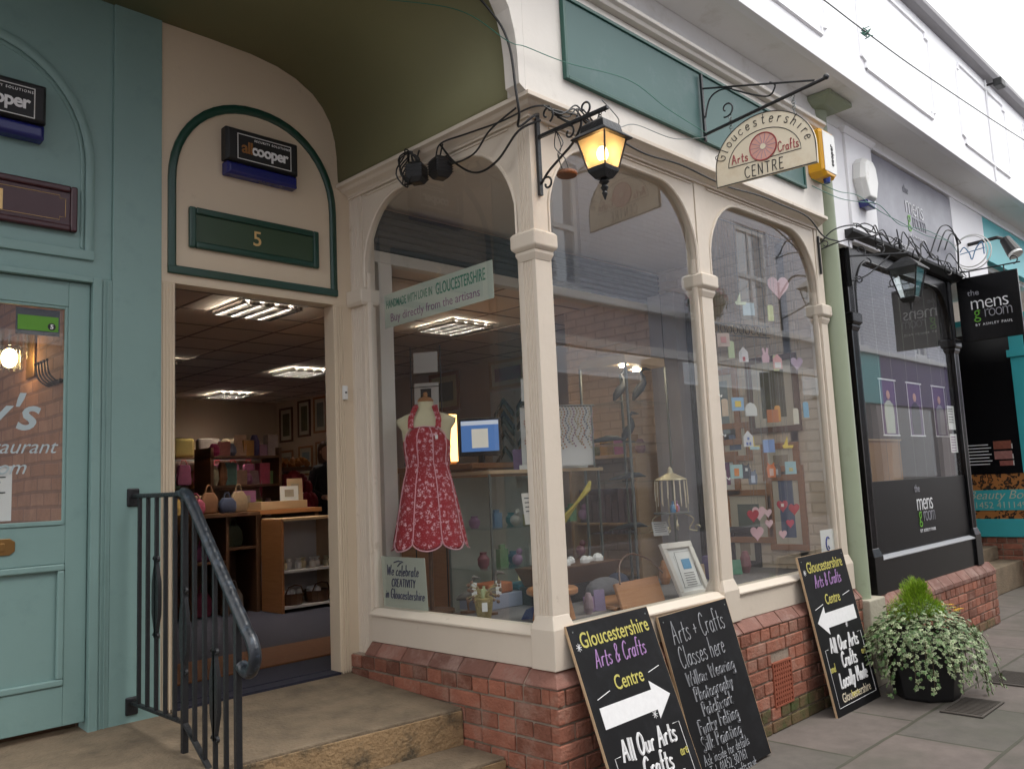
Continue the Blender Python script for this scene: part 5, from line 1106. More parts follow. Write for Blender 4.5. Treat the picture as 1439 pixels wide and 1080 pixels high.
mb = MB(); text_into(mb, 'Beauty Box', (bx0 - .0062, .30, .375), YR, ZU, .15, align='RIGHT', shear=.35, off=-.001); text_into(mb, '01452 411149', (bx0 - .0062, .34, .262), YR, ZU, .112, align='RIGHT', off=-.001); mb.build('lettering', mat('pale_gold_vinyl', (.55, .55, .42), .5), be, fix=False)
E_('dark_window_panel', MB().box(bx0, 9.9, 0, 1.5, .6805, 2.45), 'black'); E_('pillar', MB().box(bx0 - .02, bx0 + .2, .18, .34, .6805, 2.10).box(bx0 - .05, bx0 + .2, .15, .37, 2.1005, 2.19).box(bx0 - .02, bx0 + .2, .18, .34, 2.1905, 2.56), 'aqua')
brick_wall(.001, 1.5, GZ, -.092, bx0 + .02, 'A', parent=be); E_('mortar_core', MB().box(bx0 + .03, 9.9, 0.02, 1.5, GZ, -.095), 'mortar', 0); brick_wall(bx0 + .02, 9.9, GZ, -.092, .001, 'B', parent=be)
E_('fascia', MB().box(6.95, 9.9, -.03, .05, 2.95, 3.42), 'aqua')
E_('back_wall', MB().box(6.0, bx0, 1.5, 1.6, -.3, 3.5), 'black')
E_('vault', MB().box(6.0, bx0, .06, 1.5, 2.9, 2.94), 'soffit')
E_('cornice', MB().box(bx0 - .08, 9.9, -.05, 1.5, 2.5605, 2.63), 'aqua')
mb = MB()
for k in range(7): mb.box(bx0 - .003, bx0 - .0005, .70 - .03 * (k % 2), .95, 1.04 - k * .04, 1.052 - k * .04)
mb.build('window_print', 'logow', be)
for k, (z0, c) in enumerate(((.985, (.25, .08, .05)), (.86, (.35, .16, .14)), (.78, (.30, .10, .08)))):
    t = thing('photo_sticker', ['top small photo print on the dark beauty shop window', 'middle small photo print on the dark beauty shop window', 'lowest small photo print on the dark beauty shop window'][k], 'picture', (bx0, .3, z0)); MB().box(bx0 - .004, bx0 - .0005, .44, .64 - .05 * (k == 2), z0, z0 + (.10 if k < 2 else .06)).build('print', mat('warm_photo_print', c, .5, .5, 30), t); MB().box(bx0 - .0045, bx0 - .0005, .430, .4395, z0, z0 + .06).build('border', 'paper', t)
s3 = thing('recess_steps', 'two pale stone steps into the recess before the beauty shop', 'steps', (7, .6, GZ))
MB().box(6.06, 8.91, .46, 1.5, GZ, -.36).build('step', 'concrete', s3, bevel=.01); MB().box(6.061, 8.909, .72, 1.5, -.3595, -.20).build('step', 'concrete', s3, bevel=.01)


# ================================================================ OPPOSITE SIDE OF THE PASSAGE (seen in the windows)
OY = -4.6
M['wbrick'] = brickmat('white_painted_brick', (.74, .75, .84), (.80, .81, .89), (.58, .59, .67), bump=.9, mix=.3)
op = thing('opposite_building', 'white painted brick building with sash windows across the passage, seen in the shop glass', 'building', (6, OY, GZ))
O_ = lambda n, mb, m, bevel=0, **k: mb.build(n, m, op, bevel=bevel, **k)
wins = [(-5.5, -4.5), (-1.2, -.2), (2.0, 3.0), (5.0, 6.0), (10.2, 11.3), (14.2, 15.2), (18.2, 19.2)]
mb = MB(); xs_ = [-14] + [v for a in wins for v in a] + [30]
for i in range(0, len(xs_), 2): mb.box(xs_[i], xs_[i + 1], OY - .3, OY, 3.35, 5.7)
for a, b in wins: mb.box(a, b, OY - .3, OY, 3.35, 3.4).box(a, b, OY - .3, OY, 5.2, 5.7)
O_('brick_wall', mb, 'wbrick')
for a, b in wins:
    wf = MB(); wf.box(a, a + .07, OY - .12, OY - .05, 3.4, 5.2).box(b - .07, b, OY - .12, OY - .05, 3.4, 5.2).box(a + .07, b - .07, OY - .12, OY - .05, 3.4, 3.5).box(a + .07, b - .07, OY - .12, OY - .05, 4.25, 4.32).box(a + .07, b - .07, OY - .12, OY - .05, 5.1, 5.2).box((a + b) / 2 - .02, (a + b) / 2 + .02, OY - .11, OY - .06, 3.5, 5.1)
    fo = wf.build('window_frame', M['jetty'], op); q = MB(); q.face([(a + .07, OY - .09, 3.5), (b - .07, OY - .09, 3.5), (b - .07, OY - .09, 5.1), (a + .07, OY - .09, 5.1)]); q.build('glass_pane', 'glassd', fo)
    O_('room_behind', MB().box(a, b, OY - .9, OY - .85, 3.4, 5.2), 'shopwall'); O_('window_sill', MB().box(a - .06, b + .06, OY - .02, OY + .08, 3.32, 3.4), 'jetty')
M['bluegrey'] = mat('blue_grey_fascia', (.27, .30, .39), .5, .1, 2)
O_('fascia', MB().box(-14, 13.2, OY - .1, OY + .04, 2.75, 3.25), 'bluegrey'); O_('fascia_cornice', MB().box(-14, 30, OY - .1, OY + .14, 3.2505, 3.34), 'jetty'); O_('beam', MB().box(-14, 13.2, OY - .1, OY + .06, 2.62, 2.7495), 'jetty')
O_('fascia', MB().box(13.2005, 15.9, OY - .1, OY + .05, 2.2, 3.25), 'aqua'); O_('fascia', MB().box(15.9005, 30, OY - .1, OY + .05, 2.2, 3.25), mat('violet_fascia', (.075, .035, .18), .5, .1, 2))
M['lilac'] = mat('lilac_brick_paint', (.44, .38, .38), .8, .1, 3)
mb = MB()
for a, b in ((-14, -9), (-6.5, -3.2), (-1, .6), (3.4, 4.4), (7.6, 8.3), (11.2, 12.2), (15.6, 16.2), (19.5, 20.2), (24, 30)): mb.box(a, b, OY - .3, OY, GZ, 2.6195 if b < 13 else 2.19)
O_('shop_pier', mb, 'lilac'); O_('stallriser', MB().box(-14, 30, OY - .3, OY - .02, GZ, -.05), 'lilac')
q = MB(); q.face([(-14, OY - .12, -.05), (30, OY - .12, -.05), (30, OY - .12, 2.62), (-14, OY - .12, 2.62)]); q.build('shop_window', 'glassd', op)
O_('shop_interior', MB().box(-14, 30, OY - 2.0, OY - 1.9, GZ, 2.62), 'shopwall')
bk = thing('flower_basket', 'hanging basket of pink flowers across the passage, seen reflected in the right arched window', 'flower basket', (8.3, OY + .5, 3.3))
rb_ = random.Random(2)
mb = MB(); mb.lathe([(.03, -.3), (.22, -.12), (.26, 0)], (8.3, OY + .5, 3.4), 14); mb.build('basket', 'woodd', bk)
mb = MB()
for k in range(500):
    v = Vector((rb_.gauss(0, 1), rb_.gauss(0, 1), rb_.gauss(0, 1))).normalized() * rb_.uniform(.18, .32); p = Vector((8.3, OY + .5, 3.42)) + v; a = v.orthogonal().normalized() * .03; b = v.cross(a).normalized() * .03; mb.face([p - a, p + b, p + a, p - b])
mb.build('leaves', mat('basket_leaves', (.05, .12, .03), .5), bk, fix=False)
mb = MB()
for k in range(120):
    v = Vector((rb_.gauss(0, 1), rb_.gauss(0, 1), abs(rb_.gauss(0, 1)))).normalized() * rb_.uniform(.28, .34); p = Vector((8.3, OY + .5, 3.45)) + v; a = v.orthogonal().normalized() * .03; b = v.cross(a).normalized() * .03; mb.face([p - a, p + b, p + a, p - b])
mb.build('flowers', mat('pink_petals', (.55, .08, .15), .5), bk, fix=False)
ol = thing('lantern', 'black lantern on a curled bracket across the passage, seen reflected in the right arched window', 'lantern', (11.6, OY + .8, 3.0))
mb = MB(); mb.tube(spline([(11.6, OY, 4.0), (11.6, OY + .3, 4.35), (11.6, OY + .75, 4.2), (11.6, OY + .8, 3.9)], 8), .02, 6); mb.tube([(11.6, OY, 3.6), (11.6, OY + .7, 3.85)], .015, 6); mb.box(11.58, 11.62, OY, OY + .03, 3.4, 4.3); mb.build('bracket', 'iron', ol)
mb = MB(); mb.loft([[(11.6 - a, OY + .8 - a, z), (11.6 + a, OY + .8 - a, z), (11.6 + a, OY + .8 + a, z), (11.6 - a, OY + .8 + a, z)] for a, z in ((.06, 3.3), (.10, 3.32), (.16, 3.65), (.20, 3.66), (.03, 3.85))]); mb.build('housing', 'blackm', ol)
# passage end behind the camera
eb = thing('passage_end_building', 'red brick building closing the passage behind the viewer, out of view except as faint reflection', 'building', (-16, -3, GZ))
MB().box(-17, -16, -12, 8, GZ, 5).build('wall', M['wbrick'], eb)

# ================================================================ SHOP INTERIOR
FZ = -.155; CZ = 2.40
struct(MB().box(-1.44, 9, 1.602, 10.6, FZ - .08, FZ).build('shop_floor', 'carpet')); struct(MB().box(-1.117, .003, 1.50, 1.6018, FZ - .10, FZ - .004).build('doorway_floor', 'carpet'))
struct(MB().box(.065, 3.1, 1.47, 1.6015, FZ - .1, FZ - .002).build('shop_floor', 'carpet'))
tag(MB().box(-.95, .75, 1.95, 2.5, FZ + .001, FZ + .012).build('doormat', 'mat', bevel=.004), 'brown doormat on the navy carpet just inside the open door', 'doormat')
cm_ = MB(); cm_.box(-1.4, 9, 1.602, 10.6, CZ, CZ + .03); struct(cm_.build('shop_ceiling', 'ceil'))
gr = MB(); x = -1.06 + .0
while x < 5: gr.box(x - .012, x + .012, 1.605, 10.5, CZ - .004, CZ - .0005); x += .6
y = 1.75
while y < 10.5: gr.box(-1.4, 4.9, y - .012, y + .012, CZ - .0065, CZ - .0042); y += .6
struct(gr.build('ceiling_grid', 'grid'))
struct(MB().box(-1.44, 9, 10.5, 10.6, FZ, CZ).build('shop_wall_back', 'shopwall')); struct(MB().box(-1.40, -1.32, 1.602, 10.5, FZ, CZ).build('shop_wall_left', 'shopwall'))
struct(MB().box(4.6, 4.7, 2.55, 10.4995, FZ, CZ).build('shop_wall_right', 'shopwall'))
M['cbrick'] = brickmat('cream_painted_brick', (.66, .55, .42), (.72, .60, .47), (.58, .47, .35), bump=.7, mix=.25)
struct(MB().box(3.10, 3.2, .10, 2.54, FZ, 2.56).build('shop_wall_side', 'cbrick')); struct(MB().box(3.2005, 4.7, 2.45, 2.5495, FZ, 2.56).build('shop_wall_side', 'cbrick'))
struct(MB().box(.096, 3.095, 1.52, 1.60, 2.26, 2.5645).build('header_wall', 'shopwall'))
# display platform in the bay
struct(MB().box(.065, 3.095, .065, 1.0, -.0, .118).build('display_platform', mat('grey_display_floor', (.16, .15, .15), .7, .2, 5)))
# inner opening: white header beam, post and roller shutter box
ib = thing('roller_shutter_box', 'dark roller shutter box with white beam below it behind the left arched window', 'shutter', (.15, 1.5, 2.2))
MB().box(.095, 3.09, 1.44, 1.51, 2.185, 2.255).build('beam', 'white', ib, bevel=.003)
sh = MB()
for k in range(6): sh.prism([(.095, 1.46, 2.256 + k * .045), (.095, 1.445, 2.268 + k * .045), (.095, 1.445, 2.29 + k * .045), (.095, 1.46, 2.2995 + k * .045)], (2.99, 0, 0))
sh.box(.095, 3.09, 1.461, 1.51, 2.2565, 2.53); sh.build('slats', mat('dark_blue_grey_slats', (.045, .06, .07), .5, .2, 6), ib)
MB().box(.165, .265, 1.44, 1.51, FZ, 2.1845).build('post', 'white', ib, bevel=.003)
# ceiling lights
def ceil_light(x0, y0, w, d, label):
    t = thing('ceiling_light', label, 'ceiling light', (x0, y0, CZ), 'square louvred ceiling lights')
    MB().box(x0, x0 + w, y0, y0 + .025, CZ - .02, CZ - .007).box(x0, x0 + w, y0 + d - .025, y0 + d, CZ - .02, CZ - .007).box(x0, x0 + .025, y0 + .025, y0 + d - .025, CZ - .02, CZ - .007).box(x0 + w - .025, x0 + w, y0 + .025, y0 + d - .025, CZ - .02, CZ - .007).build('frame', 'whiteplastic', t)
    q = MB(); 
    for k in range(4): q.box(x0 + .06 + k * (w - .09) / 4, x0 + .06 + k * (w - .09) / 4 + .026, y0 + .03, y0 + d - .03, CZ - .010, CZ - .0075)
    q.build('tube', 'lightm', t)
    mb = MB(); NL = 14
    for k in range(1, NL): mb.box(x0 + .025, x0 + w - .025, y0 + d * k / NL - .002, y0 + d * k / NL + .002, CZ - .050, CZ - .0115)
    for k in range(1, NL): mb.box(x0 + w * k / NL - .002, x0 + w * k / NL + .002, y0 + .025, y0 + d - .025, CZ - .0495, CZ - .0115)
    mb.build('louvre', 'louvre', t)
ceil_light(.36, 3.52, .60, .60, 'louvred ceiling light nearest the open doorway'); ceil_light(2.66, 6.65, .60, .60, 'louvred ceiling light further back, right of the doorway view'); ceil_light(.70, 6.65, .60, .60, 'louvred ceiling light just showing at the left door post'); ceil_light(3.0, 9.3, .60, .60, 'small distant louvred ceiling light at the back of the shop'); ceil_light(2.34, 3.25, .58, .60, 'louvred ceiling light seen under the window banner')
# pictures
def picture(o, r, w, h, fw, fm, mount, art, label, group=None, d=.025, u=ZU):
    """o = lower-left corner on the wall, r = right, normal r x u points to the viewer"""
    o = Vector(o); r = Vector(r).normalized(); u = Vector(u).normalized(); n = r.cross(u); t = thing('picture', label, 'picture', tuple(o), group)
    mb = MB(); mb.obox(o, r, u, w, fw, d); mb.obox(o + u * (h - fw), r, u, w, fw, d); mb.obox(o + u * fw, r, u, fw, h - 2 * fw, d * .98); mb.obox(o + u * fw + r * (w - fw), r, u, fw, h - 2 * fw, d * .98); mb.build('frame', fm, t, bevel=.003)
    MB().obox(o + r * fw + u * fw, r, u, w - 2 * fw, h - 2 * fw, d * .4).build('mount', mount, t)
    m_ = min(w, h) * .16; MB().obox(o + r * (fw + m_) + u * (fw + m_), r, u, w - 2 * fw - 2 * m_, h - 2 * fw - 2 * m_, d * .4 + .002).build('painting', art, t)
    return t
M['art1'] = mat('landscape_painting', (.06, .10, .14), .6, .3, 4, col2=(.28, .30, .22)); M['art2'] = mat('blue_woodland_painting', (.03, .06, .14), .6, .3, 6, col2=(.10, .16, .30)); M['art3'] = mat('dark_green_painting', (.02, .03, .02), .6, .3, 8, col2=(.14, .14, .06)); M['art4'] = mat('sepia_print', (.20, .15, .10), .6, .3, 8, col2=(.5, .44, .34)); M['art5'] = mat('sea_picture', (.15, .25, .33), .6, .3, 5, col2=(.42, .48, .46))
M['mount'] = mat('cream_mount', (.60, .56, .46), .7, .04)
GP = 'framed pictures on the right wall of the shop'
k = 0
for (y0, z0, w_, h_, a_, lab) in ((9.95, 1.70, .42, .58, 'art3', 'dark framed picture on the upper row, furthest along the wall'), (9.40, 1.75, .38, .60, 'art3', 'dark framed picture on the upper row, second from the back'), (8.92, 1.78, .38, .58, 'art1', 'framed picture with pale mount on the upper row of the wall'), (8.42, 1.80, .38, .60, 'art4', 'framed sepia picture on the upper row nearest the door post'),
    (9.95, 1.12, .46, .44, 'art4', 'framed picture on the middle row, furthest along the wall'), (9.35, 1.12, .42, .48, 'art5', 'framed sea picture on the middle row of the wall'), (8.85, 1.02, .40, .62, 'art4', 'tall framed picture on the middle row of the wall'), (8.85, .40, .40, .52, 'art1', 'framed picture on the lowest row of the wall'), (8.35, 1.05, .36, .6, 'art5', 'framed pale picture at head height beside the customer')):
    picture((4.5995, y0 + w_, z0), (0, -1, 0), w_, h_, .035, 'woodd' if k < 2 else 'wood', 'mount', a_, lab, GP); k += 1
picture((4.5995, 6.35, 1.84), (0, -1, 0), .62, .52, .05, 'wood', 'papery', 'art3', 'gold framed dark picture on the wall behind the dress form neck'); picture((4.5995, 5.15, 2.02), (0, -1, 0), .66, .36, .04, 'woodl', 'mount', 'inkp', 'pale framed notice above the frame corner samples')
# frame corner samples (chevrons)
cs = [('dark green', (.02, .04, .03)), ('olive', (.08, .08, .04)), ('charcoal', (.03, .03, .035)), ('gold', (.30, .18, .06)), ('cream', (.45, .38, .28)), ('orange wood', (.40, .17, .06)), ('navy', (.03, .05, .09)), ('brown', (.12, .06, .03))]
cso = thing('sample_board', 'white wall board under the frame corner samples', 'board', (4.59, 4.8, 1.15)); MB().box(4.585, 4.5995, 4.25, 5.15, 1.10, 2.0).build('panel', 'whiteplastic', cso)
i = 0
for cidx, (yc, zs) in enumerate(((4.90, (1.90, 1.82, 1.74, 1.66, 1.58, 1.50, 1.30)), (4.50, (1.96, 1.88, 1.80, 1.72, 1.52, 1.44, 1.34)))):
    for j, zt in enumerate(zs):
        nm, c = cs[(i * 3 + cidx) % 8]; t_ = .03
        mb = MB()
        for s in (-1, 1): mb.prism([(4.584 - .004 * (j % 2), yc, zt), (4.584 - .004 * (j % 2), yc + s * .17, zt - .19), (4.584 - .004 * (j % 2), yc + s * .17, zt - .25), (4.584 - .004 * (j % 2), yc, zt - .06)], (-.022, 0, 0))
        tag(mb.build('frame_corner_sample', mat('sample_' + nm.replace(' ', '_'), c, .4)), '%s V-shaped frame corner sample, %s in the %s column on the wall board' % (nm, ['topmost', 'second', 'third', 'fourth', 'fifth', 'sixth', 'lowest'][j], ['left', 'right'][cidx]), 'frame sample', 'V-shaped frame corner samples'); i += 1

# counter with till screen
ct = thing('shop_counter', 'orange wood shop counter behind the left arched window', 'counter', (2.0, 2.8, FZ))
MB().box(1.55, 2.35, 2.2, 3.2, .955, 1.0).build('worktop', 'wood', ct, bevel=.006); MB().box(1.58, 1.61, 2.25, 3.15, FZ, .9545).box(1.611, 2.33, 2.25, 2.29, FZ, .9545).box(1.611, 2.33, 3.11, 3.15, FZ, .9545).box(1.611, 2.32, 2.2905, 3.1095, .74, .765).build('body', 'wood', ct, bevel=.003)
mo = thing('computer_monitor', 'black computer monitor with blue screen on the counter', 'monitor', (2.0, 2.6, 1.0))
q = Vector((1.95, 2.78, 1.07)); r_ = Vector((.6, -.8, 0)).normalized(); MB().obox(q, r_, ZU, .36, .32, .035).build('housing', 'blackm', mo, bevel=.006)
n_ = r_.cross(Vector((0, 0, 1))); MB().obox(q + r_ * .02 + Vector((0, 0, .04)) + n_ * .0352, r_, ZU, .32, .26, .002).build('screen', emis('blue_screen', (.08, .20, .50), .30), mo); MB().obox(q + r_ * .11 + Vector((0, 0, .07)) + n_ * .0375, r_, ZU, .14, .16, .001).build('screen_window', emis('white_screen_box', (.65, .62, .55), .30), mo)
MB().obox(q + r_ * .02 + Vector((0, 0, .262)) + n_ * .0375, r_, ZU, .32, .035, .001).build('screen_bar', emis('pale_screen_bar', (.6, .65, .75), .3), mo)
MB().cyl(q + r_ * .18 + Vector((0, 0, -.069)), q + r_ * .18 + Vector((0, 0, .0)), .03).build('stand', 'blackm', mo); 
tag(MB().tube([(1.62, 3.02, .79), (1.80, 2.74, .79)], .032, 14).build('paper_roll', 'paper', smooth=True), 'rolled white paper on the counter shelf', 'paper roll')
tag(MB().box(1.572, 1.5795, 2.70, 2.95, .55, .72).build('red_notice', mat('dark_red_card', (.22, .02, .03), .6)), 'dark red notice on the front of the counter', 'notice')
tag(MB().box(1.570, 1.5785, 2.42, 2.54, .73, .84).build('white_notice', 'paper'), 'small white card on the counter edge', 'notice')
LA = 2.17
ob = thing('table_lamp_box', 'glowing amber lamp box behind the dress form shoulder', 'lamp', (2.2, 3.6, 1.0)); MB().box(LA, LA + .28, 3.38, 3.40, 1.06, 1.50).build('shade', emis('amber_shade', (.95, .50, .15), 2.6), ob); MB().box(LA, LA + .28, 3.402, 3.5, FZ, 1.50).build('body', 'wood', ob)
bg_ = thing('magazines', 'upright blue and red magazines beside the monitor', 'magazines', (1.8, 3.0, 1.0))
for k, c in enumerate(((.05, .12, .30), (.35, .05, .05), (.10, .25, .40))): MB().obox((1.72 + .02 * k, 3.08 - .035 * k, 1.0), (.25, -.97, .0), (.12, 0, 1), .12, .22, .012).build('magazine', mat('magazine_cover', c, .4, .3, 12), bg_)
# glass display cabinet in front of the counter
dc = thing('glass_cabinet', 'glass display cabinet with blue-grey edges below the counter', 'cabinet', (1.4, 1.4, FZ))
cx0, cx1, cy0, cy1 = .80, 1.86, 1.22, 1.62
for z in (.30, .55, .885): MB().box(cx0, cx1, cy0, cy1, z, z + .008).build('glass_shelf', 'clear', dc)
MB().box(cx0, cx1, cy0, cy1, -.15, .02).build('plinth', 'woodd', dc); MB().box(cx0, cx1, cy1, cy1 + .01, .0205, .88).build('back', mat('pale_backing', (.50, .46, .40), .7), dc)
mb = MB()
for a, b in ((cx0, cy0), (cx1, cy0), (cx0, cy1), (cx1, cy1)): mb.box(a - .006, a + .006, b - .006, b + .006, .0205, .92)
mb.build('posts', 'steelwire', dc); q = MB(); q.face([(cx0, cy0, .03), (cx1, cy0, .03), (cx1, cy0, .88), (cx0, cy0, .88)]); q.face([(cx0, cy0, .03), (cx0, cy1, .03), (cx0, cy1, .88), (cx0, cy0, .88)]); q.build('glass_side', 'clear', dc)
MB().box(cx0 - .02, cx1 + .03, cy0 - .02, cy1 + .02, .8935, .915).build('top', 'woodl', dc)
rc = random.Random(9); cols = [(.30, .10, .12), (.08, .18, .30), (.45, .38, .15), (.12, .25, .12), (.50, .45, .40), (.30, .16, .06), (.35, .18, .3), (.05, .22, .25)]
nms = ['dark red', 'blue', 'mustard', 'green', 'off-white', 'brown', 'mauve', 'teal']
i = 0
for z, sh_ in ((.308, 'middle glass shelf'), (.0205, 'bottom of the glass cabinet'), (.558, 'upper glass shelf')):
    for j in range(9):
        x = cx0 + .07 + j * .112; y = cy0 + rc.uniform(.08, .25); h = rc.uniform(.07, .15); c = cols[(i * 3) % 8]; mb = MB(); kind = i % 3
        if kind == 0: mb.lathe([(.022, 0), (.036, .02), (.038, h * .6), (.02, h * .85), (.024, h)], (x, y, z), 14)
        elif kind == 1: mb.box(x - .035, x + .035, y - .02, y + .02, z, z + h * .8).box(x - .02, x + .02, y - .01, y + .01, z + h * .8005, z + h)
        else: mb.sphere((x, y, z + .036), .036).sphere((x + .01, y - .01, z + .085), .022)
        tag(mb.build(['jar', 'gift_box', 'small_figure'][kind], mat('craft_item_colour', c, .5, .35, 30), smooth=(kind != 1)), '%s %s on the %s, %s from the left' % (nms[(i * 3) % 8], ['craft jar', 'gift box', 'round figure'][kind], sh_, ['first', 'second', 'third', 'fourth', 'fifth', 'sixth', 'seventh', 'eighth', 'ninth'][j]), ['jar', 'box', 'figure'][kind], 'small craft items in the glass cabinet'); i += 1
# ================================================================ WINDOW DISPLAY: left arched window
PF = .119
# banner inside the glass
bn = thing('banner', 'pale banner with green and purple lettering tilted inside the left arched window', 'banner', (.05, .8, 1.8))
bo = Vector((.058, 1.245, 1.735)); br = (Vector((.058, .345, 1.745)) - bo).normalized(); bu = Vector((0, 0, 1)); bu = (bu - br * bu.dot(br)).normalized(); W_ = .90
MB().obox(bo, br, bu, W_, .195, -.002).build('sheet', 'postergrey', bn)
mb = MB(); text_into(mb, 'HANDMADE WITH LOVE IN', bo + br * .015 + bu * .112, br, bu, .066, xs=.50, align='LEFT', off=.0008, th=.0004); text_into(mb, 'GLOUCESTERSHIRE', bo + br * .455 + bu * .105, br, bu, .090, xs=.50, align='LEFT', off=.0008, th=.0004); mb.build('lettering', 'inkg', bn, fix=False)
mb = MB(); text_into(mb, 'Buy directly from the artisans', bo + br * .05 + bu * .03, br, bu, .068, xs=.92, align='LEFT', off=-.0004, th=.0004); mb.build('lettering', 'inkp', bn, fix=False)
po = thing('poster', 'grey-green card reading We celebrate creativity in Gloucestershire in the corner of the left window', 'poster', (.06, 1.2, .18))
q = Vector((.075, 1.345, .182)); MB().obox(q, YR, (-.05, 0, 1), .385, .275, .003).build('card', 'postergrey', po)
f_ = plane_fn(q + Vector((-.003, 0, 0)), YR, (-.05, 0, 1), .0035); mb = MB()
for s_, x, y, sz, xs in (('We celebrate', .19, .175, .058, .78), ('CREATIVITY', .19, .115, .042, .86), ('in Gloucestershire', .195, .05, .052, .76)): strokes_into(mb, s_, lambda a, b, x=x, y=y: f_(x + a, y + b), sz, .0022, xs=xs, shear=.2)
mb.tube([f_(.12, .245), f_(.16, .255), f_(.2, .25), f_(.17, .24), f_(.15, .225)], .003, 5); mb.build('lettering', 'ink', po)
# dress form with apron
MC = Vector((.33, 1.24, 0)); mr = Vector((.707, -.707, 0)); mf = Vector((-.707, -.707, 0))
def MP(x, d, z): return MC + mr * x + mf * d + Vector((0, 0, z))
df = thing('dress_form', 'cream calico dress form with wooden neck cap wearing the red apron', 'dress form', (MC.x, MC.y, PF))
def ringf(a, b, z, n=28, sh=0, pw=1.0): return [MP(a * math.copysign(abs(math.cos(t)) ** pw, math.cos(t)), b * math.sin(t) + sh, z) for t in [2 * math.pi * k / n for k in range(n)]]
prof = [(.10, .075, .62), (.135, .10, .70), (.140, .105, .78), (.120, .09, .87), (.105, .08, .94), (.122, .092, 1.02), (.140, .10, 1.10), (.145, .095, 1.16), (.172, .080, 1.20), (.176, .066, 1.225), (.125, .056, 1.25), (.062, .050, 1.268), (.047, .045, 1.29), (.045, .043, 1.325)]
MB().loft([ringf(a, b, z) for a, b, z in prof]).build('torso', 'mann', df, smooth=True)
MB().loft([ringf(a, a, z) for a, z in ((.046, 1.3255), (.048, 1.332), (.032, 1.350), (.012, 1.355), (.014, 1.375), (.008, 1.383))]).build('neck_cap', 'wood', df, smooth=True)
MB().cyl(MP(0, 0, PF), MP(0, 0, .62), .012).cyl(MP(0, 0, PF), MP(0, 0, PF + .015), .13, seg=24).build('stand', 'woodd', df)
def apronmat():
    Mx, t, b = nmat('red_flower_print'); N = t.nodes; K = t.links.new; tc = N.new('ShaderNodeTexCoord')
    v = N.new('ShaderNodeTexVoronoi'); v.inputs['Scale'].default_value = 34; v.inputs['Randomness'].default_value = .8
    n = N.new('ShaderNodeTexNoise'); n.inputs['Scale'].default_value = 110; n.inputs['Detail'].default_value = 2; K(tc.outputs['Object'], n.inputs['Vector']); K(tc.outputs['Object'], v.inputs['Vector'])
    r = N.new('ShaderNodeMapRange'); r.inputs['From Min'].default_value = .50; r.inputs['From Max'].default_value = .34; K(v.outputs['Distance'], r.inputs['Value'])
    r2 = N.new('ShaderNodeMapRange'); r2.inputs['From Min'].default_value = .47; r2.inputs['From Max'].default_value = .52; K(n.outputs['Fac'], r2.inputs['Value'])
    m_ = N.new('ShaderNodeMath'); m_.operation = 'MULTIPLY'; K(r.outputs[0], m_.inputs[0]); K(r2.outputs[0], m_.inputs[1])
    v2 = N.new('ShaderNodeTexVoronoi'); v2.inputs['Scale'].default_value = 90; K(tc.outputs['Object'], v2.inputs['Vector']); r3 = N.new('ShaderNodeMapRange'); r3.inputs['From Min'].default_value = .26; r3.inputs['From Max'].default_value = .18; r3.inputs['To Max'].default_value = .5; K(v2.outputs['Distance'], r3.inputs['Value'])
    m2 = N.new('ShaderNodeMath'); m2.operation = 'MAXIMUM'; K(m_.outputs[0], m2.inputs[0]); K(r3.outputs[0], m2.inputs[1])
    mx = N.new('ShaderNodeMixRGB'); mx.inputs[1].default_value = (.33, .005, .018, 1); mx.inputs[2].default_value = (.72, .42, .46, 1); K(m2.outputs[0], mx.inputs[0]); K(mx.outputs[0], b.inputs['Base Color']); b.inputs['Roughness'].default_value = .85; return Mx
M['apron'] = apronmat(); M['piping'] = mat('pink_piping', (.66, .34, .38), .7)
apn = thing('apron', 'red flower-print apron with pink piping and scalloped hem on the dress form', 'apron', (MC.x, MC.y, .5))
AP = [(1.175, .112, .106), (1.13, .135, .112), (1.06, .142, .112), (.98, .128, .098), (.93, .125, .094), (.86, .144, .110), (.76, .165, .128), (.66, .184, .142), (.57, .200, .154), (.475, .215, .165)]
gores = 5; NT = 60
def aprow(i, t):  # t -1..1 around the front
    z, a, b = AP[i]; ang = t * R(118 if i > 4 else 95 + 4 * i)
    if i == 0: ang = t * R(72)
    fold = 1 + .035 * max(0, i - 4) / 5 * math.cos(t * gores * math.pi)
    if i == len(AP) - 1: z = z + .045 * (1 - abs(math.sin((t + 1) * gores / 2 * math.pi)) ** .6)
    if i == 1: z = z - .02 * max(0, abs(t) - .7) / .3
    if i == 0: z = z + .010 * (1 - abs(t)) - .01
    return MP(a * math.sin(ang) * fold, b * math.cos(ang) * fold, z)
mb = MB(); grid = []
for i in range(len(AP)): grid.append([mb.bm.verts.new(aprow(i, -1 + 2 * k / NT)) for k in range(NT + 1)])
for i in range(len(AP) - 1):
    for k in range(NT): mb.bm.faces.new((grid[i][k], grid[i][k + 1], grid[i + 1][k + 1], grid[i + 1][k]))
ao = mb.build('skirt_and_bib', 'apron', apn, smooth=True, angle=80); s_ = ao.modifiers.new('solid', 'SOLIDIFY'); s_.thickness = .003; ss = ao.modifiers.new('sub', 'SUBSURF'); ss.levels = 1; ss.render_levels = 1
mb = MB()
def off(p): d = p - MC; d.z = 0; return p + d.normalized() * .003
for t in (-.6, -.2, .2, .6):
    mb.tube(spline([off(aprow(i, t * (.9 if i < 4 else 1))) for i in range(len(AP))], 4), .0035, 5)
mb.tube([off(aprow(len(AP) - 1, -1 + 2 * k / 120)) for k in range(121)], .004, 5); mb.tube([off(aprow(0, -1 + 2 * k / 20)) for k in range(21)], .0035, 5)
mb.build('piping', 'piping', apn, smooth=True)
mb = MB()
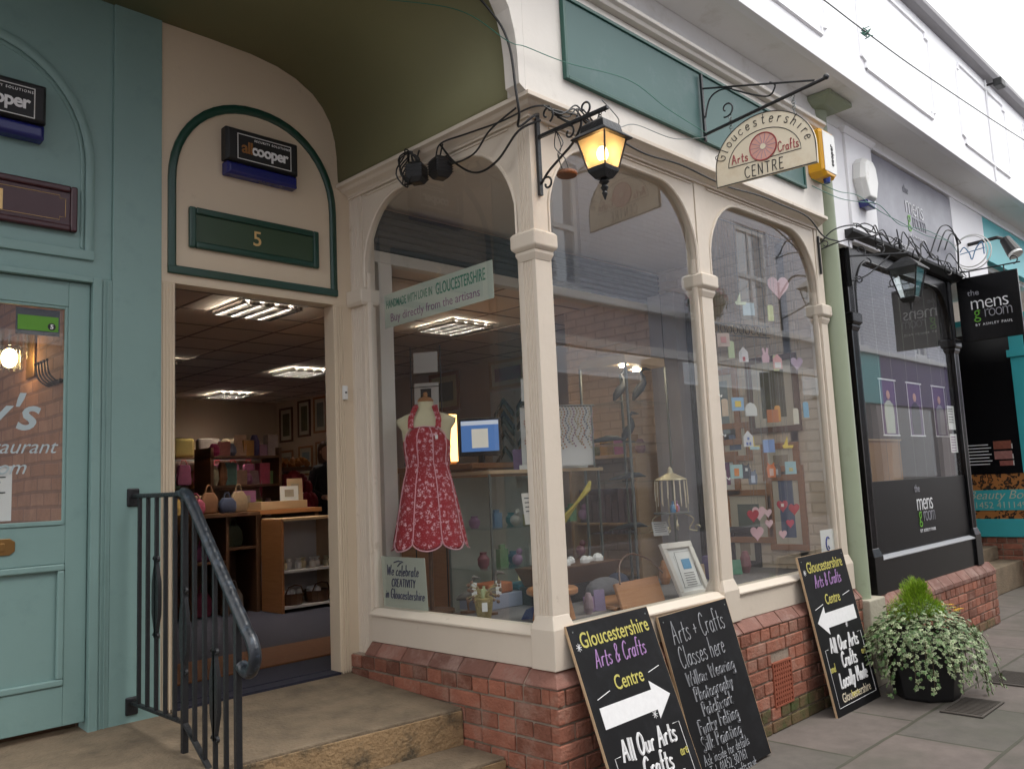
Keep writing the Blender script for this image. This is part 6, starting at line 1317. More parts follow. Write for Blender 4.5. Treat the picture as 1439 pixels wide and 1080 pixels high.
for s in (-1, 1):
    p = spline([MP(s * .078, .106, 1.165), MP(s * .080, .083, 1.215), MP(s * .070, .064, 1.252), MP(s * .058, .045, 1.285), MP(s * .052, -.02, 1.31)], 6)
    for a, b in zip(p, p[1:]): mb.face([a - mr * .017, a + mr * .017, b + mr * .015, b - mr * .015])
so_ = mb.build('neck_strap', 'apron', apn); m_ = so_.modifiers.new('solid', 'SOLIDIFY'); m_.thickness = .004
MB().obox(MP(.06, .113, 1.10), mr, ZU, .016, .022, .002).build('price_tag', 'paper', apn)
# card rack behind the form
ck = thing('card_rack', 'black wire rack of white cards behind the dress form', 'card rack', (.75, 1.75, .5))
cr_ = Vector((.75, 1.90, 0)); r_ = Vector((.55, -.83, 0)).normalized(); n_ = r_.cross(Vector((0, 0, 1)))
mb = MB()
for k in range(2): mb.cyl(cr_ + r_ * .21 * k + Vector((0, 0, FZ)), cr_ + r_ * .21 * k + Vector((0, 0, 1.78)), .005, seg=6)
for z in (1.08, 1.32, 1.50): mb.tube([cr_ + Vector((0, 0, z)) + n_ * .03, cr_ + r_ * .21 + Vector((0, 0, z)) + n_ * .03], .003, 4)
mb.build('wire_frame', 'iron', ck)
for k, (z, h) in enumerate(((1.60, .14), (1.33, .20), (1.10, .19), (.86, .19))):
    c_ = MB().obox(cr_ + r_ * .02 + Vector((0, 0, z)), r_, (0.02, 0, 1), .17, h, .003).build('card', 'paper', ck)
    if k in (1, 2): MB().obox(cr_ + r_ * .065 + Vector((0, 0, z + .09)) + n_ * .0032, r_, (0.02, 0, 1), .075, .07, .001).build('printed_square', 'inkb' if k == 1 else 'logogrey', c_)
# dried flower vase
vz = thing('dried_flower_vase', 'woven gold vase of dried flowers with a price tag at the left window', 'vase', (.27, .75, PF))
vx, vy = .26, .73
MB().lathe([(.030, 0), (.034, .01), (.045, .07), (.052, .12), (.046, .125), (.04, .12)], (vx, vy, PF), 18).build('vase', mat('woven_gold', (.30, .24, .10), .7, .4, 60, bump=.8, bscale=120), vz, smooth=True)
rb_ = random.Random(4); mb = MB(); fb = MB()
for k in range(34):
    a = rb_.uniform(0, 6.28); d = Vector((math.cos(a) * .10, math.sin(a) * .10, rb_.uniform(-.04, .10))); p0 = Vector((vx, vy, PF + .12)); p1 = p0 + d * rb_.uniform(.4, 1); mb.tube([p0, (p0 + p1) / 2 + Vector((0, 0, .02)), p1], .0018, 4); fb.sphere(p1, rb_.uniform(.006, .012), seg=6, rg=4)
mb.build('stalks', mat('straw', (.34, .28, .12), .8), vz); fb.build('dried_heads', mat('dried_heads_brown', (.16, .09, .06), .8, .6, 60), vz)
mb = MB()
for a, b in ((-.02, .05), (.01, .06), (.03, .04)): mb.cyl((vx + a, vy + a, PF + .11), (vx + a * 1.4, vy + a, PF + .12 + b), .009, .008, 8)
mb.build('cut_stems', mat('pale_green_stem', (.35, .40, .22), .7), vz); MB().obox((vx - .05, vy - .04, PF + .06), mr, ZU, .028, .045, .002).build('price_tag', 'paper', vz)
# driftwood birds
def bird(x, y, s, yaw, label):
    t = thing('carved_bird', label, 'carved bird', (x, y, PF), 'grey carved birds on the display floor'); c_, s_ = math.cos(yaw), math.sin(yaw)
    def T(a, b, z): return Vector((x + (a * c_ - b * s_) * s, y + (a * s_ + b * c_) * s, PF + z * s))
    mb = MB(); mb.tube([T(-.10, 0, .12), T(-.06, 0, .14), T(0, 0, .15), T(.05, 0, .18), T(.06, 0, .23), T(.055, 0, .29), T(.07, 0, .315), T(.10, 0, .31), T(.13, 0, .30)], [.008 * s, .028 * s, .042 * s, .034 * s, .016 * s, .013 * s, .019 * s, .012 * s, .003 * s], 10); mb.build('body', mat('grey_driftwood', (.13, .12, .11), .8, .3, 20), t, smooth=True)
    mb = MB(); mb.tube([T(.0, .015, .12), T(.01, .015, 0.01)], .006 * s, 6).tube([T(.0, -.015, .12), T(.01, -.015, 0.01)], .006 * s, 6).box(x - .05 * s, x + .05 * s, y - .04 * s, y + .04 * s, PF, PF + .012); mb.build('legs_and_base', 'woodd', t)
    MB().obox(T(.05, -.03, .15), mr, ZU, .03, .075, .002).build('price_tag', 'paper', t)
bird(.42, 1.04, .62, -.9, 'grey carved bird under the hem of the red apron, left of the pair'); bird(.44, .88, .72, -.6, 'grey carved bird under the hem of the red apron, right of the pair')
# hanging chopping board, sticks
cb2 = thing('hanging_board', 'cream bottle-shaped hanging board with brown lettering near the corner pillar', 'board', (.45, .55, .6))
hb = Vector((.47, .50, .60)); pts = [(0, .01), (.01, 0), (.095, 0), (.105, .01), (.105, .23), (.09, .27), (.072, .29), (.066, .35), (.04, .35), (.034, .29), (.015, .27), (0, .23)]
MB().prism([hb + mr * x + Vector((0, 0, z)) for x, z in pts], mf * .012).build('board', 'mann', cb2, bevel=.002); MB().sphere(hb + mr * .053 + Vector((0, 0, .245)) + mf * .012, .026, sx=1, sy=1, sz=1.2).build('oval_print', 'terra', cb2)
f_ = plane_fn(hb + mf * .0125, mr, ZU, .001); mb = MB(); strokes_into(mb, 'OTTER', lambda a, b: f_(.053 + a, .19 + b), .017, .0014); strokes_into(mb, 'COTTAGE', lambda a, b: f_(.053 + a, .168 + b), .015, .0014); strokes_into(mb, '& 22', lambda a, b: f_(.05 + a, .05 + b), .03, .002)
strokes_into(mb, 'S', lambda a, b: f_(.053 + a, .09 + b), .06, .002); mb.build('lettering', 'terra', cb2); MB().tube([hb + mr * .053 + Vector((0, 0, .35)), hb + mr * .053 + Vector((0, 0, 1.9))], .001, 4).build('cord', 'steelwire', cb2)
stc = thing('yellow_sticks', 'bundle of yellow and cream painted sticks leaning by the corner pillar', 'sticks', (.6, .5, .4))
mb = MB()
for k in range(5): mb.tube([(.62 + .012 * k, .62 - .01 * k, .52), (.78 + .02 * k, .40 + .015 * k, .78 + .01 * k)], .008, 6)
mb.build('sticks', mat('yellow_stick', (.50, .42, .08), .5, .3, 20), stc); MB().lathe([(.03, 0), (.04, .02), (.032, .06)], (.62, .63, .47), 10).build('end_knot', 'papery', stc)
# three-legged stool behind the corner pillar
sto = thing('wooden_stool', 'small orange three-legged wooden stool behind the corner pillar', 'stool', (.5, .48, PF))
MB().lathe([(.12, 0), (.135, .008), (.135, .03), (.125, .038)], (.50, .46, PF + .125), 28).build('seat', 'wood', sto, bevel=.003, smooth=True)
for k in range(3): a = 2.1 * k + .8; MB().cyl((.50 + .075 * math.cos(a), .46 + .075 * math.sin(a), PF + .1249), (.50 + .10 * math.cos(a), .46 + .10 * math.sin(a), PF), .022, .026, 12).build('leg', 'wood', sto, smooth=True)
# small blue and white card etc. on the floor of the left window
tag(MB().prism([(.40, .60, PF), (.46, .54, PF), (.46, .54, PF + .07), (.42, .58, PF + .05)], (.004, .004, 0)).build('blue_card', 'ink'), 'small blue and white triangular card on the display floor', 'card')
low = thing('low_shelf', 'low grey-blue display shelf with folded cloths behind the dried flowers', 'shelf', (.6, .9, PF))
MB().box(.50, 1.05, .98, 1.20, PF, .20).build('base', 'bluegrey', low, bevel=.004); MB().box(.55, .75, 1.0, 1.15, .2005, .26).build('folded_cloth', mat('orange_cloth', (.32, .10, .04), .8), low, bevel=.01); MB().box(.80, .98, 1.0, 1.14, .2005, .235).build('folded_cloth', mat('teal_cloth', (.03, .14, .18), .8), low, bevel=.01)

# ================================================================ WINDOW DISPLAY: middle window
tw = thing('display_tower', 'tall glass display tower with dark heron sculptures and two lit spotlights', 'display cabinet', (1.85, 1.05, FZ))
tx0, tx1, ty0, ty1 = 1.72, 2.18, .82, 1.22
MB().box(tx0, tx1, ty0, ty1, 1.60, 1.66).build('top', 'woodl', tw, bevel=.004); MB().box(tx0, tx1, ty0, ty1, FZ, .05).build('base', 'woodd', tw)
mb = MB()
for a, b in ((tx0, ty0), (tx1, ty0), (tx0, ty1), (tx1, ty1)): mb.box(a - .007, a + .007, b - .007, b + .007, .0505, 1.5995)
mb.build('posts', 'steelwire', tw)
for z in (.46, .80, 1.06, 1.34): MB().box(tx0, tx1, ty0, ty1, z, z + .007).build('glass_shelf', 'clear', tw)
for k, (x, y) in enumerate(((1.80, .90), (2.08, 1.0))):
    MB().cyl((x, y, 1.5995), (x, y, 1.588), .024, seg=14).build('spotlight', emis('halogen_spot', (1, .85, .6), 70), tw)
shm = mat('dark_bronze', (.018, .022, .028), .5, .3, 15)
def sculpt(x, y, z, kind, label, s=1.0):
    t = thing('sculpture', label, 'sculpture', (x, y, z), 'dark bronze sculptures in the display tower'); mb = MB()
    if kind == 'heron':
        mb.tube([Vector((x, y, z)) + (mr * a + Vector((0, 0, b))) * s for a, b in ((-.05, .02), (-.03, .06), (0, .10), (.03, .14), (.03, .18), (.015, .21), (.035, .235), (.09, .225))], [.008, .026, .034, .024, .014, .010, .014, .002], 8)
        mb.build('body', shm, t, smooth=True); MB().lathe([(.05, 0), (.045, .012), (.012, .02)], (x, y, z), 14).build('base', shm, t)
    else:
        mb.tube([Vector((x, y, z + .02)) + (mr * a + Vector((0, 0, b))) * s for a, b in ((-.14, -.005), (-.09, .005), (0, .02), (.07, .022), (.12, .008))], [.003, .012, .022, .018, .003], 8); mb.build('body', shm, t, smooth=True); MB().box(x - .05, x + .05, y - .02, y + .02, z, z + .006).build('base', shm, t)
sculpt(1.88, 1.0, 1.348, 'heron', 'dark bird sculpture on the top glass shelf, left one', .95); sculpt(2.04, .95, 1.348, 'heron', 'tall dark bird sculpture on the top glass shelf, right one', 1.05); sculpt(1.92, .98, 1.068, 'heron', 'dark long-necked bird sculpture on the second glass shelf', .9)
sculpt(1.80, 1.08, 1.068, 'low', 'flat dark leaf-shaped sculpture on the second glass shelf'); sculpt(1.92, 1.0, .808, 'low', 'flat dark leaf-shaped sculpture on the third glass shelf'); sculpt(1.90, 1.0, .468, 'low', 'flat dark sculpture on the lowest glass shelf')
# necklaces on a rack
nr = thing('necklace_rack', 'rack of coloured bead necklaces with a printed card above, behind the corner pillar', 'necklace rack', (1.5, 1.3, .93))
MB().tube([(1.22, 1.32, 1.335), (1.66, 1.06, 1.335)], .006, 6).cyl((1.25, 1.30, .92), (1.25, 1.30, 1.335), .006).cyl((1.64, 1.07, .92), (1.64, 1.07, 1.335), .006).build('rail', 'steelwire', nr)
rb_ = random.Random(6); bc = [(.50, .28, .20), (.20, .24, .30), (.55, .47, .33), (.40, .25, .33), (.50, .42, .28), (.52, .40, .22)]
MB().obox((1.22, 1.34, .93), (.85, -.52, 0), ZU, .50, .40, -.004).build('backing_card', 'paper', nr)
for k in range(22):
    a = Vector((1.24, 1.308, 1.33)).lerp(Vector((1.64, 1.072, 1.33)), k / 21); L_ = rb_.uniform(.20, .30); mb = MB()
    for j in range(16): mb.sphere(a + Vector((.008 * math.sin(j * .9), .008 * math.cos(j), -L_ * j / 15)), .0065, seg=6, rg=4)
    mb.build('bead_strand', mat('beads', bc[k % 6], .3, .6, 80), nr, fix=False)
pc = MB().obox((1.22, 1.32, 1.37), (.85, -.52, 0), ZU, .25, .15, .003).build('printed_card', 'paper', nr); mb = MB()
for k in range(7): mb.obox(Vector((1.24, 1.306, 1.50 - k * .017)), (.85, -.52, 0), ZU, .20 - .03 * (k % 3), .004, .005)
mb.build('print', 'inkb', pc)
MB().obox((1.15, 1.30, .915), (1, -.25, 0), ZU, .55, .03, .003).build('price_strip', 'paper', nr)
# jewellery stand
js = thing('jewellery_stand', 'ornate wire jewellery stand hung with chains and scrolled feet in the middle window', 'jewellery stand', (1.75, .55, .5))
jx, jy = 1.72, .52
mb = MB()
mb.lathe([(.001, .42), (.012, .41), (.02, .38), (.10, .34), (.105, .335)], (jx, jy, .47), 16)
for k in range(4):
    a = k * math.pi / 2 + .4; mb.cyl((jx + .1 * math.cos(a), jy + .1 * math.sin(a), .60), (jx + .1 * math.cos(a), jy + .1 * math.sin(a), .805), .003, seg=5)
    d = Vector((math.cos(a), math.sin(a), 0)); mb.tube(spline([Vector((jx, jy, .60)) + d * .06, Vector((jx, jy, .56)) + d * .13, Vector((jx, jy, .50)) + d * .10, Vector((jx, jy, .485)) + d * .15], 5), .004, 5); mb.tube(scroll(Vector((jx, jy, .505)) + d * .15, .02, .006, 0, 5, d, Vector((0, 0, 1)), 10), .003, 4)
mb.build('frame', mat('pale_gold_wire', (.50, .44, .30), .4, metal=.5), js)
MB().lathe([(.12, 0), (.12, .008)], (jx, jy, .595), 20).build('tray', 'steelwire', js)
for k in range(16):
    a = 2 * math.pi * k / 16; MB().tube([(jx + .1 * math.cos(a), jy + .1 * math.sin(a), .80), (jx + .105 * math.cos(a), jy + .105 * math.sin(a), .80 - rb_.uniform(.08, .18))], .0035, 5).build('chain', 'signface', js)
for k, (c, lab) in enumerate((((.10, .25, .42), 'small blue glass bottle on the jewellery stand tray'), ((.40, .10, .06), 'small red glass bottle on the jewellery stand tray'), ((.40, .22, .38), 'small mauve glass bottle on the jewellery stand tray'))):
    x, y = jx - .05 + .05 * k, jy - .04 + .02 * k; tag(MB().lathe([(.016, 0), (.02, .02), (.016, .04), (.007, .05), (.009, .07)], (x, y, .6035), 12).build('bottle', mat('bottle_glass', c, .15), smooth=True), lab, 'bottle', 'small glass bottles on the jewellery stand')
# leaning white picture, wooden box, cloth things, papers
fr_t = picture((1.36, .26, .182 - .06), (1, -.10, 0), .27, .33, .035, 'white', 'paper', 'paper', 'white framed print leaning inside the middle window', u=(.0 - .10, .35, 1)); fr_t.location = fr_t.location
r_ = Vector((1, -.10, 0)).normalized(); u_ = Vector((-.10, .35, 1)).normalized(); u_ = (u_ - r_ * u_.dot(r_)).normalized(); n_ = r_.cross(u_); o_ = Vector((1.36, .26, .122)); mb = MB(); mb.obox(o_ + r_ * .10 + u_ * .165 + n_ * .0135, r_, u_, .075, .06, .001)
mb.build('printed_blue_square', mat('bright_blue_print', (.10, .30, .50), .5, .3, 60), fr_t); mb = MB()
for k in range(6): mb.obox(o_ + r_ * .09 + u_ * (.14 - k * .014) + n_ * .0135, r_, u_, .09, .003, .001)
mb.tube([o_ + r_ * a + u_ * b + n_ * .0135 for a, b in ((.06, .06), (.21, .06), (.21, .27), (.06, .27), (.06, .06))], .0012, 4); mb.build('print', 'inkb', fr_t)
wb_ = thing('wooden_box', 'brown wooden trug leaning in front of the white framed print', 'box', (1.1, .35, PF)); MB().obox((.86, .30, PF), (1, .05, 0), (.12, .45, 1), .42, .15, .02).obox((.86, .33, PF), (1, .05, 0), (0, 1, .12), .42, .22, .02).build('panel', 'wood', wb_, bevel=.004)
MB().tube(spline([(.88, .31, .26), (.95, .36, .36), (1.10, .40, .40), (1.22, .36, .36), (1.28, .31, .28)], 6), .005, 6).build('handle', 'woodd', wb_, smooth=True)
bag = thing('woollen_bag', 'grey and navy folded woollen bag behind the wooden trug', 'bag', (1.1, .6, PF)); MB().sphere((1.12, .62, .19), .10, sx=1.4, sy=.8, sz=.7, seg=20, rg=12).build('body', mat('grey_wool', (.13, .13, .14), .9, .4, 8, bump=.6, bscale=50), bag, smooth=True); MB().sphere((1.30, .66, .20), .075, sx=1.2, sy=.8, sz=.9, seg=18, rg=10).build('flap', mat('navy_wool', (.03, .04, .07), .9, .3, 8), bag, smooth=True)
bk2 = thing('dark_basket', 'dark woven tray with white crumpled paper behind the woollen bag', 'basket', (1.2, .9, .2)); MB().loft([[(.82, .78, .22), (1.42, .78, .22), (1.42, .98, .22), (.82, .98, .22)], [(.78, .74, .33), (1.46, .74, .33), (1.46, 1.02, .33), (.78, 1.02, .33)]]).build('tray', 'woodd', bk2, bevel=.006)
mb = MB()
for k in range(12): mb.sphere((.88 + .045 * k, .86 + rb_.uniform(-.05, .05), .34), rb_.uniform(.02, .04), seg=7, rg=5)
mb.build('tissue', 'paper', bk2)
MB().box(.80, 1.44, .76, 1.0, PF, .2195).build('support', 'blackm', bk2)
def easel_card(x, y, z, w, h, m, label, lean=.25, lines=5, ink='inkb'):
    t = thing('card', label, 'card', (x, y, z)); r_ = Vector((.92, -.39, 0)).normalized(); u_ = Vector((.39 * lean, .92 * lean, 1)); u_ = (u_ - r_ * u_.dot(r_)).normalized(); MB().obox((x, y, z), r_, u_, w, h, -.003).build('sheet', m, t); mb = MB(); n_ = r_.cross(u_)
    for k in range(lines): mb.obox(Vector((x, y, z)) + r_ * w * .12 + u_ * (h * .82 - k * h * .14) + n_ * .0002, r_, u_, w * (.76 - .1 * (k % 2)), h * .03, .001)
    mb.build('print', ink, t)
easel_card(1.18, 1.22, .565, .17, .13, 'paper', 'white printed card standing on the upper glass shelf'); easel_card(1.62, .60, .46, .11, .09, 'paper', 'small white card below the jewellery stand'); easel_card(1.62, .18, PF, .13, .13, 'papery', 'yellow card behind the white framed print', lines=3); easel_card(1.00, 1.20, .20, .12, .09, 'papery', 'pale yellow card low in the glass cabinet')
easel_card(1.02, 1.14, .57, .12, .20, 'white', 'leaning photograph card on the cabinet beside the corner pillar', lines=4)
# dark shelving unit with books and boxes behind
sf = thing('shelf_unit', 'pale wooden open shelf unit against the side wall behind the middle window', 'shelf', (3.0, 1.7, FZ))
MB().box(2.75, 3.09, 1.55, 1.58, FZ, 1.0).box(2.75, 3.09, 2.25, 2.28, FZ, 1.0).box(2.75, 3.09, 1.55, 2.28, 1.0005, 1.03).box(2.76, 3.09, 1.5805, 2.2495, .45, .47).box(2.76, 3.09, 1.5805, 2.2495, .05, .07).build('carcass', 'woodl', sf, bevel=.003)
mb = MB()
for k in range(9): mb.box(2.80, 3.05, 1.60 + k * .07, 1.655 + k * .07, .4705, .4705 + .18 + .05 * (k % 3))
mb.build('boxes', mat('lilac_boxes', (.20, .17, .22), .7, .3, 5), sf)
whc = thing('white_cabinet', 'tall grey-white narrow cabinet against the side wall', 'cabinet', (3.0, 1.2, FZ)); MB().box(2.86, 3.095, 1.16, 1.42, FZ, 2.3).build('body', mat('grey_white_cabinet', (.34, .34, .36), .6), whc, bevel=.004); MB().box(2.855, 2.8595, 1.285, 1.288, FZ, 2.3).build('door_gap', 'blackm', whc); MB().box(3.0, 3.09, 1.12, 1.155, FZ, 2.25).build('dark_side', 'blackm', whc)
for i, (y, z, w_, h_, a, mt, fr_, lab) in enumerate(((1.08, 1.05, .30, .60, 'art5', 'mount', 'wood', 'framed sea picture high on the side wall by the middle pillar'), (1.06, .66, .24, .34, 'inkp', 'paper', 'wood', 'small framed dark print on the side wall by the middle pillar'), (.97, .30, .40, .40, 'art1', 'mount', 'wood', 'wide framed landscape low on the side wall behind the middle pillar'), (.98, .92, .28, .30, 'art2', 'mount', 'wood', 'framed blue print on the side wall above the landscape'),
    (.60, .08, .30, .62, 'art2', 'mount', 'wood', 'tall framed blue woodland picture in the right window'), (.70, 1.12, .42, .58, 'art3', 'mount', 'woodd', 'dark framed picture high on the side wall in the right window'), (.62, .76, .30, .28, 'art4', 'mount', 'wood', 'framed sepia print behind the hanging hearts'), (.95, -.05, .26, .30, 'art4', 'mount', 'blackm', 'black framed grey print at the bottom of the side wall'))):
    picture((3.0995, y, z + (.17 if z < .15 else 0)), (0, -1, 0), w_, h_, .045, fr_, mt, a, lab)
# ================================================================ RIGHT WINDOW: hanging ornaments
OR = 'painted ornaments hanging in the right window'
def hang(x, z, shape, col, label, s=.06, y=.13, extra=None, top=2.48):
    t = thing('hanging_ornament', label, 'ornament', (x, y, z), OR)
    c = Vector((x, y, z)); rr = Vector((.86, -.5, 0)); mb = MB(); nn = rr.cross(Vector((0, 0, 1)))
    def Q(a, b, l=0): return c + rr * a * s + Vector((0, 0, b * s)) + nn * l
    H = [(0, -1)] + [(.95 * math.sin(tt) ** 3 if False else 1.0 * (16 * math.sin(tt) ** 3) / 16, (13 * math.cos(tt) - 5 * math.cos(2 * tt) - 2 * math.cos(3 * tt) - math.cos(4 * tt)) / 15) for tt in [math.pi - .15 - (2 * math.pi - .3) * k / 22 for k in range(23)]]
    S_ = {'heart': H, 'square': [(-.9, -.9), (.9, -.9), (.9, .9), (-.9, .9)], 'house': [(-.7, -1), (.7, -1), (.7, .35), (0, 1.1), (-.7, .35)], 'cat': [(-.6, -1), (.6, -1), (.7, .2), (.5, .6), (.5, 1.05), (.2, .75), (-.2, .75), (-.5, 1.05), (-.5, .6), (-.7, .2)],
          'tall': [(-.45, -1.1), (.45, -1.1), (.45, 1), (.25, 1.2), (-.25, 1.2), (-.45, 1)], 'dome': [(-.9, -.9), (.9, -.9), (.9, .1), (.6, .7), (0, .95), (-.6, .7), (-.9, .1)], 'boat': [(-.8, -.4), (-.6, -.8), (.8, -.8), (1, -.4), (.1, -.4), (.1, .9), (-.5, -.3)],
          'bunny': [(-.5, -1), (.5, -1), (.6, -.2), (.4, .2), (.5, 1), (.2, 1.1), (.05, .4), (-.05, .4), (-.2, 1.1), (-.5, 1), (-.4, .2), (-.6, -.2)]}[shape]
    mb.prism([Q(a, b) for a, b in S_], nn * .006); mb.build('shape', M[col] if isinstance(col, str) else mat('ornament_paint', col, .5, .1, 20), t)
    MB().tube([Q(0, .75 if shape == 'heart' else 1.0, -.002), (x, y, top)], .0008, 4).build('thread', 'steelwire', t)
    if extra:
        for (a, b, w_, h_, cc) in extra: MB().obox(Q(a, b, .0062), rr, ZU, w_ * s, h_ * s, .0015).build('painted_detail', mat('ornament_detail', cc, .5), t)
PK = (.62, .40, .42); RD = (.36, .02, .04)
hang(2.60, 2.10, 'heart', PK, 'pale pink heart, highest in the right window', .085)
dk = (.03, .03, .05)
orn = [(1.66, 1.66, 'tall', (.50, .60, .62), 'pale blue tall ornament at the left of the upper row', None), (1.84, 1.66, 'square', (.50, .38, .32), 'square ornament with a pink centre in the upper row', [(-.4, -.4, .8, .8, (.5, .22, .2))]), (2.03, 1.62, 'tall', (.45, .52, .30), 'green tall ornament in the upper row', None), (2.18, 1.60, 'house', (.62, .58, .58), 'white house-shaped ornament in the upper row', [(-.2, -.9, .4, .6, (.4, .05, .05))]),
 (2.36, 1.60, 'bunny', (.60, .38, .42), 'pink rabbit ornament in the upper row', None), (2.52, 1.57, 'house', (.62, .30, .28), 'red and white house ornament in the upper row', [(-.5, -.9, 1.0, .8, (.62, .6, .58))]), (2.67, 1.58, 'tall', (.45, .45, .20), 'yellow-green tall ornament in the upper row', None), (2.80, 1.58, 'heart', (.40, .28, .36), 'mauve heart ornament at the right of the upper row', None),
 (2.08, 1.95, 'boat', (.55, .60, .40), 'green boat ornament near the arch of the right window', None), (2.35, 1.93, 'square', (.40, .50, .55), 'pale blue square ornament below the pink heart', None), (2.48, 1.90, 'tall', (.55, .58, .25), 'yellow tall ornament below the pink heart', None),
 (1.74, 1.26, 'bunny', (.62, .44, .46), 'pink rabbit ornament at the left of the second row', None), (1.90, 1.24, 'tall', (.55, .42, .30), 'cream tall ornament in the second row', None), (2.06, 1.27, 'square', (.25, .42, .62), 'blue square ornament with a yellow sun in the second row', [(-.45, -.4, .9, .8, (.70, .50, .05))]), (2.22, 1.24, 'dome', (.62, .62, .60), 'white dome-shaped ornament in the second row', None),
 (2.45, 1.20, 'square', (.45, .16, .06), 'terracotta square ornament in the second row', None), (2.58, 1.22, 'tall', (.60, .28, .04), 'orange tall ornament in the second row', None), (2.72, 1.20, 'tall', (.60, .56, .46), 'cream tall ornament at the right of the second row', None), (2.88, 1.25, 'tall', (.20, .42, .60), 'light blue tall ornament beside the end pillar', None),
 (2.05, 1.04, 'house', (.60, .60, .62), 'white cottage ornament with blue roof in the third row', [(-.35, -.8, .28, .4, (.1, .15, .4)), (.1, -.8, .28, .4, (.1, .15, .4)), (-.15, -.1, .3, .35, (.1, .15, .4))]), (2.22, 1.02, 'boat', (.70, .52, .05), 'yellow boat ornament in the third row', [(-.6, -.9, 1.4, .4, (.35, .5, .55))]), (2.42, 1.00, 'square', (.22, .32, .58), 'blue square ornament in the third row', None), (2.56, 1.02, 'boat', (.68, .50, .06), 'second yellow boat ornament in the third row, further right', None),
 (1.82, .80, 'tall', (.55, .50, .45), 'small white ornament at the left of the fourth row', None), (1.98, .84, 'square', (.30, .45, .45), 'green-blue square ornament with orange bird', [(-.35, -.6, .7, 1.0, (.62, .20, .03))]), (2.10, .84, 'cat', dk, 'black cat ornament with a white bib', [(-.15, .0, .35, .4, (.65, .65, .62))]), (2.23, .80, 'cat', (.14, .16, .22), 'slate blue cat ornament in the fourth row', [(-.3, -.8, .6, 1.0, (.45, .5, .6))]),
 (2.37, .84, 'cat', (.60, .16, .04), 'orange cat ornament in the fourth row', [(-.3, -.8, .6, 1.0, (.62, .42, .35))]), (2.50, .84, 'cat', (.10, .07, .05), 'dark brown cat ornament in the fourth row', [(-.15, -.7, .3, .8, (.40, .42, .45))]), (2.70, .85, 'square', (.30, .48, .52), 'pale green-blue square ornament at the right of the fourth row', [(-.3, -.5, .6, .5, (.5, .42, .15))]),
 (2.09, .56, 'heart', RD, 'dark red heart at the left of the heart row', None), (2.22, .57, 'heart', PK, 'large pale pink heart above another pink heart', None), (2.23, .44, 'heart', (.60, .36, .40), 'lower pale pink heart under the large one', None), (2.39, .56, 'heart', (.64, .44, .46), 'top pink heart of a string of three', None), (2.395, .49, 'heart', (.62, .40, .42), 'middle pink heart of a string of three', None), (2.40, .42, 'heart', (.60, .37, .40), 'bottom pink heart of a string of three', None),
 (2.54, .60, 'heart', (.38, .03, .05), 'dark red heart with a white label', [(-.3, -.2, .5, .5, (.65, .6, .55))]), (2.57, .48, 'heart', (.45, .03, .07), 'small crimson heart below the labelled heart', None), (2.70, .57, 'heart', (.40, .02, .03), 'dark red heart at the right of the heart row', None)]
for (x, z, sh_, c, lab, ex) in orn:
    s = .048 if z > .7 else (.042 if 'string' not in lab and 'small' not in lab and 'lower' not in lab else .030)
    if 'large' in lab: s = .048
    hang(x, z, sh_, c, lab, s, y=.14 + .03 * ((int(x * 100)) % 4), extra=ex)
MB_r = MB()
for z, a, b in ((2.46, 1.62, 2.92),): MB_r.tube([(a, .15, z), (b, .15, z)], .005, 6)
tag(MB_r.build('hanging_rail', 'steelwire'), 'thin rail along the top of the right window holding the ornaments', 'rail')
mg = thing('beaded_rack', 'dark metal scrolled rack with small hooks hanging across the right window', 'rack', (2.2, .2, 1.4)); mb = MB(); mb.tube([(1.75, .30, 1.72), (2.75, .30, 1.78)], .004, 5); mb.tube([(1.75, .30, 1.80), (2.75, .30, 1.86)], .004, 5)
for k in range(12): mb.tube(scroll((1.80 + .08 * k, .30, 1.765 + .005 * k), .03, .03, 0, 6.28, XR, ZU, 10), .003, 4)
mb.build('frame', 'iron', mg); MB().tube([(1.8, .30, 1.8), (1.8, .30, 2.56)], .002, 4).tube([(2.7, .30, 1.86), (2.7, .30, 2.56)], .002, 4).build('wires', 'steelwire', mg)
st_ = thing('window_sticker', 'white card with blue emblem stuck in the lower corner of the right window', 'sticker', (2.8, .06, .2)); MB().box(2.74, 2.94, .0445, .0465, .20, .42).build('card', 'paper', st_); MB().box(2.745, 2.935, .0425, .0442, .205, .235).build('blue_band', 'blue', st_)
MB().tube([(2.84 + .03 * math.cos(a), .042, .325 + .045 * math.sin(a)) for a in [.8 + k * .35 for k in range(14)]] + [(2.84, .042, .31)], .005, 5).build('emblem', 'blue', st_)
# hooks on the posts
for i, (x, z, lab) in enumerate(((1.50, 1.28, 'small white hook on the middle pillar, upper one'), (1.51, 1.05, 'small white hook on the middle pillar, middle one'), (1.52, .80, 'small white hook on the middle pillar, lowest one'))):
    tag(MB().tube(spline([(x + .01, .006, z + .012), (x + .012, -.006, z), (x + .018, -.012, z - .008), (x + .024, -.012, z + .006)], 5), .002, 5).build('hook', 'whiteplastic', smooth=True), lab, 'hook', 'small hooks on the window pillars')

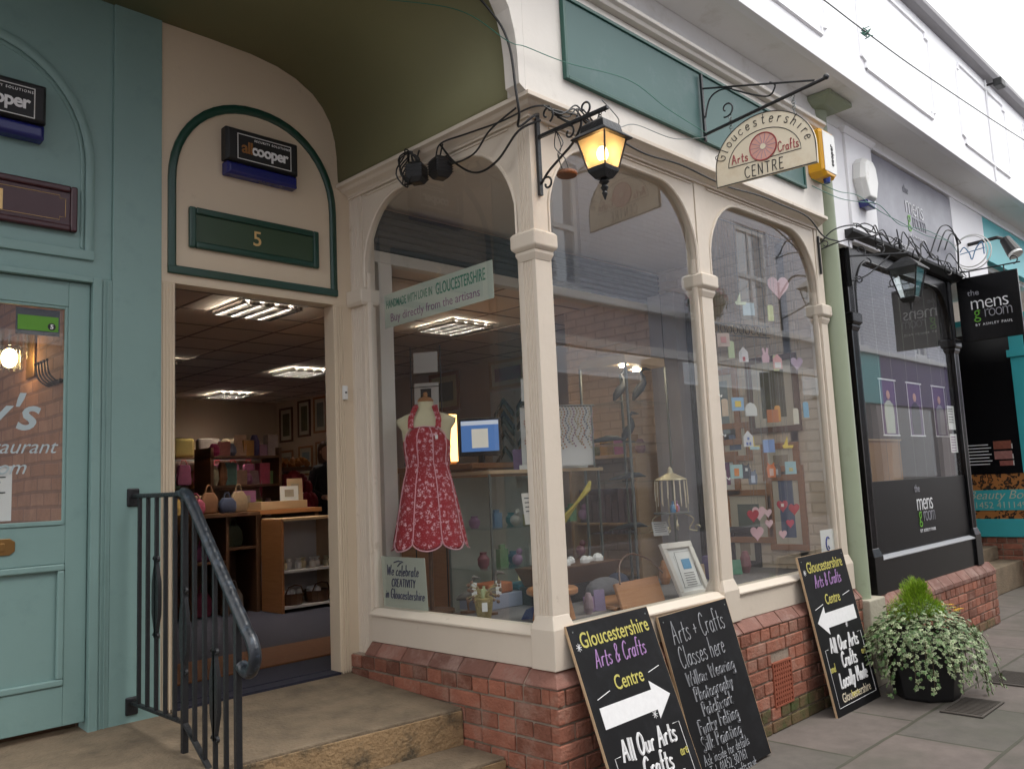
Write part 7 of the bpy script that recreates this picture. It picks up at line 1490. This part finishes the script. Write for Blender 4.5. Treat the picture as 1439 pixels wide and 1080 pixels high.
# ================================================================ THROUGH THE OPEN DOOR
ws_ = thing('white_shelf_unit', 'low wooden shelf unit with white shelves of bath gifts by the doorway', 'shelf', (1.1, 3.9, FZ))
X0, X1, Y0, Y1, Z1 = .88, 1.44, 3.86, 4.20, .60
MB().box(X0 - .006, X0 + .019, Y0, Y1, FZ, Z1 + .02).build('side_panel', 'wood', ws_, bevel=.003)
MB().box(X1 - .025, X1, Y0, Y1, FZ, Z1).box(X0, X1, Y0, Y1, Z1 + .0005, Z1 + .025).build('carcass', 'woodl', ws_, bevel=.003)
MB().box(X0 + .0255, X1 - .0255, Y0 + .01, Y1, .17, .19).box(X0 + .0255, X1 - .0255, Y0 + .01, Y1, FZ + .03, FZ + .05).box(X0 + .0255, X1 - .0255, Y1 - .01, Y1, FZ + .0505, Z1).build('shelf_board', mat('white_shelf', (.60, .58, .56), .5), ws_)
rb_ = random.Random(8)
for k in range(2):
    t = thing('wicker_basket', ['left wicker basket of soaps on the bottom white shelf', 'right wicker basket of soaps on the bottom white shelf'][k], 'basket', (1.0 + .26 * k, 4.0, FZ + .05)); x = 1.03 + .26 * k
    MB().lathe([(.10, 0), (.12, .09), (.125, .095), (.11, .09), (.09, .03)], (x, 4.0, FZ + .051), 14).build('basket', 'woodd', t); mb = MB()
    for j in range(8): mb.sphere((x + rb_.uniform(-.07, .07), 4.0 + rb_.uniform(-.06, .06), FZ + .15), .03, seg=8, rg=5)
    mb.build('soaps', 'paper', t); MB().tube([(x - .09, 3.93, FZ + .13), (x - .06, 3.92, FZ + .20), (x + .0, 3.92, FZ + .215), (x + .06, 3.92, FZ + .20), (x + .09, 3.93, FZ + .13)], .006, 5).build('handle', 'woodd', t)
for k in range(7):
    x = .96 + .07 * k; tag(MB().lathe([(.026, 0), (.032, .02), (.030, .05), (.012, .06), (.03, .085)], (x, 3.98 + .04 * (k % 2), .1905), 10).build('wrapped_soap', 'paper' if k % 3 else 'mann', smooth=True), ['first', 'second', 'third', 'fourth', 'fifth', 'sixth', 'last'][k] + ' from the left of the wrapped white soaps on the middle white shelf', 'soap', 'wrapped soaps on the middle white shelf')
dk_ = thing('display_table', 'orange wood display table top stacked with cards behind the white shelves', 'table', (1.1, 4.4, FZ)); MB().box(.86, 1.50, 4.22, 5.0, .66, .70).build('tabletop', 'wood', dk_, bevel=.004); MB().box(.86, .90, 4.25, 4.97, FZ, .6595).box(1.44, 1.48, 4.25, 4.97, FZ, .6595).build('leg_panel', 'woodd', dk_); MB().box(.90, 1.36, 4.24, 4.6, .7005, .77).build('box_top', 'woodl', dk_, bevel=.003)
os_ = thing('open_shelf', 'dark wooden open shelves of bags and books left of the white shelf unit', 'shelf', (.6, 5, FZ)); MB().box(.26, .29, 4.2, 4.6, FZ, .66).box(.555, .58, 4.2, 4.58, FZ, .66).box(.83, .855, 4.2, 4.6, FZ, .66).box(.25, .858, 4.18, 4.6, .6605, .69).box(.29, .555, 4.21, 4.58, .28, .30).box(.58, .83, 4.21, 4.58, .38, .40).box(.29, .83, 4.58, 4.60, FZ, .66).build('carcass', 'woodd', os_)
cl_ = [((.20, .03, .06), 'crimson'), ((.16, .07, .03), 'brown'), ((.03, .04, .08), 'navy'), ((.26, .18, .11), 'tan'), ((.20, .05, .12), 'plum'), ((.08, .09, .05), 'moss green'), ((.32, .27, .22), 'pale')]
k = 0
def soft(x, y, z, w, h, c, label, kind='bag'):
    t = thing(kind, label, kind, (x, y, z)); mc = mat('soft_' + kind, c, .85, .4, 14); MB().loft([[(x + a * w, y + b * w * .6, z + zz) for a, b in ((-.5 * e, -.4 * e), (0, -.5 * e), (.5 * e, -.4 * e), (.52 * e, .3 * e), (-.5 * e, .35 * e))] for e, zz in ((.85, 0), (1, h * .3), (.95, h * .7), (.55, h))]).build('body', mc, t, bevel=.012, smooth=True)
    MB().tube(spline([(x - w * .2, y, z + h), (x - w * .1, y, z + h * 1.3), (x + w * .1, y, z + h * 1.3), (x + w * .2, y, z + h)], 4), .006, 5).build('handle', mc, t)
pos = [(.36, 4.35, .691), (.50, 4.4, .691), (.64, 4.35, .691), (.77, 4.4, .691), (.42, 4.36, .3005), (.70, 4.36, .4005), (.70, 4.36, FZ), (.42, 4.36, FZ)]
wh_ = ['standing at the left of the dark shelf top', 'second on the dark shelf top', 'third on the dark shelf top', 'at the right of the dark shelf top', 'inside the left compartment of the dark shelves', 'inside the right compartment of the dark shelves', 'on the floor of the right compartment', 'on the floor of the left compartment']
for i, (p, wd) in enumerate(zip(pos, wh_)):
    c, nm = cl_[i % 7]; soft(p[0], p[1], p[2], .15, .13 + .05 * (i % 2) if p[2] > 0 else .2, c, '%s craft bag %s' % (nm, wd))
# tall stand of red goods with tray on top
rs = thing('goods_stand', 'stand heaped with dark red and purple knitwear in the middle of the shop', 'stand', (2.2, 6, FZ)); MB().lathe([(.30, 0), (.30, .03), (.03, .05), (.03, 1.22), (.26, 1.24), (.28, 1.28)], (2.2, 6.0, FZ), 18).build('stand', 'woodd', rs)
mb = MB()
for k in range(26): a = rb_.uniform(0, 6.28); mb.sphere((2.2 + .24 * math.cos(a), 6.0 + .24 * math.sin(a), rb_.uniform(.45, .98)), rb_.uniform(.05, .10), sz=1.5, seg=8, rg=6)
mb.build('knitwear', mat('dark_red_knit', (.20, .012, .03), .9, .7, 4), rs, smooth=True); mb = MB()
for k in range(34): a = rb_.uniform(0, 6.28); mb.sphere((2.2 + rb_.uniform(0, .26) * math.cos(a), 6.0 + rb_.uniform(0, .26) * math.sin(a), 1.15 + rb_.uniform(0, .06)), .035, seg=6, rg=4)
mb.build('dried_flower_heap', mat('orange_brown_flowers', (.30, .12, .03), .8, .7, 8), rs)
ORD = 'first second third fourth fifth sixth seventh eighth ninth tenth eleventh twelfth thirteenth fourteenth fifteenth sixteenth seventeenth eighteenth nineteenth'.split()
# back wall shelves of pink bags and cushions
bs = thing('back_wall_shelf', 'long dark shelf of pink bags and cushions across the back of the shop', 'shelf', (1, 9.8, .8)); MB().box(-.9, 4.2, 9.9, 10.45, 1.42, 1.45).box(-.9, 4.2, 9.9, 10.45, .95, .98).box(-.9, 4.2, 9.9, 10.45, .45, .48).build('shelf_board', 'woodd', bs)
MB().tube([(-.9, 9.85, 1.40), (4.2, 9.85, 1.40)], .01, 6).build('rail', 'steelwire', bs)
kk = 0
for x in [-.7 + .26 * i for i in range(19)]:
    c = [(.28, .09, .14), (.24, .06, .12), (.34, .15, .18), (.16, .04, .08)][kk % 4]; t = thing('pink_bag', '%s pink cloth bag from the left on the rail across the back of the shop' % ORD[kk], 'bag', (x, 9.8, 1.2), 'pink cloth bags on the back rail')
    MB().loft([[(x - .09 * e, 9.79, z), (x + .09 * e, 9.79, z), (x + .09 * e, 9.86, z), (x - .09 * e, 9.86, z)] for e, z in ((1.1, 1.03), (1.2, 1.10), (1, 1.30), (.8, 1.33))]).build('body', mat('pink_cloth', c, .9, .4, 12), t, bevel=.01); MB().tube([(x - .05, 9.82, 1.33), (x - .03, 9.83, 1.40), (x + .03, 9.83, 1.40), (x + .05, 9.82, 1.33)], .006, 4).build('handle', 'red', t); kk += 1
kk = 0
for x in [-.6 + .42 * i for i in range(11)]:
    c = [(.20, .15, .10), (.14, .13, .07), (.20, .05, .06), (.17, .12, .03), (.09, .07, .06)][kk % 5]
    tag(MB().box(x - .18, x + .18, 10.0, 10.16, 1.4505, 1.75).build('cushion', mat('cushion_cloth', c, .9, .3, 6), bevel=.05, seg=3), '%s cushion from the left on the top shelf across the back of the shop' % ORD[kk], 'cushion', 'cushions on the top back shelf'); kk += 1
kk = 0
for z in (.981, .481):
    for x in [-.6 + .36 * i for i in range(13)]:
        c = [(.25, .05, .08), (.10, .08, .12), (.30, .18, .06), (.10, .14, .10), (.35, .28, .22), (.22, .06, .18)][(kk * 5) % 6]; h = rb_.uniform(.15, .32)
        tag(MB().lathe([(.10, 0), (.13, h * .5), (.10, h * .9), (.04, h)], (x, 10.1, z), 9).build('craft_item', mat('craft_stock', c, .7, .6, 14), bevel=.01), '%s dark craft item from the left on the %s back shelf' % (ORD[kk % 13], 'middle' if z > .9 else 'lower'), 'craft item', 'craft items on the back shelves'); kk += 1
# small things on tables near the door: cards and baskets
for i, (x, y, z, w_, h_, c, lab) in enumerate(((1.12, 4.3, .771, .16, .13, 'paper', 'white printed notice on the wooden box by the shelf unit'), (1.28, 4.45, .771, .14, .20, 'woodl', 'small pale framed print behind the white notice'), (.98, 4.9, .70, .20, .18, 'logogrey', 'mauve card standing on the display table'), (.60, 4.9, .70, .10, .15, 'woodl', 'small wooden plaque at the left of the display shelves'))):
    t = thing('card', lab, 'card', (x, y, z)); r_ = Vector((.9, -.4, 0)).normalized(); MB().obox((x, y, z), r_, (.05, .15, 1), w_, h_, .006).build('sheet', c if i != 2 else mat('mauve_card', (.35, .14, .28), .7), t); MB().obox(Vector((x, y, z + h_ * .25)) + r_ * w_ * .25 + r_.cross(Vector((.05, .15, 1)).normalized()) * .0065, r_, (.05, .15, 1), w_ * .5, h_ * .5, .001).build('print', 'art4', t)
tg = thing('table', 'wooden table at the left inside the door holding a cream cloth doll and bags', 'table', (.0, 4.2, FZ)); MB().box(-.35, .42, 4.5, 5.3, .58, .61).build('tabletop', 'wood', tg); 
for a, b in ((-.32, 4.53), (.39, 4.53), (-.32, 5.27), (.39, 5.27)): MB().box(a - .02, a + .02, b - .02, b + .02, FZ, .5795).build('leg', 'wood', tg)
soft(.25, 4.7, .611, .26, .26, (.40, .26, .08), 'mustard cloth bag at the left inside the door'); soft(-.02, 4.75, .611, .22, .42, (.45, .34, .28), 'cream cloth doll bag at the left edge of the doorway'); soft(.1, 4.8, FZ, .35, .35, (.10, .05, .04), 'dark brown sack under the table at the left of the doorway')
# customer
def person():
    base = Vector((2.74, 6.1, FZ)); t = thing('person', 'customer in a dark coat with brown hair standing half hidden by the cream door post', 'person', tuple(base))
    J = {'pelvis': (0, 0, .86), 'waist': (0, 0, 1.0), 'chest': (0, .02, 1.22), 'neck': (0, .0, 1.38), 'head': (0, -.02, 1.44), 'shL': (-.16, 0, 1.32), 'elL': (-.22, -.02, 1.06), 'wrL': (-.16, -.20, .98), 'shR': (.16, 0, 1.32), 'elR': (.22, -.02, 1.06), 'wrR': (.14, -.22, 1.0), 'hipL': (-.09, 0, .82), 'knL': (-.10, -.02, .46), 'anL': (-.10, .02, .08), 'toL': (-.11, -.14, .03), 'hipR': (.09, 0, .82), 'knR': (.10, -.03, .46), 'anR': (.11, .02, .08), 'toR': (.12, -.14, .03)}
    Rd = {'pelvis': .15, 'waist': .13, 'chest': .15, 'neck': .055, 'head': .05, 'shL': .07, 'shR': .07, 'elL': .05, 'elR': .05, 'wrL': .038, 'wrR': .038, 'hipL': .095, 'hipR': .095, 'knL': .065, 'knR': .065, 'anL': .045, 'anR': .045, 'toL': .035, 'toR': .035}
    E_ = [('pelvis', 'waist'), ('waist', 'chest'), ('chest', 'neck'), ('neck', 'head'), ('chest', 'shL'), ('shL', 'elL'), ('elL', 'wrL'), ('chest', 'shR'), ('shR', 'elR'), ('elR', 'wrR'), ('pelvis', 'hipL'), ('hipL', 'knL'), ('knL', 'anL'), ('anL', 'toL'), ('pelvis', 'hipR'), ('hipR', 'knR'), ('knR', 'anR'), ('anR', 'toR')]
    ks = list(J); me = bpy.data.meshes.new('body'); me.from_pydata([J[k] for k in ks], [(ks.index(a), ks.index(b)) for a, b in E_], []); o = bpy.data.objects.new('body', me); COL.objects.link(o); o.parent = t
    sk = o.modifiers.new('skin', 'SKIN'); sb = o.modifiers.new('sub', 'SUBSURF'); sb.levels = 2; sb.render_levels = 2; me.materials.append(M['coat'])
    for i, k in enumerate(ks): me.skin_vertices[0].data[i].radius = (Rd[k], Rd[k] * .8)
    me.skin_vertices[0].data[0].use_root = True
    hd = MB(); c = base + Vector((0, -.03, 1.55)); hd.loft([[c + Vector((a * math.cos(q), b * math.sin(q) + s, z)) for q in [2 * math.pi * k / 18 for k in range(18)]] for a, b, s, z in ((.03, .035, -.03, -.115), (.055, .065, -.02, -.09), (.068, .085, -.005, -.04), (.074, .095, 0, .02), (.066, .085, .01, .07), (.03, .04, .01, .105))]); hd.sphere(c + Vector((0, -.095, -.015)), .014, sz=1.6, seg=8, rg=6)
    for s in (-1, 1): hd.sphere(c + Vector((s * .076, .01, -.01)), .02, sx=.4, sz=1.4, seg=8, rg=6)
    hd.build('head', 'skin', t, smooth=True); h2 = MB(); h2.loft([[c + Vector((a * math.cos(q), b * math.sin(q) + s, z)) for q in [2 * math.pi * k / 18 for k in range(18)]] for a, b, s, z in ((.07, .06, .05, -.15), (.085, .075, .045, -.06), (.088, .085, .03, .03), (.080, .095, .01, .075), (.05, .06, .005, .118), (.01, .01, .0, .126))]); h2.build('hair', 'hair', t, smooth=True)
    fe = MB()
    for s in (-1, 1): fe.sphere(c + Vector((s * .03, -.085, .01)), .009, seg=8, rg=5)
    fe.build('eyes', 'inkb', t); MB().tube([c + Vector((-.022, -.082, -.055)), c + Vector((0, -.088, -.057)), c + Vector((.022, -.082, -.055))], .004, 5).build('mouth', 'redtext', t)
    for s, w in ((-1, 'wrL'), (1, 'wrR')):
        p = base + Vector(J[w]); hm = MB(); hm.tube([p, p + Vector((0, -.05, 0)), p + Vector((0, -.085, -.005))], [.026, .032, .028], 8)
        for k in range(4): q = p + Vector(((k - 1.5) * .016, -.085, -.005)); L_ = (.055, .066, .062, .048)[k]; hm.tube([q, q + Vector((0, -L_ * .5, -.008)), q + Vector((0, -L_ * .8, -.03))], [.009, .008, .006], 6)
        q = p + Vector((-s * .028, -.03, 0)); hm.tube([q, q + Vector((-s * .022, -.025, -.005)), q + Vector((-s * .022, -.055, -.012))], [.011, .009, .007], 6); hm.build('hand', 'skin', t, smooth=True)
    MB().box(base.x - .10, base.x + .10, base.y - .36, base.y - .34, base.z + .96, base.z + 1.10).build('held_card', 'paper', t)
person()
# extra shop stock seen through the glass and the door
rx = random.Random(31)
def small_stock(x, y, z, n, dx, dy, where, grp, sc=1.0):
    kinds = ['jar', 'box', 'pot', 'card_stand']
    for j in range(n):
        c = (rx.uniform(.05, .5), rx.uniform(.04, .35), rx.uniform(.03, .3)); kd = kinds[rx.randrange(4)]; px, py = x + dx * j, y + dy * j + rx.uniform(-.03, .03); h = rx.uniform(.06, .14) * sc; mb = MB()
        if kd == 'box': mb.box(px - .035 * sc, px + .035 * sc, py - .03 * sc, py + .03 * sc, z, z + h)
        elif kd == 'card_stand': mb.obox((px - .03 * sc, py, z), (.8, -.6, 0), (.1, .15, 1), .075 * sc, h * 1.2, .004)
        else: mb.lathe([(.02 * sc, 0), (.034 * sc, h * .3), (.03 * sc, h * .7), (.016 * sc, h)], (px, py, z), 12)
        tag(mb.build(kd, mat('stock_colour', c, .55, .35, 30), bevel=.002), '%s %s from the left %s' % (ORD[j], kd.replace('_', ' '), where), kd.replace('_', ' '), grp)
small_stock(1.64, 3.12, 1.001, 5, .045, -.085, 'along the front edge of the shop counter', 'small stock on the counter')
small_stock(1.25, 1.45, .916, 5, .12, -.03, 'on top of the glass cabinet', 'small stock on the glass cabinet')
small_stock(.95, 5.2, .62, 6, .14, .0, 'on the shelf behind the display table', 'small stock behind the display table', 1.3)
sx = thing('stock_shelves', 'dark wooden shelves of mixed craft stock in the middle of the shop', 'shelf', (1.5, 5.4, FZ))
for z in (.58, .92, 1.2): MB().box(.85, 1.6, 5.1, 5.45, z, z + .02).build('shelf_board', 'woodd', sx)
MB().box(.85, .88, 5.1, 5.45, FZ, 1.3).box(1.57, 1.6, 5.1, 5.45, FZ, 1.3).build('uprights', 'woodd', sx)
small_stock(.95, 5.25, .941, 8, .085, .0, 'on the middle board of the mixed stock shelves', 'small stock on the mixed shelves', 1.6)
small_stock(.95, 5.25, 1.221, 8, .085, .0, 'on the top board of the mixed stock shelves', 'small stock on the top of the mixed shelves', 1.6)
for o in list(bpy.data.objects):
    if o.name == 'person': o.scale = (.95, .95, .95)
small_stock(2.90, 1.62, 1.031, 6, .0, .11, 'on the pale shelf unit', 'small stock on the pale shelf unit', 1.3)
small_stock(.72, .42, PF, 4, .055, .02, 'on the display floor beside the wooden stool', 'small stock on the display floor', .8)
small_stock(1.95, .75, PF, 7, .13, -.02, 'on the display floor of the right window', 'small stock on the right window floor', 1.2)
